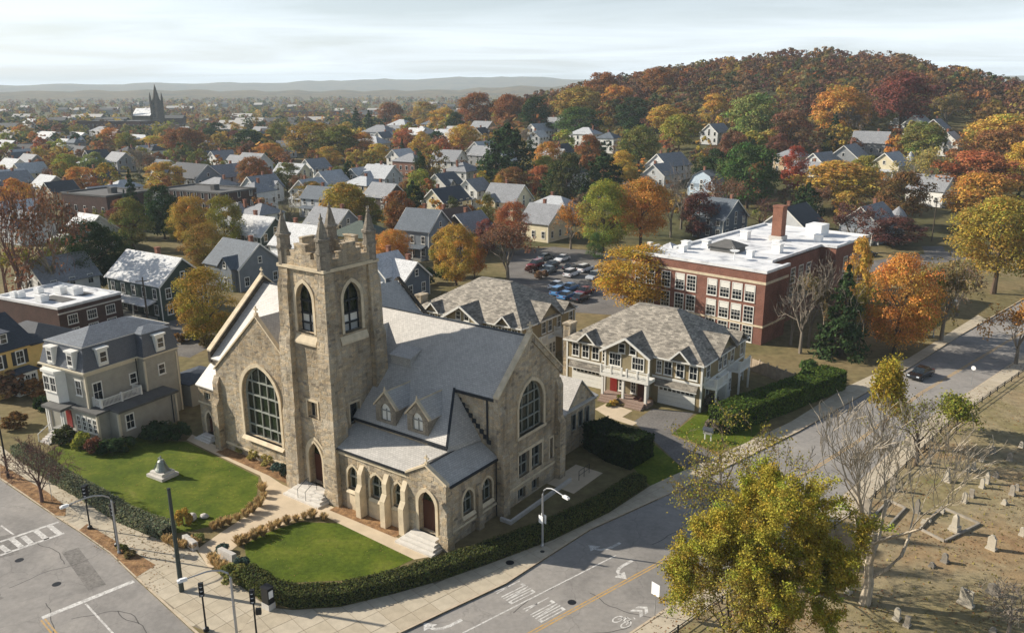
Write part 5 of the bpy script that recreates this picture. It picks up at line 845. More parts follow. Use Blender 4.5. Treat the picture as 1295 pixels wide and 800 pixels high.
# more of the town's houses between the surveyed ones, along the same street lines
TOWNH = [(q[0], q[1]) for q in HOUSES]+[(t_[0], t_[1]) for t_ in TREES]+[SPOT[k] for k in SPOT]+[(gx_, gy_) for gx_, gy_ in ((-62, 140), (-72, 128), (35, 140), (50, 155), (30, 180), (-10, 125), (0, 150), (10, 165))]; hr = random.Random(31); added = 0
for k in range(3000):
    if added >= 72: break
    dist = 205+hr.random()*430; a_ = R_(hr.uniform(-33, 9)); x, y = dist*math.sin(a_), dist*math.cos(a_)
    if hill(x, y) > 10 or y < 200 or any((x-q[0])**2+(y-q[1])**2 < (15.5 if dist < 350 else 19)**2 for q in TOWNH): continue
    typ = hr.choice(('gable', 'gable', 'gable', 'hip', 'cross')); wall = hr.choice(('white', 'white', 'cream', 'palegrey', 'palegrey', 'grey', 'bluegrey', 'tan', 'yellow', 'paleblue')); roof = hr.choice(('palegrey', 'palegrey', 'grey', 'whiteroof', 'dark', 'bluegrey')); yaw = -33+hr.uniform(-5, 5)+hr.choice((0, 90)); zone = 'far_left' if x < -130 and dist > 330 else 'far_mid' if dist > 400 else 'left_mid' if x < -70 else 'mid'
    if typ == 'cross' and not seen(x, y, yaw-90): yaw += 180
    w, d, rh = hr.uniform(8.5, 12), hr.uniform(7, 9), hr.uniform(7.5, 9.5); house(x, y, yaw, w, d, rh, typ, wall, roof, '%s %s with %s roof %s' % (WALLN[wall], TYPN[typ], ROOFN[roof], ZONE[zone]), '%s houses %s' % (WALLN[wall], ZONE[zone]), hr, far=dist > 260); TOWNH.append((x, y)); HOUSES.append((round(x, 1), round(y, 1), w, d, rh, typ, wall, roof, zone)); added += 1
# --- green clapboard house across the lane
def at(o, th, x, y): c, s = math.cos(R_(th)), math.sin(R_(th)); return (o[0]+x*c-y*s, o[1]+x*s+y*c)
gx, gy = at((-58.6, 132.8), -32.8, -7.4, 4.6); gh = house(gx, gy, -32.8, 14.8, 9.2, 10.2, 'gable', 'darkgreen', 'whiteroof', 'dark green clapboard house with white trim and pale roof beside the brick flat roofed block', None, random.Random(3), porch=True, z=0.25)
# --- yellow house with shutters
YH = empty('house', (-62.7, 102.0, 0), R_(-27)); tag(YH, 'yellow house with dark shutters and dark roof beside the mansard house', 'house')
MB().box(-11, -6, -0.2, 0, 0.3, 6.3).box(-9, 0.31, -0.2, 0.0, 6.8, 5.9).build('wall', 'siding', YH, color=lin('#d1b06c')); mb = MB(); gable_roof(mb, -6, 0.3, 11, 6.3, 9.4, 0.45, 0.14, 'y', -5.5, 0.0); hip_roof(mb, -9, 0, 0.3, 6.8, 5.95, 7.6); mb.build('roof', 'roof_shingle', YH, color=ROOFC['dark'])
for yy in (-4.4, -1.6, 2.2, 3.5): add_window(YH, 'std', 0.01, yy, 3.9, 0)
for yy in (-4.4, -1.6):
    for s in (-0.82, 0.82): MB().box(0.0, yy+s-0.24, 3.8, 0.05, yy+s+0.24, 5.6).build('shutter', 'dark_trim', YH)
b = MB().box(0.001, -3.2, -0.2, 1.2, -0.4, 3.0); b.build('bay', 'white_paint', YH)
for yy in (-2.6, -1.8, -1.0): add_window(YH, 'slim', 1.21, yy, 1.0, 0)
mb = MB(); hip_roof(mb, 0, 1.2, -3.2, -0.4, 3.05, 3.6, 0.25); mb.build('bay_roof', 'roof_shingle', YH, color=ROOFC['navy'])
MB().slab([(0.02, 0.4, 3.1), (2.6, 0.4, 2.9), (2.6, 6.8, 2.9), (0.02, 6.8, 3.1)], 0.2).build('porch_roof', 'tar_roof', YH)
for yy in (0.6, 3.5, 6.6): MB().box(2.3, yy-0.08, -0.1, 2.46, yy+0.08, 2.75).build('post', 'white_paint', YH)
dm = empty('dormer'); dm.parent = YH; MB().box(-2.2, -3.6, 6.6, -0.7, -2.2, 8.2).build('dormer_wall', 'siding', dm, color=ROOFC['navy']); MB().slab([(-3.0, -3.8, 8.35), (-0.5, -3.8, 8.2), (-0.5, -2.0, 8.2), (-3.0, -2.0, 8.35)], 0.12).build('dormer_roof', 'roof_shingle', dm, color=ROOFC['navy']); add_window(YH, 'small', -0.69, -2.9, 6.85, 0)
# --- flat-roofed brick block with roof plant
BB = empty('brick_block', (-69.2, 120.8, 0), R_(-28)); tag(BB, 'low dark brick commercial block with white flat roof full of air conditioning units', 'building')
BB.scale = (1, 1, 0.88); MB().box(-16, 0, -0.2, 0, 11, 6.3).build('wall', 'dark_brick', BB); MB().box(-15.6, 0.4, 6.31, -0.4, 10.6, 6.36).build('roof', 'membrane', BB)
p = MB()
for a in ((-16.1, -0.1, 6.3, 0.1, 0.4, 6.75), (-16.1, 10.6, 6.3, 0.1, 11.1, 6.75), (-16.1, 0.4, 6.3, -15.6, 10.6, 6.75), (-0.4, 0.4, 6.3, 0.1, 10.6, 6.75)): p.box(*a)
p.build('parapet', 'membrane', BB); MB().box(0.0, -0.1, 5.35, 0.16, 11.1, 5.6).build('cornice', 'pale_granite', BB)
for yy in (2.2, 5.5, 8.8): add_window(BB, 'wide', 0.01, yy, 3.3, 0)
for yy in (2.2, 5.5, 8.8): add_window(BB, 'wide', 0.01, yy, 0.8, 0)
rr = random.Random(4)
for i in range(9):
    a, b_ = -14.5+rr.random()*9, 1.2+rr.random()*7.5; s = rr.uniform(0.5, 0.95); u = MB().box(a-s, b_-s*0.8, 6.45, a+s, b_+s*0.8, 6.45+s*1.5).lathe([(s*0.5, 6.45+s*1.5), (s*0.5, 6.45+s*1.5+0.12)], 10, (a, b_, 0)); u.build('roof_unit', 'white_metal', BB)
MB().box(-9, 3, 6.37, -3.2, 5.4, 6.42).build('roof_patch', 'tar_roof', BB); MB().box(-10, 7.2, 6.37, -4.2, 9.2, 6.42).build('roof_patch', 'tar_roof', BB)
# --- mansard house beside the church
MH = empty('mansard_house', (-46.8, 84.59, 0), R_(-29.6)); tag(MH, 'grey mansard roofed house with white dormers, balcony and porch beside the church lawn', 'house')
GW = lin('#9a978c')
MB().box(-7.9, 0.35, -0.2, -0.35, 12.5, 7.9).box(-0.351, 7.0, -0.2, 0.75, 11.4, 7.9).build('wall', 'siding', MH, color=GW)
MB().box(-2.8, -0.1, -0.2, 1.55, 1.3, 3.6).box(-0.34, 1.301, -0.2, 3.2, 8.8, 3.6).build('lower_wall', 'siding', MH, color=GW)
mb = MB()
def frust(mb, lo, hi, z0, z1):
    A = [(lo[0], lo[1]), (lo[2], lo[1]), (lo[2], lo[3]), (lo[0], lo[3])]; B = [(hi[0], hi[1]), (hi[2], hi[1]), (hi[2], hi[3]), (hi[0], hi[3])]
    for i in range(4): j = (i+1) % 4; mb.face([(*A[i], z0), (*A[j], z0), (*B[j], z1), (*B[i], z1)])
    mb.face([(*q, z1) for q in B])
frust(mb, (-8.15, 0.1, -0.1, 12.6), (-7.5, 0.75, -0.75, 11.9), 8.0, 10.6); frust(mb, (-3, 6.8, 1.0, 11.6), (-2.6, 7.4, 0.35, 11.0), 8.0, 10.602); mb.build('mansard_roof', 'slate', MH, color=lin('#565b63'))
mb = MB(); hip_roof(mb, -7.5, -0.75, 0.75, 11.9, 10.62, 11.9, 0.15, 0.1); hip_roof(mb, -2.6, 0.35, 7.4, 11.0, 10.625, 11.1, 0.15, 0.1); mb.build('roof', 'roof_shingle', MH, color=lin('#6a7077'))
tr = MB()
for z_, o_ in ((7.9, 0.3), (10.5, -0.42)): tr.box(-8.0-o_, 0.25-o_, z_, -0.25+o_, 12.5+o_, z_+0.16)
tr.box(-0.5, 6.75, 7.86, 1.05, 11.65, 8.03); tr.box(-8.0, 0.26, 7.5, -0.27, 0.34, 7.9).box(-0.349, 0.36, 7.5, -0.28, 6.9, 7.9)
for xx, yy in ((-7.95, 0.3), (-0.4, 0.3), (0.7, 6.95), (0.7, 11.35)): tr.box(xx-0.08, yy-0.05, 0, xx+0.14, yy+0.16, 7.5)
for xx, yy in ((1.5, -0.16), (3.15, 1.25), (3.15, 8.7)): tr.box(xx-0.12, yy-0.05, 0, xx+0.14, yy+0.2, 3.4)
tr.build('trim', 'cream_paint', MH)
MB().slab([(-3.0, -0.35, 3.82), (1.85, -0.35, 3.78), (1.85, 1.3, 3.82), (-3.0, 1.3, 3.95)], 0.22).slab([(-0.34, 1.25, 3.9), (3.5, 1.25, 3.8), (3.5, 9.1, 3.8), (-0.34, 9.1, 3.9)], 0.24).build('lower_roof', 'tar_roof', MH)
# entry porch
MB().slab([(-6.3, -1.55, 3.8), (-2.75, -1.55, 3.8), (-2.75, 0.34, 3.95), (-6.3, 0.34, 3.95)], 0.3).build('porch_roof', 'tar_roof', MH); MB().box(-6.1, -1.3, 0, -2.81, 0.34, 0.8).build('porch_floor', 'grey_paint', MH)
for xx in (-6.0, -5.6, -3.3, -2.9): MB().box(xx-0.1, -1.25, 0.8, xx+0.1, -1.05, 3.5).build('post', 'white_paint', MH)
for k in range(5): MB().box(-5.3, -1.3-0.32*(5-k), -0.1, -3.6, -1.3-0.32*(4-k), 0.16*(k+1)-0.02).build('step', 'pale_granite', MH)
for xx in (-5.4, -3.5): MB().tube([(xx, -2.9, 0.9), (xx, -1.3, 1.7)], 0.05, 5).tube([(xx, -2.9, 0), (xx, -2.9, 0.9)], 0.05, 5).build('handrail', 'white_paint', MH)
MB().box(-4.9, 0.28, 0.8, -3.9, 0.345, 2.9).build('door', 'red_paint', MH)
# upper bay and windows
MB().prism([(-7.2, 0.35), (-6.7, -0.55), (-4.4, -0.55), (-3.9, 0.35)], 3.95, 7.45).build('bay', 'white_paint', MH); MB().prism([(-7.4, 0.35), (-6.8, -0.75), (-4.3, -0.75), (-3.7, 0.35)], 7.45, 7.75).build('bay_cornice', 'white_paint', MH)
for xx in (-6.15, -4.95): add_window(MH, 'std', xx, -0.56, 5.3, -90)
add_window(MH, 'std', -1.7, 0.34, 5.2, -90); add_window(MH, 'tall', -0.34, 1.6, 4.4, 0); add_window(MH, 'small', -0.34, 6.1, 5.0, 0); add_window(MH, 'small', 0.76, 9.2, 5.4, 0)
for xx in (-1.9, -0.9, 0.1, 1.0): add_window(MH, 'slim', xx, -0.11, 1.3, -90)
add_window(MH, 'std', 3.21, 2.6, 1.4, 0)
def mdormer(x_, y_, ang):
    d = empty('dormer', (x_, y_, 8.25), R_(ang+90)); d.parent = MH; MB().box(-0.6, -0.02, 0, 0.6, 0.8, 1.9).build('dormer_wall', 'white_paint', d); MB().box(-0.75, -0.2, 1.9, 0.75, 0.9, 2.1).build('dormer_roof', 'white_paint', d)
    fm, pm, cm = WIN['small']; o = link('window', fm, d, (0, -0.03, 0.45)); link('pane', pm, o)
for a in ((-5.7, 0.0, -90), (-2.0, 0.0, -90), (-0.05, 2.6, 0), (1.05, 9.2, 0)): mdormer(*a)
def balustrade(par, a, b_, z, h=0.95, name='balustrade', mat='white_paint'):
    o = empty(name); o.parent = par; L_ = math.dist(a, b_); n = max(2, int(L_/0.16)); MB().beam((*a, z+h), (*b_, z+h), 0.1, 0.08).build('rail', mat, o); MB().beam((*a, z+0.12), (*b_, z+0.12), 0.08, 0.08).build('rail', mat, o)
    st_ = MB()
    for i in range(n+1): t_ = i/n; st_.beam((a[0]+(b_[0]-a[0])*t_, a[1]+(b_[1]-a[1])*t_, z+0.1), (a[0]+(b_[0]-a[0])*t_, a[1]+(b_[1]-a[1])*t_, z+h), 0.05)
    tag(st_.build('balusters', mat, o), kind='stuff')
    for t_ in (0, 1) if L_ < 2.5 else (0, 0.5, 1): c_ = (a[0]+(b_[0]-a[0])*t_, a[1]+(b_[1]-a[1])*t_); MB().box(c_[0]-0.1, c_[1]-0.1, z, c_[0]+0.1, c_[1]+0.1, z+h+0.15).build('post', mat, o)
balustrade(MH, (1.1, 0.9), (1.1, 5.9), 3.9); balustrade(MH, (-0.3, 0.9), (0.98, 0.9), 3.9); balustrade(MH, (-0.3, 5.9), (0.98, 5.9), 3.9)
MB().box(-3, 12.51, -0.2, 1.2, 17.5, 3.0).build('annex_wall', 'siding', MH, color=GW); mb = MB(); hip_roof(mb, -3, 1.2, 12.5, 17.5, 3.05, 3.7); mb.build('annex_roof', 'roof_shingle', MH, color=ROOFC['navy'])
for pts in (((3.26, 8.2, 3.6), (3.26, 8.2, 0)), ((-0.28, 6.7, 7.8), (-0.28, 6.7, 3.9))): MB().tube(pts, 0.06, 5).build('downpipe', 'dark_trim', MH)
# --- the twin shingled houses
TW1 = empty('double_house', (22.65, 92.46, 0), R_(-35.78)); tag(TW1, 'tan and olive double house with garages and white balconies beside the driveway', 'house', 'hip roofed double houses')
OL, TA, RW = lin('#8b7f63'), lin('#8d7d5c'), lin('#8c8579')
MB().box(-18.9, 0, -0.2, 0, 14, 6.0).build('wall', 'siding', TW1, color=TA)
MB().box(-12.6, -1.0, -0.2, -6.5, -0.001, 6.0).extr([(-12.6, 6.0), (-6.5, 6.0), (-9.55, 7.75)], lambda a, b, e: (a, e, b), -1.0, 3.0).build('gable_wall', 'siding', TW1, color=OL)
mb = MB(); hip_roof(mb, -18.9, 0, 0, 14, 6.02, 10.35, 0.45, 0.16, flat=0.4); mb.build('roof', 'weathered_shingle', TW1, color=RW)
mb = MB(); gable_roof(mb, -1.3, 5.6, 6.1, 6.02, 7.9, 0.4, 0.14, 'y', -9.55, 0); mb.build('gable_roof', 'weathered_shingle', TW1, color=mul(RW, 0.75))
tr = MB(); 
for sg in (-1, 1): tr.beam((-9.55, -1.72, 8.0), (-9.55+sg*3.5, -1.72, 5.85), 0.08, 0.3)
tr.box(-19.0, -0.06, 3.25, -12.61, -0.002, 3.55).box(-6.49, -0.06, 3.25, 0.06, -0.002, 3.55).box(0.002, 0, 3.25, 0.06, 14, 3.55)
for xx, yy in ((-18.9, 0), (0, 0), (-12.6, -1.0), (-6.5, -1.0), (0, 14)): tr.box(xx-0.12, yy-0.06, 0, xx+0.1, yy+0.12, 5.95)
tr.box(-19.3, -0.5, 5.86, 0.42, -0.38, 6.03).box(0.36, -0.4, 5.86, 0.5, 14.4, 6.03); tr.build('trim', 'white_paint', TW1)
for x0 in (-18.1, -5.6):
    g = empty('garage_door', (x0, 0, 0)); g.parent = TW1
    for k in range(4):
        MB().box(0, -0.05, 0.03+k*0.56, 4.9, 0.02, 0.03+k*0.56+0.53).build('door_panel', 'white_paint', g)
    for k in range(8): MB().box(0.2+k*0.58, -0.07, 1.85, 0.62+k*0.58, -0.045, 2.15).build('pane', 'glass', g)
    MB().slab([(x0-0.3, -0.5, 2.55), (x0+5.2, -0.5, 2.55), (x0+5.2, -0.002, 3.2), (x0-0.3, -0.002, 3.2)], 0.1).build('awning_roof', 'weathered_shingle', TW1, color=mul(RW, 0.7)); MB().box(x0-0.3, -0.5, 2.35, x0+5.2, -0.42, 2.45).build('trim', 'white_paint', TW1)
for xx in (-17.6, -16.1, -14.6): add_window(TW1, 'std', xx, -0.01, 3.95, -90)
for xx in (-13.25, -5.6): add_window(TW1, 'slim', xx, -0.01, 3.95, -90)
for xx in (-4.4, -2.8, -1.1): add_window(TW1, 'std', xx, -0.01, 3.95, -90)
for xx in (-11.2, -8.0): add_window(TW1, 'wide', xx, -1.01, 4.1, -90)
for xx in (-10.3, -8.75): add_window(TW1, 'small', xx, -1.01, 5.95, -90)
for xx in (-15.7, -2.65):
    d = empty('dormer'); d.parent = TW1; MB().extr([(xx-1.0, 6.15), (xx+1.0, 6.15), (xx, 7.25)], lambda a, b, e: (a, e, b), -0.35, 1.6).build('dormer_wall', 'siding', d, color=OL); mb = MB(); gable_roof(mb, -0.55, 1.9, 2.2, 6.2, 7.35, 0.25, 0.1, 'y', xx, 0); mb.build('dormer_roof', 'weathered_shingle', d, color=mul(RW, 0.7))
    t2 = MB()
    for sg in (-1, 1): t2.beam((xx, -0.83, 7.42), (xx+sg*1.4, -0.83, 6.05), 0.06, 0.2)
    t2.build('bargeboard', 'white_paint', d)
# porch with balcony
MB().box(-12.3, -2.9, 3.1, -5.6, -1.001, 3.5).build('porch_roof', 'white_paint', TW1); MB().box(-12.2, -2.8, -0.1, -5.7, -1.002, 0.6).build('porch_floor', 'porch_brick', TW1)
for xx in (-12.0, -9.1, -6.0): MB().box(xx-0.14, -2.75, 0.6, xx+0.14, -2.47, 3.1).build('post', 'white_paint', TW1)
for xx, m_ in ((-11.3, 'red_paint'), (-7.4, 'door_wood')): MB().box(xx-0.5, -1.06, 0.6, xx+0.5, -1.003, 2.75).build('door', m_, TW1)
for xx in (-10.2, -8.5): add_window(TW1, 'slim', xx, -1.01, 0.95, -90)
for k in range(3):
    for x0 in (-12.0, -8.3): MB().box(x0, -2.8-0.35*(3-k), -0.1, x0+2.3, -2.8-0.35*(2-k), 0.2*(k+1)-0.02).build('step', 'porch_brick', TW1)
balustrade(TW1, (-12.2, -2.8), (-9.3, -2.8), 3.5); balustrade(TW1, (-8.6, -2.8), (-5.7, -2.8), 3.5)
# chimney and the garden side
MB().box(-19.95, 0.6, -0.2, -18.91, 2.2, 7.6).box(-20.05, 0.5, 7.6, -18.8, 2.3, 7.85).build('chimney', 'church_stone', TW1)
for y0 in (0.6, 8.2):
    MB().box(0.02, y0, 2.9, 1.7, y0+3.6, 3.25).build('balcony_floor', 'white_paint', TW1); balustrade(TW1, (1.62, y0+0.1), (1.62, y0+3.5), 3.25); balustrade(TW1, (0.1, y0+0.1), (1.5, y0+0.1), 3.25)
    for yy in (y0+0.15, y0+3.45): MB().box(1.5, yy-0.1, 0, 1.7, yy+0.1, 2.9).build('post', 'white_paint', TW1)
MB().prism([(0.01, 5.0), (0.9, 5.5), (0.9, 7.4), (0.01, 7.9)], -0.1, 3.2).build('bay', 'white_paint', TW1)
for yy in (1.8, 5.6, 7.2, 9.6, 12.9): add_window(TW1, 'std', 0.01, yy, 3.95, 0)
for yy in (1.8, 12.9): add_window(TW1, 'std', 0.01, yy, 0.95, 0)
for yy in (6.0, 6.9): add_window(TW1, 'slim', 0.91, yy, 1.0, 0)
b = MB().extr([(3.8, 6.05), (9.2, 6.05), (6.5, 8.0)], lambda a, b, e: (e, a, b), -3.5, 0.1); b.build('gable_wall', 'siding', TW1, color=OL); mb = MB(); gable_roof(mb, -4.6, 0.3, 5.4, 6.05, 8.1, 0.4, 0.14, 'x', 0, 6.5); gable_roof(mb, -2.6, 0.3, 3.0, 6.05, 7.3, 0.3, 0.14, 'x', 0, 11.6); mb.build('gable_roof', 'weathered_shingle', TW1, color=mul(RW, 0.85))
TW2 = copy_tree(TW1); TW2.location = (22.65-21.4, 92.46+15.74, 0); tag(TW2, 'olive and tan double house with weathered hip roof between the church and the car park')
# --- brick school with white roof
SB = empty('brick_school', (37.75, 118.87, 0), R_(-43)); tag(SB, 'three storey red brick school with white flat roof and tall chimney', 'school'); HS = 11.1
MB().box(-24, 0, -0.2, 0, 7.6, HS).box(-20.5, 7.601, -0.2, -3, 27, HS-0.3).box(-20.8, 26.5, -0.2, -0.3, 41, HS).build('wall', 'red_brick', SB)
MB().box(-23.6, 0.4, HS+0.01, -0.4, 7.5, HS+0.08).box(-20.2, 7.501, HS+0.01, -3.2, 26.9, HS+0.06).box(-20.5, 26.901, HS+0.01, -0.7, 40.6, HS+0.085).build('roof', 'membrane', SB)
p = MB()
for a in ((-24.15, -0.15, 0.15, 0.4), (-0.4, 0.4, 0.15, 7.75), (-24.15, 0.4, -23.6, 7.75), (-3.2, 7.76, -2.85, 26.4), (-2.84, 26.3, -0.15, 26.7), (-0.7, 26.701, -0.15, 41.15), (-20.95, 40.7, -0.701, 41.15), (-20.95, 7.76, -20.3, 40.7)): p.box(a[0], a[1], HS, a[2], a[3], HS+0.42)
p.build('parapet', 'membrane', SB)
c_ = MB().box(-24.1, -0.08, 9.35, -0.001, -0.002, 9.75).box(-0.0, -0.08, 9.35, 0.08, 7.6, 9.75).box(-24.1, -0.08, 2.7, -0.001, -0.003, 3.0).box(0.0, -0.08, 2.7, 0.08, 7.6, 3.0); c_.build('stone_band', 'limestone', SB)
for z_ in (6.5, 3.25, 0.2):
    for xx in (-22.4, -20.2, -17.2, -14.6, -12.5, -8.8, -6.6, -4.5, -2.4): 
        fm, pm, cm = WIN['school']; add_window(SB, 'school', xx, -0.01, z_, -90)
for z_ in (6.5, 3.25):
    for yy in (31, 34, 37): add_window(SB, 'school', -0.29, yy, z_, 0)
    for yy in (10, 13, 16, 19, 22): add_window(SB, 'school', -2.99, yy, z_, 0)
for i, xx in enumerate((-2.4, -4.5, -6.6, -8.8, -14.6)): MB().box(xx-0.7, -0.04, 7.95, xx+0.7, -0.03, 8.85).build('blind', 'blind', SB)
for xx in (-4.5, -6.6, -8.8): MB().box(xx-0.7, -0.04, 4.75, xx+0.7, -0.03, 5.6).build('blind', 'blind', SB)
chx, chy = -11.15, 26.9; MB().box(chx-0.9, chy-0.9, HS, chx+0.9, chy+0.9, HS+6.0).box(chx-1.0, chy-1.0, HS+6.0, chx+1.0, chy+1.0, HS+6.3).build('chimney', 'chimney_brick', SB); MB().box(chx-1.2, chy-1.2, HS+0.09, chx+1.2, chy+1.2, HS+0.9).build('chimney_base', 'pale_granite', SB)
MB().box(-9.5, 34.5, HS+0.05, -6.5, 38.0, HS+2.2).build('roof_house', 'white_metal', SB)
b = MB(); hip_roof(b, -15.5, -10.5, 10, 14, HS+1.0, HS+2.0, 0.2); b.box(-15.3, 10.2, HS+0.05, -10.7, 13.8, HS+0.95); b.build('skylight', 'tar_roof', SB)
for a, b_, s in ((-18, 6.0, 0.5), (-17, 12, 0.6), (-6, 16, 0.7), (-8, 20, 0.6), (-16, 24, 0.7), (-5, 30, 0.6), (-7.5, 9.5, 0.5), (-19.2, 9, 0.6)): MB().box(a-s, b_-s, HS+0.07, a+s, b_+s, HS+0.07+s*2).box(a-s*1.15, b_-s*1.15, HS+0.07+s*2, a+s*1.15, b_+s*1.15, HS+0.2+s*2).build('roof_unit', 'white_metal', SB)
dsh = MB().lathe([(0.05, 0), (0.5, 0.12), (0.8, 0.35)], 12, (-8.5, 6.0, HS+1.2)).tube([(-8.5, 6.0, HS+0.08), (-8.5, 6.0, HS+1.25)], 0.08, 6).tube([(-8.5, 6, HS+1.2), (-8.5, 5.2, HS+2.2)], 0.04, 5); dsh.build('roof_antenna', 'white_metal', SB)
# little garages behind the school
for k, (xx, yy) in enumerate(((30.5, 178.5), (35.5, 181.5), (40.5, 184.5))):
    g = empty('pavilion', (xx, yy, 0), R_(-43)); tag(g, 'small white roofed garden pavilion behind the brick school', 'pavilion', 'white pavilions behind the school'); MB().box(-2, -2, -0.2, 2, 2, 2.7).build('wall', 'siding', g, color=WALLC['white']); b = MB(); hip_roof(b, -2, 2, -2, 2, 2.7, 4.3, 0.5); b.build('roof', 'membrane', g)
    if k == 0: MB().box(-0.5, -0.5, 4.0, 0.5, 0.5, 4.9).build('cupola', 'white_paint', g)
# --- larger blocks of the town
def block(name, x, y, yaw, w, d, h, mat, roofm, label, n, floors, cat='building', par=True, col=None):
    b = empty(name, (x, y, hill(x, y)), R_(yaw)); tag(b, label, cat); MB().box(-w/2, -d/2, -0.3, w/2, d/2, h).build('wall', mat, b, color=col); MB().box(-w/2+0.4, -d/2+0.4, h, w/2-0.4, d/2-0.4, h+0.06).build('roof', roofm, b)
    p = MB()
    for a in ((-w/2-0.1, -d/2-0.1, w/2+0.1, -d/2+0.4), (-w/2-0.1, d/2-0.4, w/2+0.1, d/2+0.1), (-w/2-0.1, -d/2+0.4, -w/2+0.4, d/2-0.4), (w/2-0.4, -d/2+0.4, w/2+0.1, d/2-0.4)): p.box(a[0], a[1], h, a[2], a[3], h+0.5)
    p.build('parapet', 'tar_roof', b)
    for f in range(floors):
        for i in range(n): add_window(b, 'std', -w/2+w*(i+0.5)/n, -d/2-0.01, 0.9+f*3.0, -90, True)
        m = max(2, int(d/4))
        for i in range(m): add_window(b, 'std', w/2+0.01, -d/2+d*(i+0.5)/m, 0.9+f*3.0, 0, True)
    MB().box(w*0.1, -1, h+0.06, w*0.1+1.6, 1, h+1.7).build('stair_head', 'tar_roof', b); return b
block('apartment_block', *SPOT['apart'], -28, 26, 14, 8.5, 'dark_brick', 'tar_roof', 'long brick apartment block with flat grey roof among the gabled houses', 9, 3)
block('brick_hall', *SPOT['darkred'], -28, 20, 15, 8.5, 'dark_brick', 'tar_roof', 'dark red brick hall with stepped flat roofs behind the big spruce', 5, 2)
block('brick_block', *SPOT['darkblock'], -12, 60, 26, 11, 'dark_brick', 'tar_roof', 'wide dark flat roofed block beside the far spired church', 14, 3)
block('brick_block', *SPOT['darkblock2'], -12, 46, 20, 8, 'dark_brick', 'membrane', 'low pale roofed block in front of the far spired church', 12, 2)
block('long_school', *SPOT['longschool'], -8, 70, 22, 10, 'red_brick', 'tar_roof', 'long red brick school far off above the treetops', 16, 3)
# --- far church with dark spired tower
GX, GY = SPOT['gothic']; FC = empty('spired_church', (GX, GY, 0), R_(-20)); tag(FC, 'distant dark church with spired tower and pale nave roof', 'church')
MB().box(-28, -6.5, 0, -4.5, 6.5, 10).extr([(-6.5, 10), (6.5, 10), (0, 16.5)], lambda a, b, e: (e, a, b), -28, -4.5).build('wall', 'dark_stone', FC); b = MB(); gable_roof(b, -28, -4.5, 13, 10, 16.8, 0.5, 0.3); b.build('roof', 'membrane', FC)
MB().box(-4.5, -4.5, 0, 4.5, 4.5, 25).build('tower', 'dark_stone', FC); MB().lathe([(4.2, 25), (3.4, 27), (0.1, 42)], 8).build('spire', 'dark_stone', FC)
for sx in (-4, 4):
    for sy in (-4, 4): MB().lathe([(1.1, 0), (1.1, 28), (0.05, 34)], 6, (sx, sy, 0)).build('pinnacle', 'dark_stone', FC)
for zz in (8, 17): MB().box(-1.2, -4.56, zz, 1.2, -4.51, zz+6).build('window', 'glass', FC)
MB().lathe([(0.8, 0), (0.8, 18), (0.05, 24)], 6, (-28, -6.5, 0)).build('pinnacle', 'dark_stone', FC)
# ------------------------------------------------------------------ trees
def rand_quads(rs, C, N, s, asp=1.5, jit=0.35):
    """leaf quads centred on C, facing about N, size s"""
    n = len(C); N = N+rs.normal(0, jit, (n, 3)); N /= np.linalg.norm(N, axis=1, keepdims=True)+1e-9
    A = np.cross(N, rs.normal(0, 1, (n, 3))); A /= np.linalg.norm(A, axis=1, keepdims=True)+1e-9; B = np.cross(N, A)
    s = (np.asarray(s)*rs.uniform(0.65, 1.3, n))[:, None]; A = A*s*0.5*asp; B = B*s*0.5
    return np.stack([C-A, C-B*0.9, C+A, C+B*0.9], 1)
def tints(rs, n, clump=None, a=0.22, b=0.12):
    v = 1+rs.normal(0, a, n); c = np.stack([v*(1+rs.normal(0, b, n)), v, v*(1+rs.normal(0, b, n))], 1)
    if clump is not None: c *= clump
    return np.clip(c, 0.25, 2.2)
def crown_points(rs, kind, nc, nl):
    """unit crown: height 1 from z=0 (foot) and width 1; returns leaf centres, normals, clump tint"""
    P, Nn, T = [], [], []
    for i in range(nc):
        th = rs.uniform(0, 2*np.pi); 
        if kind == 'column': z = rs.uniform(0.06, 0.98); rad = 0.5*(1-z)**0.55*min(1, z*6); r = rad*rs.uniform(0.55, 1.0); cr = 0.15
        elif kind == 'broad': u = rs.uniform(-0.8, 1); z = 0.56+0.38*u; rad = 0.5*math.sqrt(max(1-u*u*0.96, 0)); r = rad*rs.uniform(0.3, 1.0)**0.6*0.86; cr = rs.uniform(0.10, 0.17)
        else: u = rs.uniform(-0.95, 1); z = 0.53+0.43*u; rad = 0.5*math.sqrt(max(1-u*u*0.97, 0)); r = rad*rs.uniform(0.3, 1.0)**0.6*0.86; cr = rs.uniform(0.10, 0.16)
        lob = 1+0.16*math.sin(3*th+nc)+0.10*math.sin(5*th+z*9); c = np.array([r*lob*math.cos(th), r*lob*math.sin(th), z]); m = int(nl*rs.uniform(0.7, 1.3))
        d = rs.normal(0, 1, (m, 3)); d /= np.linalg.norm(d, axis=1, keepdims=True); d[:, 2] = np.where(d[:, 2] < -0.3, -d[:, 2], d[:, 2]); q = c+d*cr*rs.uniform(0.55, 1.08, (m, 1))*np.array([1, 1, 0.78]); P.append(q); Nn.append(d*0.7+np.array([0, 0, 0.35])); T.append(np.tile(1+rs.normal(0, 0.10, 3)*np.array([1, 0.7, 0.5]), (m, 1)))
    return np.concatenate(P), np.concatenate(Nn), np.concatenate(T)
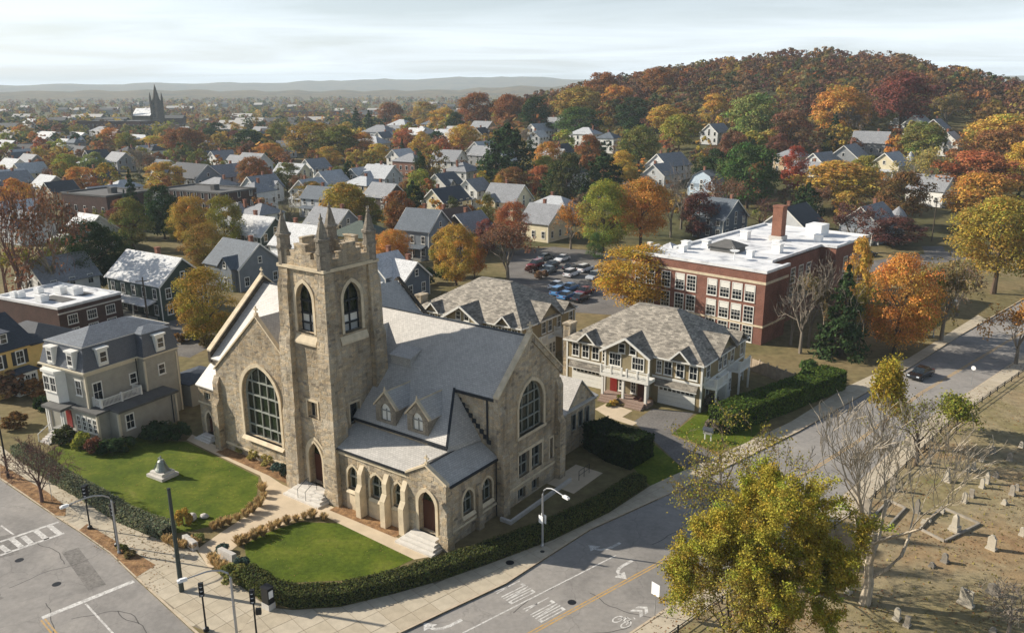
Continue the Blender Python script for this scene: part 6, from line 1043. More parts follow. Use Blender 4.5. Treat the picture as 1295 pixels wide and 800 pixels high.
def branches(rs, mb, p, d, L, r, depth, maxd, spread=0.55, sides=5, upb=0.15, nchild=(2, 4), minr=0.008, droop=0.0):
    n = 3 if depth < maxd else 2; pts = [Vector(p)]; dirv = Vector(d).normalized(); rad = [r]
    for i in range(n):
        dirv = (dirv+Vector(rs.normal(0, 0.13, 3))+Vector((0, 0, upb*0.4-droop*depth*0.1))).normalized(); pts.append(pts[-1]+dirv*(L/n)); rad.append(max(r*(1-0.45*(i+1)/n), minr))
    mb.tube(pts, rad, sides if depth < 2 else 3, cap=False); ends = []
    if depth >= maxd: return pts[1:]
    if depth == maxd-1: ends += pts[1:]
    k = rs.integers(nchild[0], nchild[1]+1)
    for i in range(k):
        t_ = rs.uniform(0.35, 1.0) if i else 1.0; j = min(int(t_*n), n-1); base = pts[j].lerp(pts[j+1], t_*n-j) if t_ < 1 else pts[-1]
        a = rs.uniform(0, 2*np.pi); side = dirv.cross(Vector((math.cos(a), math.sin(a), 0.3))).normalized(); nd = (dirv*(1-spread*0.5)+side*spread*rs.uniform(0.7, 1.3)+Vector((0, 0, upb))).normalized()
        ends += branches(rs, mb, base, nd, L*rs.uniform(0.62, 0.85), max(rad[-1]*rs.uniform(0.6, 0.85), minr), depth+1, maxd, spread, sides, upb, nchild, minr, droop)
    return ends
PROTO = {}
def proto_leafy(key, kind, seed, nc, nl, leaf):
    rs = np.random.default_rng(seed); P, N_, T = crown_points(rs, kind, nc, nl); q = rand_quads(rs, P, N_, leaf); cm = quads_mesh('crown_'+key, q, 'leaf', tints(rs, len(P), T))
    mb = MB(); h0 = 0.2 if kind != 'column' else 0.05; mb.tube([(0, 0, -0.02), (0.004, 0.003, h0*0.6), (-0.004, 0.006, h0+0.1), (0, 0, 0.62)], [0.032, 0.024, 0.02, 0.006], 7)
    for i in range(7):
        a = i*0.9+seed; z = 0.22+0.05*i; mb.tube([(0, 0, z), (0.17*math.cos(a), 0.17*math.sin(a), z+0.13), (0.32*math.cos(a), 0.32*math.sin(a), z+0.24)], [0.013, 0.009, 0.004], 4)
    PROTO[key] = (mb.mesh('trunk_'+key, 'bark'), cm)
def proto_bare(key, seed, sparse=0, leaf=0.03, fine=0.0022, maxd=5):
    rs = np.random.default_rng(seed); mb = MB(); mb.tube([(0, 0, -0.02), (0, 0, 0.12), (0.006, 0.0, 0.24)], [0.03, 0.024, 0.02], 7); ends = []
    for i in range(5):
        a = i*1.26+rs.uniform(-0.3, 0.3); ends += branches(rs, mb, (0.004, 0, 0.16+0.03*i), (0.45*math.cos(a), 0.45*math.sin(a), 1.0), 0.27, 0.014, 1, maxd, 0.62, 4, 0.10, (2, 3), fine)
    V = np.array(mb.v); zmax = V[:, 2].max(); wx = max(np.percentile(np.abs(V[:, 0]), 99), np.percentile(np.abs(V[:, 1]), 99))*2; k = np.array([1/wx, 1/wx, 1/zmax]); mb.v = [tuple(v) for v in V*k]; cm = None; me = mb.mesh('branches_'+key, 'bark')
    if sparse:
        E = np.array([tuple(e) for e in ends])*k; idx = rs.integers(0, len(E), sparse); C = E[idx]+rs.normal(0, 0.028, (sparse, 3)); cm = quads_mesh('crown_'+key, rand_quads(rs, C, rs.normal(0, 1, (sparse, 3)), leaf), 'leaf', tints(rs, sparse))
    PROTO[key] = (me, cm)
def proto_conifer(key, seed, kind, n=2600):
    rs = np.random.default_rng(seed); Cs, Ns, Ss = [], [], []; tiers = 13 if kind == 'spruce' else 9; mb = MB().tube([(0, 0, -0.02), (0, 0, 0.5), (0, 0, 0.98)], [0.028, 0.018, 0.004], 6)
    for t_ in range(tiers):
        f = t_/(tiers-1); z = 0.08+0.86*f if kind == 'spruce' else 0.22+0.70*f; R0 = (0.5*(1-f)**0.85+0.02) if kind == 'spruce' else 0.5*(1-f**2.2)**0.7*rs.uniform(0.75, 1.0)+0.06; nb = int(5+11*(1-f)) if kind == 'spruce' else 7
        for b in range(nb):
            a = rs.uniform(0, 2*np.pi); R1 = R0*rs.uniform(0.72, 1.06); m = max(int(n/(tiers*nb)*(0.5+R1*2)), 6); r = R1*rs.uniform(0.15, 1, m)**0.6; drop = -0.10*r/0.5 if kind == 'spruce' else 0.05*r; aa = a+rs.normal(0, 0.16, m)
            zz = z+drop+rs.normal(0, 0.012 if kind == 'spruce' else 0.022, m); Cs.append(np.stack([r*np.cos(aa), r*np.sin(aa), zz], 1)); Ns.append(np.stack([0.5*np.cos(aa), 0.5*np.sin(aa), np.ones(m)], 1)); mb.tube([(0, 0, z-0.01), (R1*0.9*math.cos(a), R1*0.9*math.sin(a), z+(-0.09 if kind == 'spruce' else 0.04)*R1*2)], [0.006, 0.002], 3, cap=False)
    C = np.concatenate(Cs); N_ = np.concatenate(Ns); PROTO[key] = (mb.mesh('trunk_'+key, 'bark'), quads_mesh('crown_'+key, rand_quads(rs, C, N_, 0.034, 2.0, 0.5), 'needle', tints(rs, len(C), None, 0.2, 0.06)))
for i in range(4): proto_leafy('round%d' % i, 'round', 10+i, 90, 105, 0.027)
for i in range(4): proto_leafy('broad%d' % i, 'broad', 20+i, 95, 105, 0.026)
for i in range(2): proto_leafy('fineround%d' % i, 'round', 15+i, 110, 190, 0.0165); proto_leafy('finebroad%d' % i, 'broad', 25+i, 110, 190, 0.0165)
for i in range(2): proto_leafy('column%d' % i, 'column', 30+i, 80, 80, 0.024)
for i in range(3): proto_bare('bare%d' % i, 40+i)
for i in range(3): proto_bare('sparse%d' % i, 50+i, 2200, 0.024)
for i in range(2): proto_conifer('spruce%d' % i, 60+i, 'spruce', 3600)
for i in range(2): proto_conifer('pine%d' % i, 70+i, 'pine', 3600)
for i in range(3): proto_leafy('low%d' % i, 'round' if i else 'broad', 80+i, 46, 34, 0.055)
LEAFC = dict(gold=lin('#b08e35'), goldolive=lin('#9a8430'), olivegold=lin('#87802f'), goldyellow=lin('#b08a26'), goldorange=lin('#b08534'), yellow=lin('#b99a35'), yellowgreen=lin('#8f9138'), lime=lin('#7d8446'), orange=lin('#b27c30'), orangegold=lin('#b28033'), orangeolive=lin('#927a36'), redorange=lin('#a4653a'), rust=lin('#84582f'), rustolive=lin('#6f542f'), red=lin('#74443a'), redrust=lin('#97482f'), darkred=lin('#603f38'), russet=lin('#7a573f'), brownred=lin('#6b4736'), brown=lin('#745a42'), brownorange=lin('#896338'), olive=lin('#6f6f35'), darkolive=lin('#4e5230'), olivebrown=lin('#77693f'), yellowolive=lin('#9a8d48'), green=lin('#4c6330'), darkgreen=lin('#344527'), bluegreen=lin('#4a5b52'), reddish=lin('#6e5148'), greybrown=lin('#746a5c'))
LEAFC = {k: tuple(c*1.03+0.10*(0.5*v[0]+0.4*v[1]+0.1*v[2]) for c in v) for k, v in LEAFC.items()}
LEAFN = dict(gold='golden', goldolive='gold and olive', olivegold='olive gold', goldyellow='golden yellow', goldorange='golden orange', yellow='bright yellow', yellowgreen='yellow green', lime='lime green', orange='orange', orangegold='orange gold', orangeolive='orange and olive', redorange='red orange', rust='rust coloured', rustolive='dull rust', red='deep red', redrust='rust red', darkred='dark red', russet='russet', brownred='brown red', brown='brown', brownorange='brown orange', olive='olive green', darkolive='dark olive', olivebrown='olive brown', yellowolive='pale yellow olive', green='bright green', darkgreen='dark green', bluegreen='blue green', reddish='reddish', greybrown='grey brown')
KINDN = dict(round='round crowned tree', broad='broad crowned tree', column='narrow upright tree', bare='leafless tree', sparse='half bare tree', spruce='conical spruce', pine='pine tree')
BARK = lin('#5b4d40'); TR = random.Random(77)
def tree(x, y, h, w, kind, colr, label, group, z=None, name=None, low=False):
    z = hill(x, y) if z is None else z; n = {'round': 4, 'broad': 4, 'column': 2, 'bare': 3, 'sparse': 3, 'spruce': 2, 'pine': 2}[kind]; key = '%s%d' % (kind, TR.randrange(n))
    if low and kind in ('round', 'broad'): key = 'low%d' % TR.randrange(3)
    if kind in ('round', 'broad') and w > 8.5 and math.hypot(x, y) < 215: key = 'fine%s%d' % (kind, TR.randrange(2))
    me, cm = PROTO[key]; t_ = empty(name or {'spruce': 'spruce_tree', 'pine': 'pine_tree', 'bare': 'bare_tree'}.get(kind, 'tree'), (x, y, z-0.05), TR.uniform(0, 6.28)); tag(t_, label, 'tree', group); s = (w, w, h); c = LEAFC[colr]; j = TR.uniform(0.9, 1.12); c = tuple(q*j for q in c)
    link('trunk', me, t_, scale=s, color=(LEAFC['reddish'] if colr == 'reddish' else c if kind == 'bare' and colr == 'darkred' else lin('#7d7468') if kind in ('bare', 'sparse') else BARK))
    if cm is not None: link('crown', cm, t_, scale=s, color=c)
    return t_
def zone_of(x, y):
    if y < 110 and x > 25: return 'beside the cemetery road'
    if hill(x, y) > 9: return 'on the wooded hillside'
    if x > 25 and y < 175: return 'around the brick school'
    if x > 40 and y < 330: return 'at the foot of the wooded hill'
    if y < 160 and x < -30: return 'beyond the mansard house'
    if y < 210 and x < 0: return 'in the streets just behind the church'
    if y < 210: return 'by the car park'
    if y < 420: return 'among the houses of the town'
    return 'on the distant plain'
def tree_label(x, y, h, kind, colr):
    zn = zone_of(x, y); sz = 'large ' if h > 13 else 'small ' if h < 8.2 else ''; q = min(HOUSES, key=lambda q: (q[0]-x)**2+(q[1]-y)**2)
    lb = '%s%s %s near the %s %s' % (sz, LEAFN[colr], KINDN[kind], WALLN[q[6]], TYPN[q[5]]); l2 = lb+' with %s roof' % ROOFN[q[7]]
    if math.hypot(q[0]-x, q[1]-y) < 24: return l2 if len(l2.split()) <= 16 else lb
    return '%s%s %s %s' % (sz, LEAFN[colr], KINDN[kind], zn)
for x, y, h, w, kind, colr in TREES: tree(x, y, h, w, kind, colr, tree_label(x, y, h, kind, colr), 'trees of the town and hill')
# more of the town's trees between the houses
KEEP = [(h[0], h[1], 10) for h in HOUSES]+[(t_[0], t_[1], t_[3]*0.55) for t_ in TREES]+[(v[0], v[1], 22) for v in SPOT.values()]+[(37, 137, 30), (45, 150, 22), (-58, 136, 13), (-71, 127, 15)]
TOWN = [('round', 'orange'), ('round', 'gold'), ('broad', 'orangeolive'), ('broad', 'rust'), ('round', 'olive'), ('broad', 'olivegold'), ('round', 'darkgreen'), ('spruce', 'darkgreen'), ('pine', 'darkgreen'), ('sparse', 'russet'), ('sparse', 'greybrown'), ('round', 'redorange'), ('broad', 'goldolive'), ('round', 'yellowgreen'), ('broad', 'brownorange'), ('round', 'russet')]
cnt = 0
for k in range(4000):
    if cnt >= 172: break
    dist = 185+TR.random()**0.8*520; a = R_(TR.uniform(-33, 31)); x, y = dist*math.sin(a), dist*math.cos(a)
    if y < 190 or (x > 85 and 165 < y < 215) or (88 < x < 155 and 175 < y < 305 and abs(x-93-(y-180)*0.43) < 9): continue
    if hill(x, y) > 14 or any((x-q[0])**2+(y-q[1])**2 < q[2]**2 for q in KEEP): continue
    # leave the view from the south of each house roof clear
    if any(abs(x-q[0]*(y/q[1])) < 6 and 0 < q[1]-y < 26 for q in KEEP[:len(HOUSES)]): continue
    kind, colr = TR.choice(TOWN); h = TR.uniform(7.5, 13.5); w = h*TR.uniform(0.75, 1.1)*(0.55 if kind == 'spruce' else 0.8 if kind == 'pine' else 1); zn = zone_of(x, y)
    tree(x, y, h, w, kind, colr, tree_label(x, y, h, kind, colr), 'trees of the town and hill', low=dist > 330); KEEP.append((x, y, w*0.62)); cnt += 1
# --- the wood on the hill and the far treetops: each one mass
def wood(name, label, pts, nl, leaf, cols, seed, hgt=(9, 15), conifer=0.05):
    rs = np.random.default_rng(seed); Q, Cc = [], []
    U_ = [crown_points(np.random.default_rng(seed*7+i), 'round' if i % 2 else 'broad', 20, nl//20) for i in range(5)]
    for x, y, z in pts:
        P, N_, T = U_[rs.integers(5)]; h = rs.uniform(*hgt); w = h*rs.uniform(0.75, 1.15); a = rs.uniform(0, 6.28); ca, sa = math.cos(a), math.sin(a); S = np.stack([(P[:, 0]*ca-P[:, 1]*sa)*w+x, (P[:, 0]*sa+P[:, 1]*ca)*w+y, P[:, 2]*h+z], 1); N2 = np.stack([N_[:, 0]*ca-N_[:, 1]*sa, N_[:, 0]*sa+N_[:, 1]*ca, N_[:, 2]], 1)
        Q.append(rand_quads(rs, S, N2, leaf*h)); base = np.array(LEAFC[cols[rs.integers(len(cols))]])*rs.uniform(0.75, 1.15); Cc.append(tints(rs, len(S), T, 0.09, 0.05)*base)
    me = quads_mesh(name, np.concatenate(Q), 'leaf_tint', np.concatenate(Cc)); o = link(name, me); tag(o, label, 'trees', None, 'stuff')
WR = random.Random(5); pts = []
for k in range(9000):
    x, y = WR.uniform(-30, 480), WR.uniform(300, 900); h = hill(x, y)
    if h < 11+WR.random()*5: continue
    if any((x-q[0])**2+(y-q[1])**2 < (q[2]*0.95)**2 for q in KEEP): continue
    if any(abs(x-q[0]*(y/q[1])) < 5 and 0 < q[1]-y < 18 for q in KEEP[:len(HOUSES)]): continue
    if any((x-p[0])**2+(y-p[1])**2 < 33 for p in pts[-1500:]): continue
    pts.append((x, y, h-1.0))
    if len(pts) > 1350: break
wood('hill_wood', 'wood of russet and dark red autumn trees covering the hill', pts, 300, 0.076, ['rust', 'brownred', 'russet', 'darkred', 'rustolive', 'brown', 'brownred', 'orangeolive', 'brownorange', 'darkolive', 'olivebrown', 'rust', 'brown'], 9, (10, 16.5))
pts = []
for k in range(4700):
    dist = 430+WR.random()**1.5*2300; a = R_(WR.uniform(-40, 38)); x, y = dist*math.sin(a), dist*math.cos(a)
    if hill(x, y) > 12 or any((x-q[0])**2+(y-q[1])**2 < q[2]**2 for q in KEEP[:len(HOUSES)+8]): continue
    if any(abs(x-q[0]*(y/q[1])) < 8 and 0 < q[1]-y < 45 for q in KEEP[:len(HOUSES)]) or (abs(x-SPOT['gothic'][0]*(y/SPOT['gothic'][1])) < 30 and y < SPOT['gothic'][1] and y > SPOT['gothic'][1]-160): continue
    pts.append((x, y, hill(x, y)-1.0))
wood('far_treetops', 'distant autumn treetops covering the plain to the far hills', pts, 70, 0.17, ['rust', 'olive', 'orangeolive', 'olivegold', 'darkolive', 'brownorange', 'russet', 'darkgreen', 'olivebrown', 'gold', 'brown'], 12, (8, 14))
pts = []
for k in range(6000):
    dist = 200+WR.random()**0.75*560; a = R_(WR.uniform(-41, 36)); x, y = dist*math.sin(a), dist*math.cos(a)
    if y < 205 or hill(x, y) > 15 or (88 < x < 155 and 175 < y < 305 and abs(x-93-(y-180)*0.43) < 9): continue
    if any((x-q[0])**2+(y-q[1])**2 < (q[2]*0.8)**2 for q in KEEP) or any(abs(x-q[0]*(y/q[1])) < 6 and 0 < q[1]-y < 22 for q in KEEP[:len(HOUSES)]): continue
    if any((x-p[0])**2+(y-p[1])**2 < 30 for p in pts): continue
    pts.append((x, y, hill(x, y)-0.3))
    if len(pts) > 800: break
wood('town_treetops', 'smaller autumn trees and shrubs filling gaps between the town houses', pts, 380, 0.07, ['rust', 'olive', 'orangeolive', 'olivegold', 'darkolive', 'brownorange', 'russet', 'darkgreen', 'olivebrown', 'gold', 'brown', 'orange', 'gold', 'yellow', 'darkgreen'], 14, (4.5, 10))
# far roofs among the treetops
mb = MB()
for k in range(130):
    dist = 520+WR.random()**1.3*1500; a = R_(WR.uniform(-33, 12)); x, y = dist*math.sin(a), dist*math.cos(a)
    if hill(x, y) > 8: continue
    w, d, h = WR.uniform(5, 14), WR.uniform(4, 7), WR.uniform(5, 8); mb.cur = WR.choice((0, 0, 1)); mb.box(x-w, y-d, hill(x, y)-1, x+w, y+d, h, bottom=False); mb.cur = WR.choice((2, 3, 2)); mb.slab([(x-w-0.4, y-d-0.6, h), (x+w+0.4, y-d-0.6, h), (x+w+0.4, y, h+3.2), (x-w-0.4, y, h+3.2)], 0.3); mb.slab([(x-w-0.4, y, h+3.2), (x+w+0.4, y, h+3.2), (x+w+0.4, y+d+0.6, h), (x-w-0.4, y+d+0.6, h)], 0.3)
tag(mb.build('far_rooftops', ['grey_paint', 'dark_brick', 'tar_roof', 'pale_granite']), 'distant pale and grey rooftops scattered among the far treetops', 'rooftops', None, 'stuff')
# ------------------------------------------------------------------ hedges and shrubs
def hedge(pl, width, height, side, colr, label, name='hedge', seed=1, leaf=0.13, dens=150, topc=None):
    rs = np.random.default_rng(seed); pl = resample(pl, 1.2); A = offset(pl, 0.06*side); B = offset(pl, (width-0.06)*side); h = empty(name); tag(h, label, 'hedge'); c = MB()
    for i in range(len(pl)-1): c.prism([A[i], A[i+1], B[i+1], B[i]], -0.05, height-0.1)
    c.build('hedge_core', 'hedge_core', h); C, N_ = [], []; A = offset(pl, 0); B = offset(pl, width*side)
    def strip(a0, a1, b0, b1, z0, z1, nn):
        ar = math.dist(a0, a1)*(math.dist(a0, b0) if z0 == z1 else (z1-z0)); m = int(ar*dens); s, t_ = rs.random((2, m)); p = (1-s)[:, None]*((1-t_)[:, None]*np.array(a0)+t_[:, None]*np.array(b0))+s[:, None]*((1-t_)[:, None]*np.array(a1)+t_[:, None]*np.array(b1)); zz = z0+t_*(z1-z0); w_ = np.sin(p[:, 0]*1.7+p[:, 1]*1.3)*0.06
        C.append(np.stack([p[:, 0], p[:, 1], zz+(w_ if z0 == z1 else 0)], 1)+rs.normal(0, 0.05, (m, 3))); N_.append(np.tile(np.array(nn, float), (m, 1)))
    for i in range(len(pl)-1):
        d = np.array(A[i+1])-np.array(A[i]); d = d/np.linalg.norm(d); n = np.array([-d[1], d[0]])*side
        strip(A[i], A[i+1], B[i], B[i+1], height, height, (0, 0, 1)); strip(A[i], A[i+1], A[i], A[i+1], 0.0, height, (-n[0], -n[1], 0.3)); strip(B[i], B[i+1], B[i], B[i+1], 0.0, height, (n[0], n[1], 0.3))
    strip(A[0], B[0], A[0], B[0], 0, height, (-1, 0, 0.3)); strip(A[-1], B[-1], A[-1], B[-1], 0, height, (1, 0, 0.3))
    C = np.concatenate(C); N_ = np.concatenate(N_); me = quads_mesh('leaves', rand_quads(rs, C, N_, leaf, 1.4, 0.6), 'leaf', tints(rs, len(C), None, 0.25, 0.12)); tag(link('leaves', me, h, color=colr), kind='stuff'); return h
hedge(HEDGE_A, 1.5, 1.05, 1, lin('#7b7f64'), 'clipped grey green hedge along the pavement beside the mansard house', seed=2)
hedge(HEDGE_R, 1.5, 1.15, 1, lin('#555a34'), 'long low clipped hedge curving round the church corner', seed=3)
hedge(HEDGE_T, 3.4, 2.5, 1, lin('#4d5f2a'), 'tall clipped green hedge between the double house garden and the road', seed=4, leaf=0.2, dens=70)
hedge(HEDGE_Y, 3.2, 2.9, 1, lin('#2f3b22'), 'tall dark yew hedge behind the church transept', seed=5, leaf=0.2, dens=70); hedge(HEDGE_Y2, 2.6, 2.6, 1, lin('#33401f'), 'shorter end of dark yew hedge beside the driveway', seed=6, leaf=0.2, dens=70)
def proto_shrub(key, seed, n=1500, leaf=0.085):
    rs = np.random.default_rng(seed); P = []; N_ = []
    for i in range(16):
        a = rs.uniform(0, 6.28); u = rs.uniform(0.15, 1); r = 0.36*math.sqrt(1-u*u*0.8); c = np.array([r*math.cos(a), r*math.sin(a), 0.12+0.62*u]); m = n//16; d = rs.normal(0, 1, (m, 3)); d /= np.linalg.norm(d, axis=1, keepdims=True); P.append(c+d*0.19*rs.uniform(0.6, 1.05, (m, 1))); N_.append(d+np.array([0, 0, 0.3]))
    P = np.concatenate(P); P[:, 2] = np.abs(P[:, 2]); N_ = np.concatenate(N_); PROTO[key] = quads_mesh('foliage_'+key, rand_quads(rs, P, N_, leaf, 1.4, 0.5), 'leaf', tints(rs, len(P)))
for i in range(3): proto_shrub('shrub%d' % i, 90+i)
def shrub_zone(x, y):
    if x < -45 and y > 88: return 'in the garden behind the mansard house'
    if x < -37: return 'against the mansard house wall'
    if y > 105: return 'beyond the church roofs'
    if x > 5: return 'by the double house'
    if y < 66: return 'at the path entrance by the pavement'
    return 'against the church front wall'
SR = random.Random(8); stem = MB().lathe([(0.03, -0.05), (0.02, 0.5)], 5).mesh('shrub_stem', 'bark')
for x, y, w, h, c in SHRUBS:
    s = empty('shrub', (x, y, 0), SR.uniform(0, 6.28)); big = 'large' if w > 2.3 else 'small' if w < 1.3 else 'rounded'; tag(s, '%s %s shrub %s' % (big, LEAFN[c], shrub_zone(x, y)), 'shrub', 'shrubs '+shrub_zone(x, y)); link('foliage', PROTO['shrub%d' % SR.randrange(3)], s, scale=(w, w, h), color=mul(LEAFC[c], SR.uniform(0.85, 1.1))); link('stem', stem, s, scale=(w, w, h), color=BARK)
def proto_tuft(key, seed):
    rs = np.random.default_rng(seed); n = 260; a = rs.uniform(0, 6.28, n); r0 = rs.uniform(0, 0.16, n); r1 = r0+rs.uniform(0.08, 0.42, n); h = rs.uniform(0.4, 0.95, n); w = 0.016; A = np.stack([r0*np.cos(a), r0*np.sin(a), 0*h], 1); B = np.stack([r1*np.cos(a), r1*np.sin(a), h], 1); S = np.stack([-np.sin(a), np.cos(a), 0*a], 1)*w
    PROTO[key] = quads_mesh('blades_'+key, np.stack([A-S, A+S, B+S*1.6, B-S*1.6], 1), 'leaf', tints(rs, n, None, 0.2, 0.08))
for i in range(2): proto_tuft('tuft%d' % i, 100+i)
for i, (x, y) in enumerate(TUFTS):
    s = SR.uniform(0.75, 1.15); o = link('ornamental_grass', PROTO['tuft%d' % (i % 2)], None, (x, y, 0), SR.uniform(0, 6.28), (s*1.1, s*1.1, s*0.85), mul(lin('#b39b6e'), SR.uniform(0.85, 1.15))); tag(o, 'tan clump of ornamental grass edging the church path', 'grass clump', 'grass clumps along the church path')
# ------------------------------------------------------------------ trees near the camera
def near_tree(name, x, y, h, w, seed, label, leaves, leaf, colr, barkc, maxd=5, fine=0.0016, up=0.1, spread=0.6, thick=1.0, spr=4.4):
    rs = np.random.default_rng(seed); mb = MB(); mb.tube([(0, 0, -0.02), (0.006, 0, 0.12), (0.0, 0.006, 0.25), (0.006, 0, 0.4)], [0.028*thick, 0.022*thick, 0.018*thick, 0.012*thick], 9); ends = []
    for i in range(7):
        a = i*2.4+rs.uniform(-0.3, 0.3); ends += branches(rs, mb, (0.003, 0, 0.14+0.04*i), (0.5*math.cos(a), 0.5*math.sin(a), 1.0), 0.26, 0.012*thick, 1, maxd, spread, 5, up, (2, 3), fine)
    V = np.array(mb.v); zmax = V[:, 2].max(); wx = np.percentile(np.abs(V[:, :2]), 98.5)*2; k = np.array([w/wx, w/wx, h/zmax]); mb.v = [tuple(v) for v in V*k]; t_ = empty(name, (x, y, -0.03)); tag(t_, label, 'tree'); mb.build('trunk', 'bark', t_, color=barkc)
    if leaves:
        E = np.array([tuple(e) for e in ends])*k; E = E[E[:, 2] > h*0.08]; idx = rs.integers(0, len(E), leaves); C = E[idx]+rs.normal(0, 1, (leaves, 3))*np.array([0.42, 0.42, 0.34])*leaf*spr; cl = (1+rs.normal(0, 0.10, (len(E), 3))*np.array([1.0, 0.7, 0.5]))[idx]; me = quads_mesh('crown', rand_quads(rs, C, np.tile([0, 0, 0.6], (leaves, 1)), leaf, 1.5, 0.9), 'leaf', tints(rs, leaves, cl, 0.18, 0.07)); link('crown', me, t_, color=colr)
    return t_
TF = {q[0]: q[1:] for q in TFORE}
near_tree('tree', *TF['big'], 3, 'big yellow green tree standing inside the cemetery edge by the road', 130000, 0.10, lin('#a0963f'), lin('#54493b'), 6, 0.0011)
near_tree('tree', *TF['front2'], 13, 'smaller golden green tree leaning over the cemetery pavement', 22000, 0.10, lin('#9c9048'), lin('#54493b'), 5, 0.0012)
near_tree('tree', *TF['thin'], 4, 'thin half bare tree with few yellow leaves beside the road', 6000, 0.13, lin('#8f8740'), lin('#6b5f52'), 6, 0.0012)
near_tree('bare_tree', *TF['white'], 25, 'leafless tree with pale upright branches among the gravestones', 0, 0.1, None, lin('#a69b89'), 6, 0.0010, up=0.3, spread=0.36, thick=0.68)
near_tree('tree', *TF['ivyb'], 6, 'dark bare tree tangled on the cemetery pavement', 900, 0.16, lin('#7d7a3a'), lin('#5a5046'), 6, 0.0013)
near_tree('tree', *TF['ivy'], 7, 'bright yellow leafed tree on the pavement edge past the driveway', 9000, 0.17, lin('#a08f38'), lin('#5a5046'), 6, 0.002)
near_tree('tree', *TF['side'], 8, 'small olive leafed tree on the cemetery grass', 2600, 0.22, lin('#80823a'), lin('#5a5046'), 5, 0.002)
near_tree('tree', *TF['young'], 9, 'small twiggy reddish street tree in the mulch bed', 900, 0.08, lin('#7a5a4c'), lin('#6d5850'), 6, 0.003)
near_tree('bare_tree', *TF['twig'], 10, 'low twiggy bare shrub among the gravestones', 0, 0.1, None, lin('#8a7f72'), 5, 0.004, spread=0.8)
# ------------------------------------------------------------------ street furniture
def street_lamp(p, ang, label, h=5.9, arm=2.6, mat='galvanised', group='curved arm street lamps'):
    o = empty('street_lamp', (p[0], p[1], 0), ang); tag(o, label, 'street lamp', group); MB().lathe([(0.16, 0), (0.16, 0.12), (0.1, 0.3), (0.085, h-1.0)], 10).build('pole', mat, o)
    pts = [(0, 0, h-1.0)]+[(arm*0.55*(1-math.cos(R_(t_))), 0, h-1.0+1.0*math.sin(R_(t_))) for t_ in (25, 50, 75, 90)]+[(arm, 0, h-0.12)]; MB().tube(pts, [0.075, 0.07, 0.065, 0.06, 0.055, 0.045], 7).build('arm', mat, o)
    MB().box(arm-0.1, -0.13, h-0.22, arm+0.55, 0.13, h-0.06).box(arm, -0.1, h-0.06, arm+0.4, 0.1, h-0.0).build('lamp_head', 'white_metal', o); MB().box(arm, -0.1, h-0.25, arm+0.5, 0.1, h-0.221).build('lens', 'lamp_lens', o); return o
nA = math.atan2(-0.70, -0.71)
lr = street_lamp(OBJ['lamp_r'], math.atan2(-0.77, 0.637), 'galvanised street lamp with a small sign beside the church hedge'); MB().box(-0.3, -0.02, 2.2, 0.3, 0.02, 3.0).build('sign_plate', 'white_metal', lr, (0, 0.12, 0)); MB().box(-0.25, -0.02, 2.1, 0.25, 0.02, 2.8).build('sign_plate', 'white_metal', lr, (-0.1, -0.12, 0.1))
street_lamp(OBJ['lamp_a'], nA, 'galvanised street lamp in the mulch bed behind two traffic signals', arm=3.3); street_lamp(OBJ['lamp_c'], nA-0.25, 'galvanised street lamp at the corner between two traffic signals', arm=2.9); street_lamp(UPOLES[5][:2], math.atan2(-0.77, 0.637), 'tall street lamp on the pavement past the orange maple', 6.5, 2.2)
def signal(p, ang, label, h=3.9, heads=(0,), ped=False):
    o = empty('traffic_signal', (p[0], p[1], 0), ang); tag(o, label, 'traffic light', 'traffic signals at the corner'); MB().lathe([(0.22, 0), (0.2, 0.25), (0.07, 0.35), (0.06, h-0.9)], 8).build('pole', 'black_metal', o)
    for k, a in enumerate(heads):
        hd = empty('signal_head', (0, 0, h-1.0), a); hd.parent = o; MB().box(-0.17, -0.28+k*0.0, 0, 0.17, -0.02, 1.05).build('housing', 'black_metal', hd)
        for i, m_ in enumerate(('lamp_lens', 'lamp_lens', 'lamp_lens')):
            z = 0.18+0.34*i; MB().tube([(0, -0.285, z), (0, -0.30, z)], 0.11, 10).build('lens', m_, hd); MB().extr([(-0.13, z+0.05), (0.13, z+0.05), (0.1, z+0.15), (-0.1, z+0.15)], lambda a_, b_, d_: (a_, d_, b_), -0.42, -0.285).build('visor', 'black_metal', hd)
    if ped: MB().box(0.12, -0.2, h-2.0, 0.5, 0.05, h-1.55).build('pedestrian_signal', 'black_metal', o)
    return o
signal(OBJ['sig1'], 0.4, 'black traffic signal post at the near end of the mulch bed', 4.2, (0, 2.2)); signal(OBJ['sig2'], 0.6, 'black traffic signal post beside the lamp in the mulch bed', 4.0, (0, 2.2)); signal(OBJ['sig3'], 0.3, 'black traffic signal post near the green pole on the corner pavement', 4.0); signal(OBJ['sig4'], 0.15, 'black traffic signal post with pedestrian signal near the cabinet', 4.0, (0,), True)
o = empty('pole', (*OBJ['pole'], 0)); tag(o, 'tall dark green pole standing on the corner pavement', 'pole'); MB().lathe([(0.2, 0), (0.16, 4), (0.13, 8.8)], 10).build('shaft', 'green_pole', o); MB().lathe([(0.14, 8.8), (0.14, 8.9)], 10).build('cap', 'black_metal', o)
o = empty('lamp_post', (*OBJ['blackpole'], 0)); tag(o, 'slim black lamp post by the planting bed near the mansard house', 'lamp post'); MB().lathe([(0.16, 0), (0.1, 0.8), (0.07, 6.2)], 8).build('pole', 'black_metal', o); MB().lathe([(0.1, 6.2), (0.25, 6.4), (0.22, 6.8), (0.05, 7.05)], 8).build('lantern', 'lamp_lens', o)
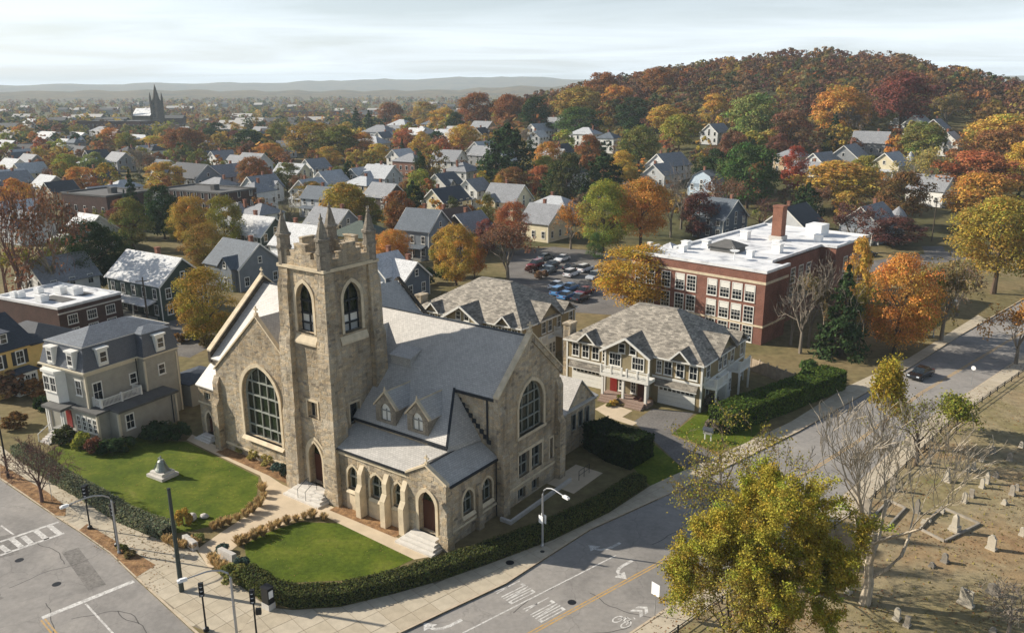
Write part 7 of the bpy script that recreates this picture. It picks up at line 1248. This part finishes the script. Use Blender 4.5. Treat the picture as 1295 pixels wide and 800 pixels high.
o = empty('sign_post', (*OBJ['signpost'], 0)); tag(o, 'thin galvanised sign post by the twiggy street tree', 'sign'); MB().lathe([(0.03, 0), (0.03, 2.8)], 6).build('post', 'galvanised', o); MB().box(-0.02, -0.2, 2.2, 0.02, 0.2, 2.75).build('plate', 'galvanised', o, (0.05, 0, 0))
for k, lb in (('sign_r', 'small white road sign on the pavement by the big yellow green tree'), ('sign_f', 'small white road sign on the far cemetery pavement')):
    o = empty('road_sign', (*OBJ[k], 0), math.atan2(RD[1], RD[0])); tag(o, lb, 'sign'); MB().lathe([(0.035, 0), (0.035, 2.6)], 6).build('post', 'galvanised', o)
    s = 0.5; MB().extr([(-0.38, 1.75), (0.38, 1.75), (0.38, 2.75), (-0.38, 2.75)] if k == 'sign_r' else [(0.3*math.cos(a), 2.4+0.3*math.sin(a)) for a in [R_(45*i) for i in range(8)]], lambda a_, b_, d_: (d_, a_, b_), -0.06, -0.03).build('plate', 'white_metal', o)
o = empty('signal_cabinet', (*OBJ['cabinet'], 0), -0.6); tag(o, 'dark metal control cabinet on a concrete base against the corner hedge', 'cabinet'); MB().box(-0.42, -0.32, -0.05, 0.42, 0.32, 0.5).build('base', 'pale_granite', o); MB().box(-0.38, -0.28, 0.5, 0.38, 0.28, 1.75).box(-0.42, -0.32, 1.75, 0.42, 0.32, 1.85).build('body', 'black_metal', o); MB().box(0.381, -0.2, 1.0, 0.395, 0.2, 1.6).build('notice', 'white_metal', o)
o = empty('letter_box_stand', (*OBJ['mail'], 0), -0.6); tag(o, 'grey letter box cluster on white posts beside the driveway lawn', 'letter box')
for xx in (-0.35, 0.35): MB().box(xx-0.06, -0.06, -0.05, xx+0.06, 0.06, 0.75).build('post', 'white_paint', o)
for i in range(2): MB().box(-0.5+0.51*i, -0.25, 0.75, -0.01+0.51*i, 0.3, 1.25).build('box', 'grey_paint', o)
mb = MB(); gable_roof(mb, -0.5, 0.5, 0.56, 1.26, 1.5, 0.08, 0.04); mb.build('roof', 'lead', o)
# bell monument
o = empty('bell_monument', (*OBJ['bell'], 0), R_(-32)); tag(o, 'bronze bell on an A frame over a stepped pale stone plinth on the lawn', 'monument'); MB().box(-1.25, -1.0, -0.05, 1.25, 1.0, 0.3).build('plinth', 'pale_granite', o); MB().box(-0.95, -0.75, 0.3, 0.95, 0.75, 0.6).build('plinth', 'step_granite', o)
MB().lathe([(0.7, 0.66), (0.66, 0.76), (0.5, 1.0), (0.4, 1.35), (0.35, 1.6), (0.2, 1.75), (0.05, 1.8)], 16).build('bell', 'bronze', o, smooth=True)
for s in (-1, 1): MB().beam((s*0.85, -0.35, 0.6), (s*0.28, 0, 1.85), 0.09).beam((s*0.85, 0.35, 0.6), (s*0.28, 0, 1.85), 0.09).build('frame', 'bronze', o)
MB().beam((-0.42, 0, 1.86), (0.42, 0, 1.86), 0.12).lathe([(0.1, 1.9), (0.06, 2.15), (0.01, 2.25)], 6).build('yoke', 'bronze', o)
for k, a, lb in (('stoneA', -0.75, 'pale granite block bench among the shrubs left of the path entrance'), ('stoneB', -0.6, 'pale granite block bench among the shrubs by the corner hedge')):
    tag(MB().extr([(-0.28, 0), (0.28, 0), (0.22, 0.72), (-0.22, 0.78)], lambda a_, b_, d_: (d_, a_, b_), -0.95, 0.95).build('stone_bench', 'pale_granite', None, (*OBJ[k], 0), a), lb, 'stone block')
def rock(name, x, y, s, seed, label, cat, mat='pale_granite'):
    rs = np.random.default_rng(seed); mb = MB(); pr = []
    for i in range(6): pr.append((0.5*math.sin(math.pi*(i+0.5)/6.2)*(1+rs.normal(0, 0.06)), 0.62*(i/5)))
    mb.lathe(pr, 9); mb.v = [(v[0]*(1+rs.normal(0, 0.05))*s, v[1]*(1+rs.normal(0, 0.05))*s*0.75, (v[2]-0.08)*s*0.9) for v in mb.v]; b = {}
    return tag(mb.build(name, mat, None, (x, y, 0), seed), label, cat)
rock('boulder', OBJ['boulder'][0], OBJ['boulder'][1], 1.3, 2, 'pale rounded boulder under the golden shrub on the lawn', 'boulder'); rock('boulder', OBJ['boulder'][0]+1.0, OBJ['boulder'][1]+0.35, 0.9, 3, 'smaller grey boulder beside the pale one on the lawn', 'boulder')
# utility poles
for i, (x, y, h) in enumerate(UPOLES):
    if i == 5: continue
    o = empty('utility_pole', (x, y, hill(x, y)), 0.4); tag(o, 'wooden utility pole with crossarm beside the '+('green clapboard house', 'side road below the hill', 'side road climbing the hill', 'car park', 'turret house', '', 'left hand trees', 'house behind the church')[i], 'utility pole', 'utility poles'); MB().lathe([(0.17, -0.1), (0.11, h)], 7).build('shaft', 'utility_wood', o); MB().box(-1.1, -0.06, h-0.7, 1.1, 0.06, h-0.58).build('crossarm', 'utility_wood', o)
    for xx in (-0.95, 0, 0.95): MB().lathe([(0.05, h-0.58), (0.05, h-0.4)], 6, (xx, 0, 0)).build('insulator', 'lamp_lens', o)
# wooden garden fence
a, b = FENCE; L_ = math.dist(a, b); n = 5; o = empty('wooden_fence', (*a, 0), math.atan2(b[1]-a[1], b[0]-a[0])); tag(o, 'weathered wooden board fence behind the double house garden', 'fence')
for i in range(n+1): MB().box(i*L_/n-0.08, -0.08, -0.1, i*L_/n+0.08, 0.08, 2.0).build('post', 'fence_wood', o)
for i in range(n):
    m = MB(); x0 = i*L_/n+0.09; w = (L_/n-0.18)/9
    for k in range(9): m.box(x0+k*w+0.008, -0.03+0.01*(k % 2), 0.02, x0+(k+1)*w-0.008, 0.01+0.01*(k % 2), 1.75+0.03*((k*7+i) % 3))
    tag(m.build('board_panel', 'fence_wood', o), kind='stuff')
# low iron railing on the cemetery edge
rp = resample(offset(KR[1:-1], -2.45), 2.8); o = empty('cemetery_railing'); tag(o, 'low black iron railing along the cemetery pavement', 'railing')
for p_ in rp: MB().box(-0.05, -0.05, -0.1, 0.05, 0.05, 0.75).build('post', 'black_metal', o, (p_[0], p_[1], 0), 0.7)
for p_, q_ in zip(rp, rp[1:]): MB().beam((p_[0], p_[1], 0.6), (q_[0], q_[1], 0.6), 0.05).beam((p_[0], p_[1], 0.3), (q_[0], q_[1], 0.3), 0.05).build('rail', 'black_metal', o)
# ------------------------------------------------------------------ gravestones
GR = random.Random(21); GC = 0
plain('grave_stone', lin('#928a7d'), 0.9, 0.35, 1.2, 0.01); plain('grave_pale', lin('#aba393'), 0.85, 0.2, 1.2, 0.01); plain('grave_dark', lin('#7b756b'), 0.85, 0.3, 1.2, 0.01)
def gravestone(x, y, w, h, i):
    w = max(w*0.7, 0.36); h = max(h*0.8, 0.36); kind = ('obelisk' if h > 1.45 and w < 0.95 else 'block' if w > 1.2 else GR.choice(('rounded', 'rounded', 'square', 'shouldered'))); mt, cn = (('grave_pale', 'pale'), ('grave_stone', 'grey'), ('grave_dark', 'dark grey'))[GR.randrange(3)]
    o = empty('gravestone', (x, y, 0), R_(-48+GR.uniform(-7, 7))); o.rotation_euler[0] = R_(GR.uniform(-3, 3)); t_ = 0.22; sz = 'tall' if h > 1.3 else 'low' if h < 0.7 else 'medium'
    tag(o, '%s %s %s gravestone standing on the cemetery grass' % (sz, cn, {'obelisk': 'pillar shaped', 'block': 'broad block', 'rounded': 'round topped', 'square': 'flat topped', 'shouldered': 'shouldered'}[kind]), 'gravestone', 'gravestones in the cemetery'); F0 = lambda a_, b_, d_: (a_, d_, b_)
    MB().box(-w*0.62, -0.28, -0.1, w*0.62, 0.28, 0.16).build('base', mt, o)
    if kind == 'obelisk': MB().box(-w*0.42, -w*0.42, 0.16, w*0.42, w*0.42, 0.55).lathe([(w*0.42, 0.55), (w*0.3, h-0.25), (0.02, h)], 4, ph=math.pi/4).build('shaft', mt, o)
    elif kind == 'block': MB().extr([(-w/2, 0.16), (w/2, 0.16), (w/2*0.94, h*0.82), (w*0.3, h), (-w*0.3, h), (-w/2*0.94, h*0.82)], F0, -0.3, 0.3).build('stone', mt, o)
    else:
        pr = [(-w/2, 0.16), (w/2, 0.16)]
        if kind == 'rounded': pr += [(w/2*math.cos(R_(a_)), h-w*0.4+w*0.4*math.sin(R_(a_))) for a_ in range(0, 181, 30)]
        elif kind == 'square': pr += [(w/2, h), (-w/2, h)]
        else: pr += [(w/2, h*0.8), (w*0.33, h*0.84), (w*0.25, h*0.96), (0, h), (-w*0.25, h*0.96), (-w*0.33, h*0.84), (-w/2, h*0.8)]
        MB().extr(pr, F0, -t_/2, t_/2).build('stone', mt, o)
for i, g in enumerate(GRAVES): gravestone(*g, i)
for pl, lb in ((PLOT, 'low granite kerb framing the plot of the tall monument'), (PLOT2, 'low granite kerb framing a plot near the pale bare tree')):
    o = empty('plot_kerb'); tag(o, lb, 'grave kerb')
    for a, b in zip(pl, pl[1:]+pl[:1]): MB().beam((*a, 0.08), (*b, 0.08), 0.16, 0.22).build('kerb_stone', 'grave_stone', o)
# ------------------------------------------------------------------ cars
def make_car(kind):
    r = empty('car'); H_ = 1.72 if kind == 'suv' else 1.45; L2 = 2.25; hood_ = 0.98 if kind == 'suv' else 0.86
    b = MB(); prof_ = [(-L2, 0.35), (L2, 0.35), (L2+0.03, 0.62), (L2-0.12, hood_-0.1), (1.25, hood_+0.03), (1.0, hood_+0.06), (-1.75 if kind == 'suv' else -1.5, hood_+0.08), (-L2+0.08, hood_+0.02), (-L2-0.03, 0.65)]; W = 0.9
    def body(s, zs): return [(x, s*(W if z < 0.9 else W-0.05), z) for x, z in prof_]
    A, B = body(-1, 0), body(1, 0); n = len(prof_)
    for i in range(n): j = (i+1) % n; b.face([A[i], A[j], B[j], B[i]][::-1])
    for T_, S_ in ((A, 1), (B, -1)):
        for t3 in tess_idx([prof_]): q = [T_[i] for i in t3]; b.face(q)
    xr0, xr1 = (-2.0, 0.35) if kind == 'suv' else (-1.1, 0.3); rf_ = [(xr0+0.12, -0.62, H_), (xr1, -0.62, H_), (xr1, 0.62, H_), (xr0+0.12, 0.62, H_)]; b.face(rf_); b.slab([(p[0], p[1], p[2]+0.02) for p in rf_], 0.05)
    link('body', b.mesh('car_body_'+kind, 'car_paint'), r); g = MB(); lo = [(xr0-0.15 if kind == 'suv' else -1.75, -0.8, hood_+0.05), (1.1, -0.8, hood_+0.05), (1.1, 0.8, hood_+0.05), (xr0-0.15 if kind == 'suv' else -1.75, 0.8, hood_+0.05)]
    for i in range(4): j = (i+1) % 4; g.face([lo[i], lo[j], rf_[j], rf_[i]])
    link('windows', g.mesh('car_glass_'+kind, 'glass'), r); ty = MB().tube([(0, -0.11, 0), (0, 0.11, 0)], 0.33, 14).mesh('tyre_mesh', 'tyre'); rm = MB().tube([(0, -0.115, 0), (0, 0.115, 0)], 0.2, 10).mesh('rim_mesh', 'rim')
    for x in (-1.4, 1.4):
        for s in (-1, 1): w = link('wheel', ty, r, (x, s*0.82, 0.33)); link('rim', rm, w)
    for s in (-1, 1): MB().box(L2-0.12, s*0.62-0.17, 0.62, L2+0.02, s*0.62+0.17, 0.76).build('headlight', 'head_lamp', r); MB().box(-L2-0.045, s*0.66-0.14, 0.72, -L2+0.05, s*0.66+0.14, 0.9).build('tail_lamp', 'tail_lamp', r)
    return r
CARC = dict(w=(lin('#d9dadb'), 'white'), g=(lin('#54595a'), 'dark grey'), r=(lin('#7a1d22'), 'red'), k=(lin('#17191c'), 'black'), s=(lin('#a4a7aa'), 'silver'), b=(lin('#4a7fb0'), 'blue'))
cars = {k: make_car(k) for k in ('sedan', 'suv')}; CR = random.Random(6)
def put_car(kind, x, y, ang, c, label, group=None, z=0.0):
    o = copy_tree(cars[kind]); o.location = (x, y, z); o.rotation_euler = (0, 0, ang); tag(o, label, 'car', group)
    for ch in o.children:
        if ch.name.startswith('body'): ch.color = (*CARC[c][0], 1)
    return o
for i, (x, y, c) in enumerate(CARS):
    kind = CR.choice(('sedan', 'suv')); lb = 'parked %s %s in the car park behind the double houses' % (CARC[c][1], {'sedan': 'saloon car', 'suv': 'tall estate car'}[kind]) if i != 15 else 'black car parked on the side road behind the brick school'; put_car(kind, x, y, R_(54+180*CR.randrange(2)+CR.uniform(-4, 4)) if i != 15 else R_(25), c, lb, 'cars in the car park')
put_car('sedan', OBJ['car'][0]-1.2, OBJ['car'][1]-0.9, math.atan2(-RD[1], -RD[0]), 'k', 'black car driving along the main road towards the junction', None, -0.118)
for c in cars.values():
    for ch in list(c.children):
        for g in list(ch.children): bpy.data.objects.remove(g)
        bpy.data.objects.remove(ch)
    bpy.data.objects.remove(c)
# ------------------------------------------------------------------ fallen leaves and grass tufts
def litter(name, label, polys, n, size, cols, seed, z=0.02):
    rs = np.random.default_rng(seed); C = []; rr_ = random.Random(seed); A_ = [abs(area2(p)) for p in polys]; tot = sum(A_)
    for poly, ar in zip(polys, A_):
        tri = tess([ccw(poly)]); w_ = np.array([abs(area2(t3)) for t3 in tri]); k = rs.choice(len(tri), int(n*ar/tot), p=w_/w_.sum()); T3 = np.array(tri)[k]; u, v = rs.random((2, len(k))); f = u+v > 1; u[f] = 1-u[f]; v[f] = 1-v[f]
        p = T3[:, 0]+u[:, None]*(T3[:, 1]-T3[:, 0])+v[:, None]*(T3[:, 2]-T3[:, 0]); keep = (np.sin(p[:, 0]*0.55+1.3*np.sin(p[:, 1]*0.4))+np.cos(p[:, 1]*0.7)+rs.normal(0, 0.9, len(p))) > 0.3; C.append(p[keep])
    C = np.concatenate(C); C = np.concatenate([C, np.full((len(C), 1), z)], 1); c = np.array([LEAFC[q] for q in cols])[rs.integers(0, len(cols), len(C))]*rs.uniform(0.7, 1.3, (len(C), 1)); me = quads_mesh(name, rand_quads(rs, C, np.tile([0, 0, 1.0], (len(C), 1)), size, 1.3, 0.3), 'leaf_tint', c); tag(link(name, me), label, 'leaves', None, 'stuff')
litter('fallen_leaves', 'fallen leaves scattered over the church lawns', [LAWN1, LAWN2, TLAWN], 1500, 0.09, ['orangeolive', 'brownorange', 'brown', 'olivegold', 'olivebrown'], 41)
litter('fallen_leaves', 'drifts of fallen brown leaves over the cemetery grass', [KR[1:7]+[(110, 130), (60, 40), (20, 30)]], 26000, 0.13, ['brown', 'rust', 'brownorange', 'russet', 'olivebrown', 'brown'], 42)
litter('fallen_leaves', 'fallen leaves along the pavements and beds', [BED1, BED2, INNER_A+[KERB_A[7], KERB_A[3], KERB_A[0]]], 2200, 0.1, ['brown', 'brownorange', 'olivebrown'], 43, 0.03)
gt = np.random.default_rng(44); nG = 9000; gp = np.stack([gt.uniform(14, 100, nG), gt.uniform(40, 125, nG)], 1); gp = gp[(gp[:, 1] < 44+0.83*(gp[:, 0]-6.0)-4.0)]; aa = gt.uniform(0, 6.28, len(gp)); hh = gt.uniform(0.08, 0.22, len(gp)); B0 = np.stack([gp[:, 0], gp[:, 1], 0*hh-0.02], 1); S0 = np.stack([np.cos(aa), np.sin(aa), 0*aa], 1)*0.09; T0 = B0+np.stack([gt.normal(0, 0.05, len(gp)), gt.normal(0, 0.05, len(gp)), hh], 1)
tag(link('grass_tufts', quads_mesh('grass_tufts', np.stack([B0-S0, B0+S0, T0+S0*0.4, T0-S0*0.4], 1), 'leaf_tint', np.array(lin('#8a8052'))*gt.uniform(0.6, 1.3, (len(gp), 1))*np.array([1, 1, 0.9]))), 'rough tufts of dry grass across the cemetery', 'grass', None, 'stuff')
# ------------------------------------------------------------------ repairs in the road surface
t = NT('tar_seal'); t.out(lin('#4f4c49'), 0.7, 0.3); ground('patch_asphalt', [(0.3, lin('#6d6a66')), (0.7, lin('#7f7b76'))], 0.6, 6, sc2=5, bump=0.01, bs=14)
rr_ = random.Random(9)
def on_road(u_, v_): return (8.0+RD[0]*u_+0.637*v_, 49.0+RD[1]*u_-0.7706*v_)
for (u_, v_, l_, w_) in ((10, -4.2, 6, 1.4), (24, 1.6, 9, 1.8), (52, -3.0, 12, 2.0), (38, 3.0, 5, 1.2), (70, 1.0, 10, 2.2)):
    sheet('road_patch', [on_road(u_, v_-w_/2), on_road(u_+l_, v_-w_/2+0.1), on_road(u_+l_-0.1, v_+w_/2), on_road(u_+0.1, v_+w_/2)], -0.1175, 'patch_asphalt', road)
for a_, b_, w_ in (((-46, 58), (-40, 55), 1.6), ((-38, 62.5), (-33, 57), 1.3), ((-45, 65), (-43, 61.5), 2.0)):
    d_ = (b_[0]-a_[0], b_[1]-a_[1]); l_ = math.hypot(*d_); n_ = (-d_[1]/l_*w_/2, d_[0]/l_*w_/2); sheet('road_patch', [(a_[0]-n_[0], a_[1]-n_[1]), (b_[0]-n_[0], b_[1]-n_[1]), (b_[0]+n_[0], b_[1]+n_[1]), (a_[0]+n_[0], a_[1]+n_[1])], -0.1175, 'patch_asphalt', road)
def seal(p_, ang_, n_, st_):
    pts_ = [p_]
    for i in range(n_): ang_ += rr_.uniform(-0.35, 0.35); pts_.append((pts_[-1][0]+st_*math.cos(ang_), pts_[-1][1]+st_*math.sin(ang_)))
    o1, o2 = offset(pts_, 0.035), offset(pts_, -0.035); mb = MB()
    for i in range(n_): mb.face([(*o1[i], -0.1165), (*o1[i+1], -0.1165), (*o2[i+1], -0.1165), (*o2[i], -0.1165)][::-1])
    mb.build('crack_seal', 'tar_seal', road)
for p_, a_ in (((-44, 60), -0.5), ((-40, 57), 0.9), ((-36, 55), -0.8), ((-42, 64), -0.75), ((-33, 53), 0.4), ((0, 53.5), 0.7), ((6, 56), -0.8), ((12, 63), 0.65), ((16, 64), -0.9), ((30, 78), 0.75), ((26, 76), -0.7), ((48, 96), 0.8), ((3, 50), 0.7), ((-30, 54), -0.7)): seal(p_, a_, 11, 0.55)
for p_ in ((-41.5, 61.0), (-36.5, 57.5), (4.5, 54.8), (22.5, 68.5), (-46.5, 62.5)): MB().lathe([(0.34, 0), (0.34, 0.003), (0.3, 0.004)], 16, (p_[0], p_[1], -0.1172)).build('manhole_cover', 'black_metal', road)
# ------------------------------------------------------------------ the hazy air
t = NT('air'); t.t.nodes.remove(t.b); pv = t.n('ShaderNodeVolumePrincipled'); pv.inputs['Color'].default_value = (0.74, 0.88, 1.0, 1); pv.inputs['Density'].default_value = 0.00013; pv.inputs['Anisotropy'].default_value = 0.0; t.l(pv.outputs[0], t.o.inputs['Volume'])
hz_ = MB().box(-7600, -900, -1.5, 7600, 8300, 135).build('haze', 'air'); tag(hz_, None, None, None, 'stuff')
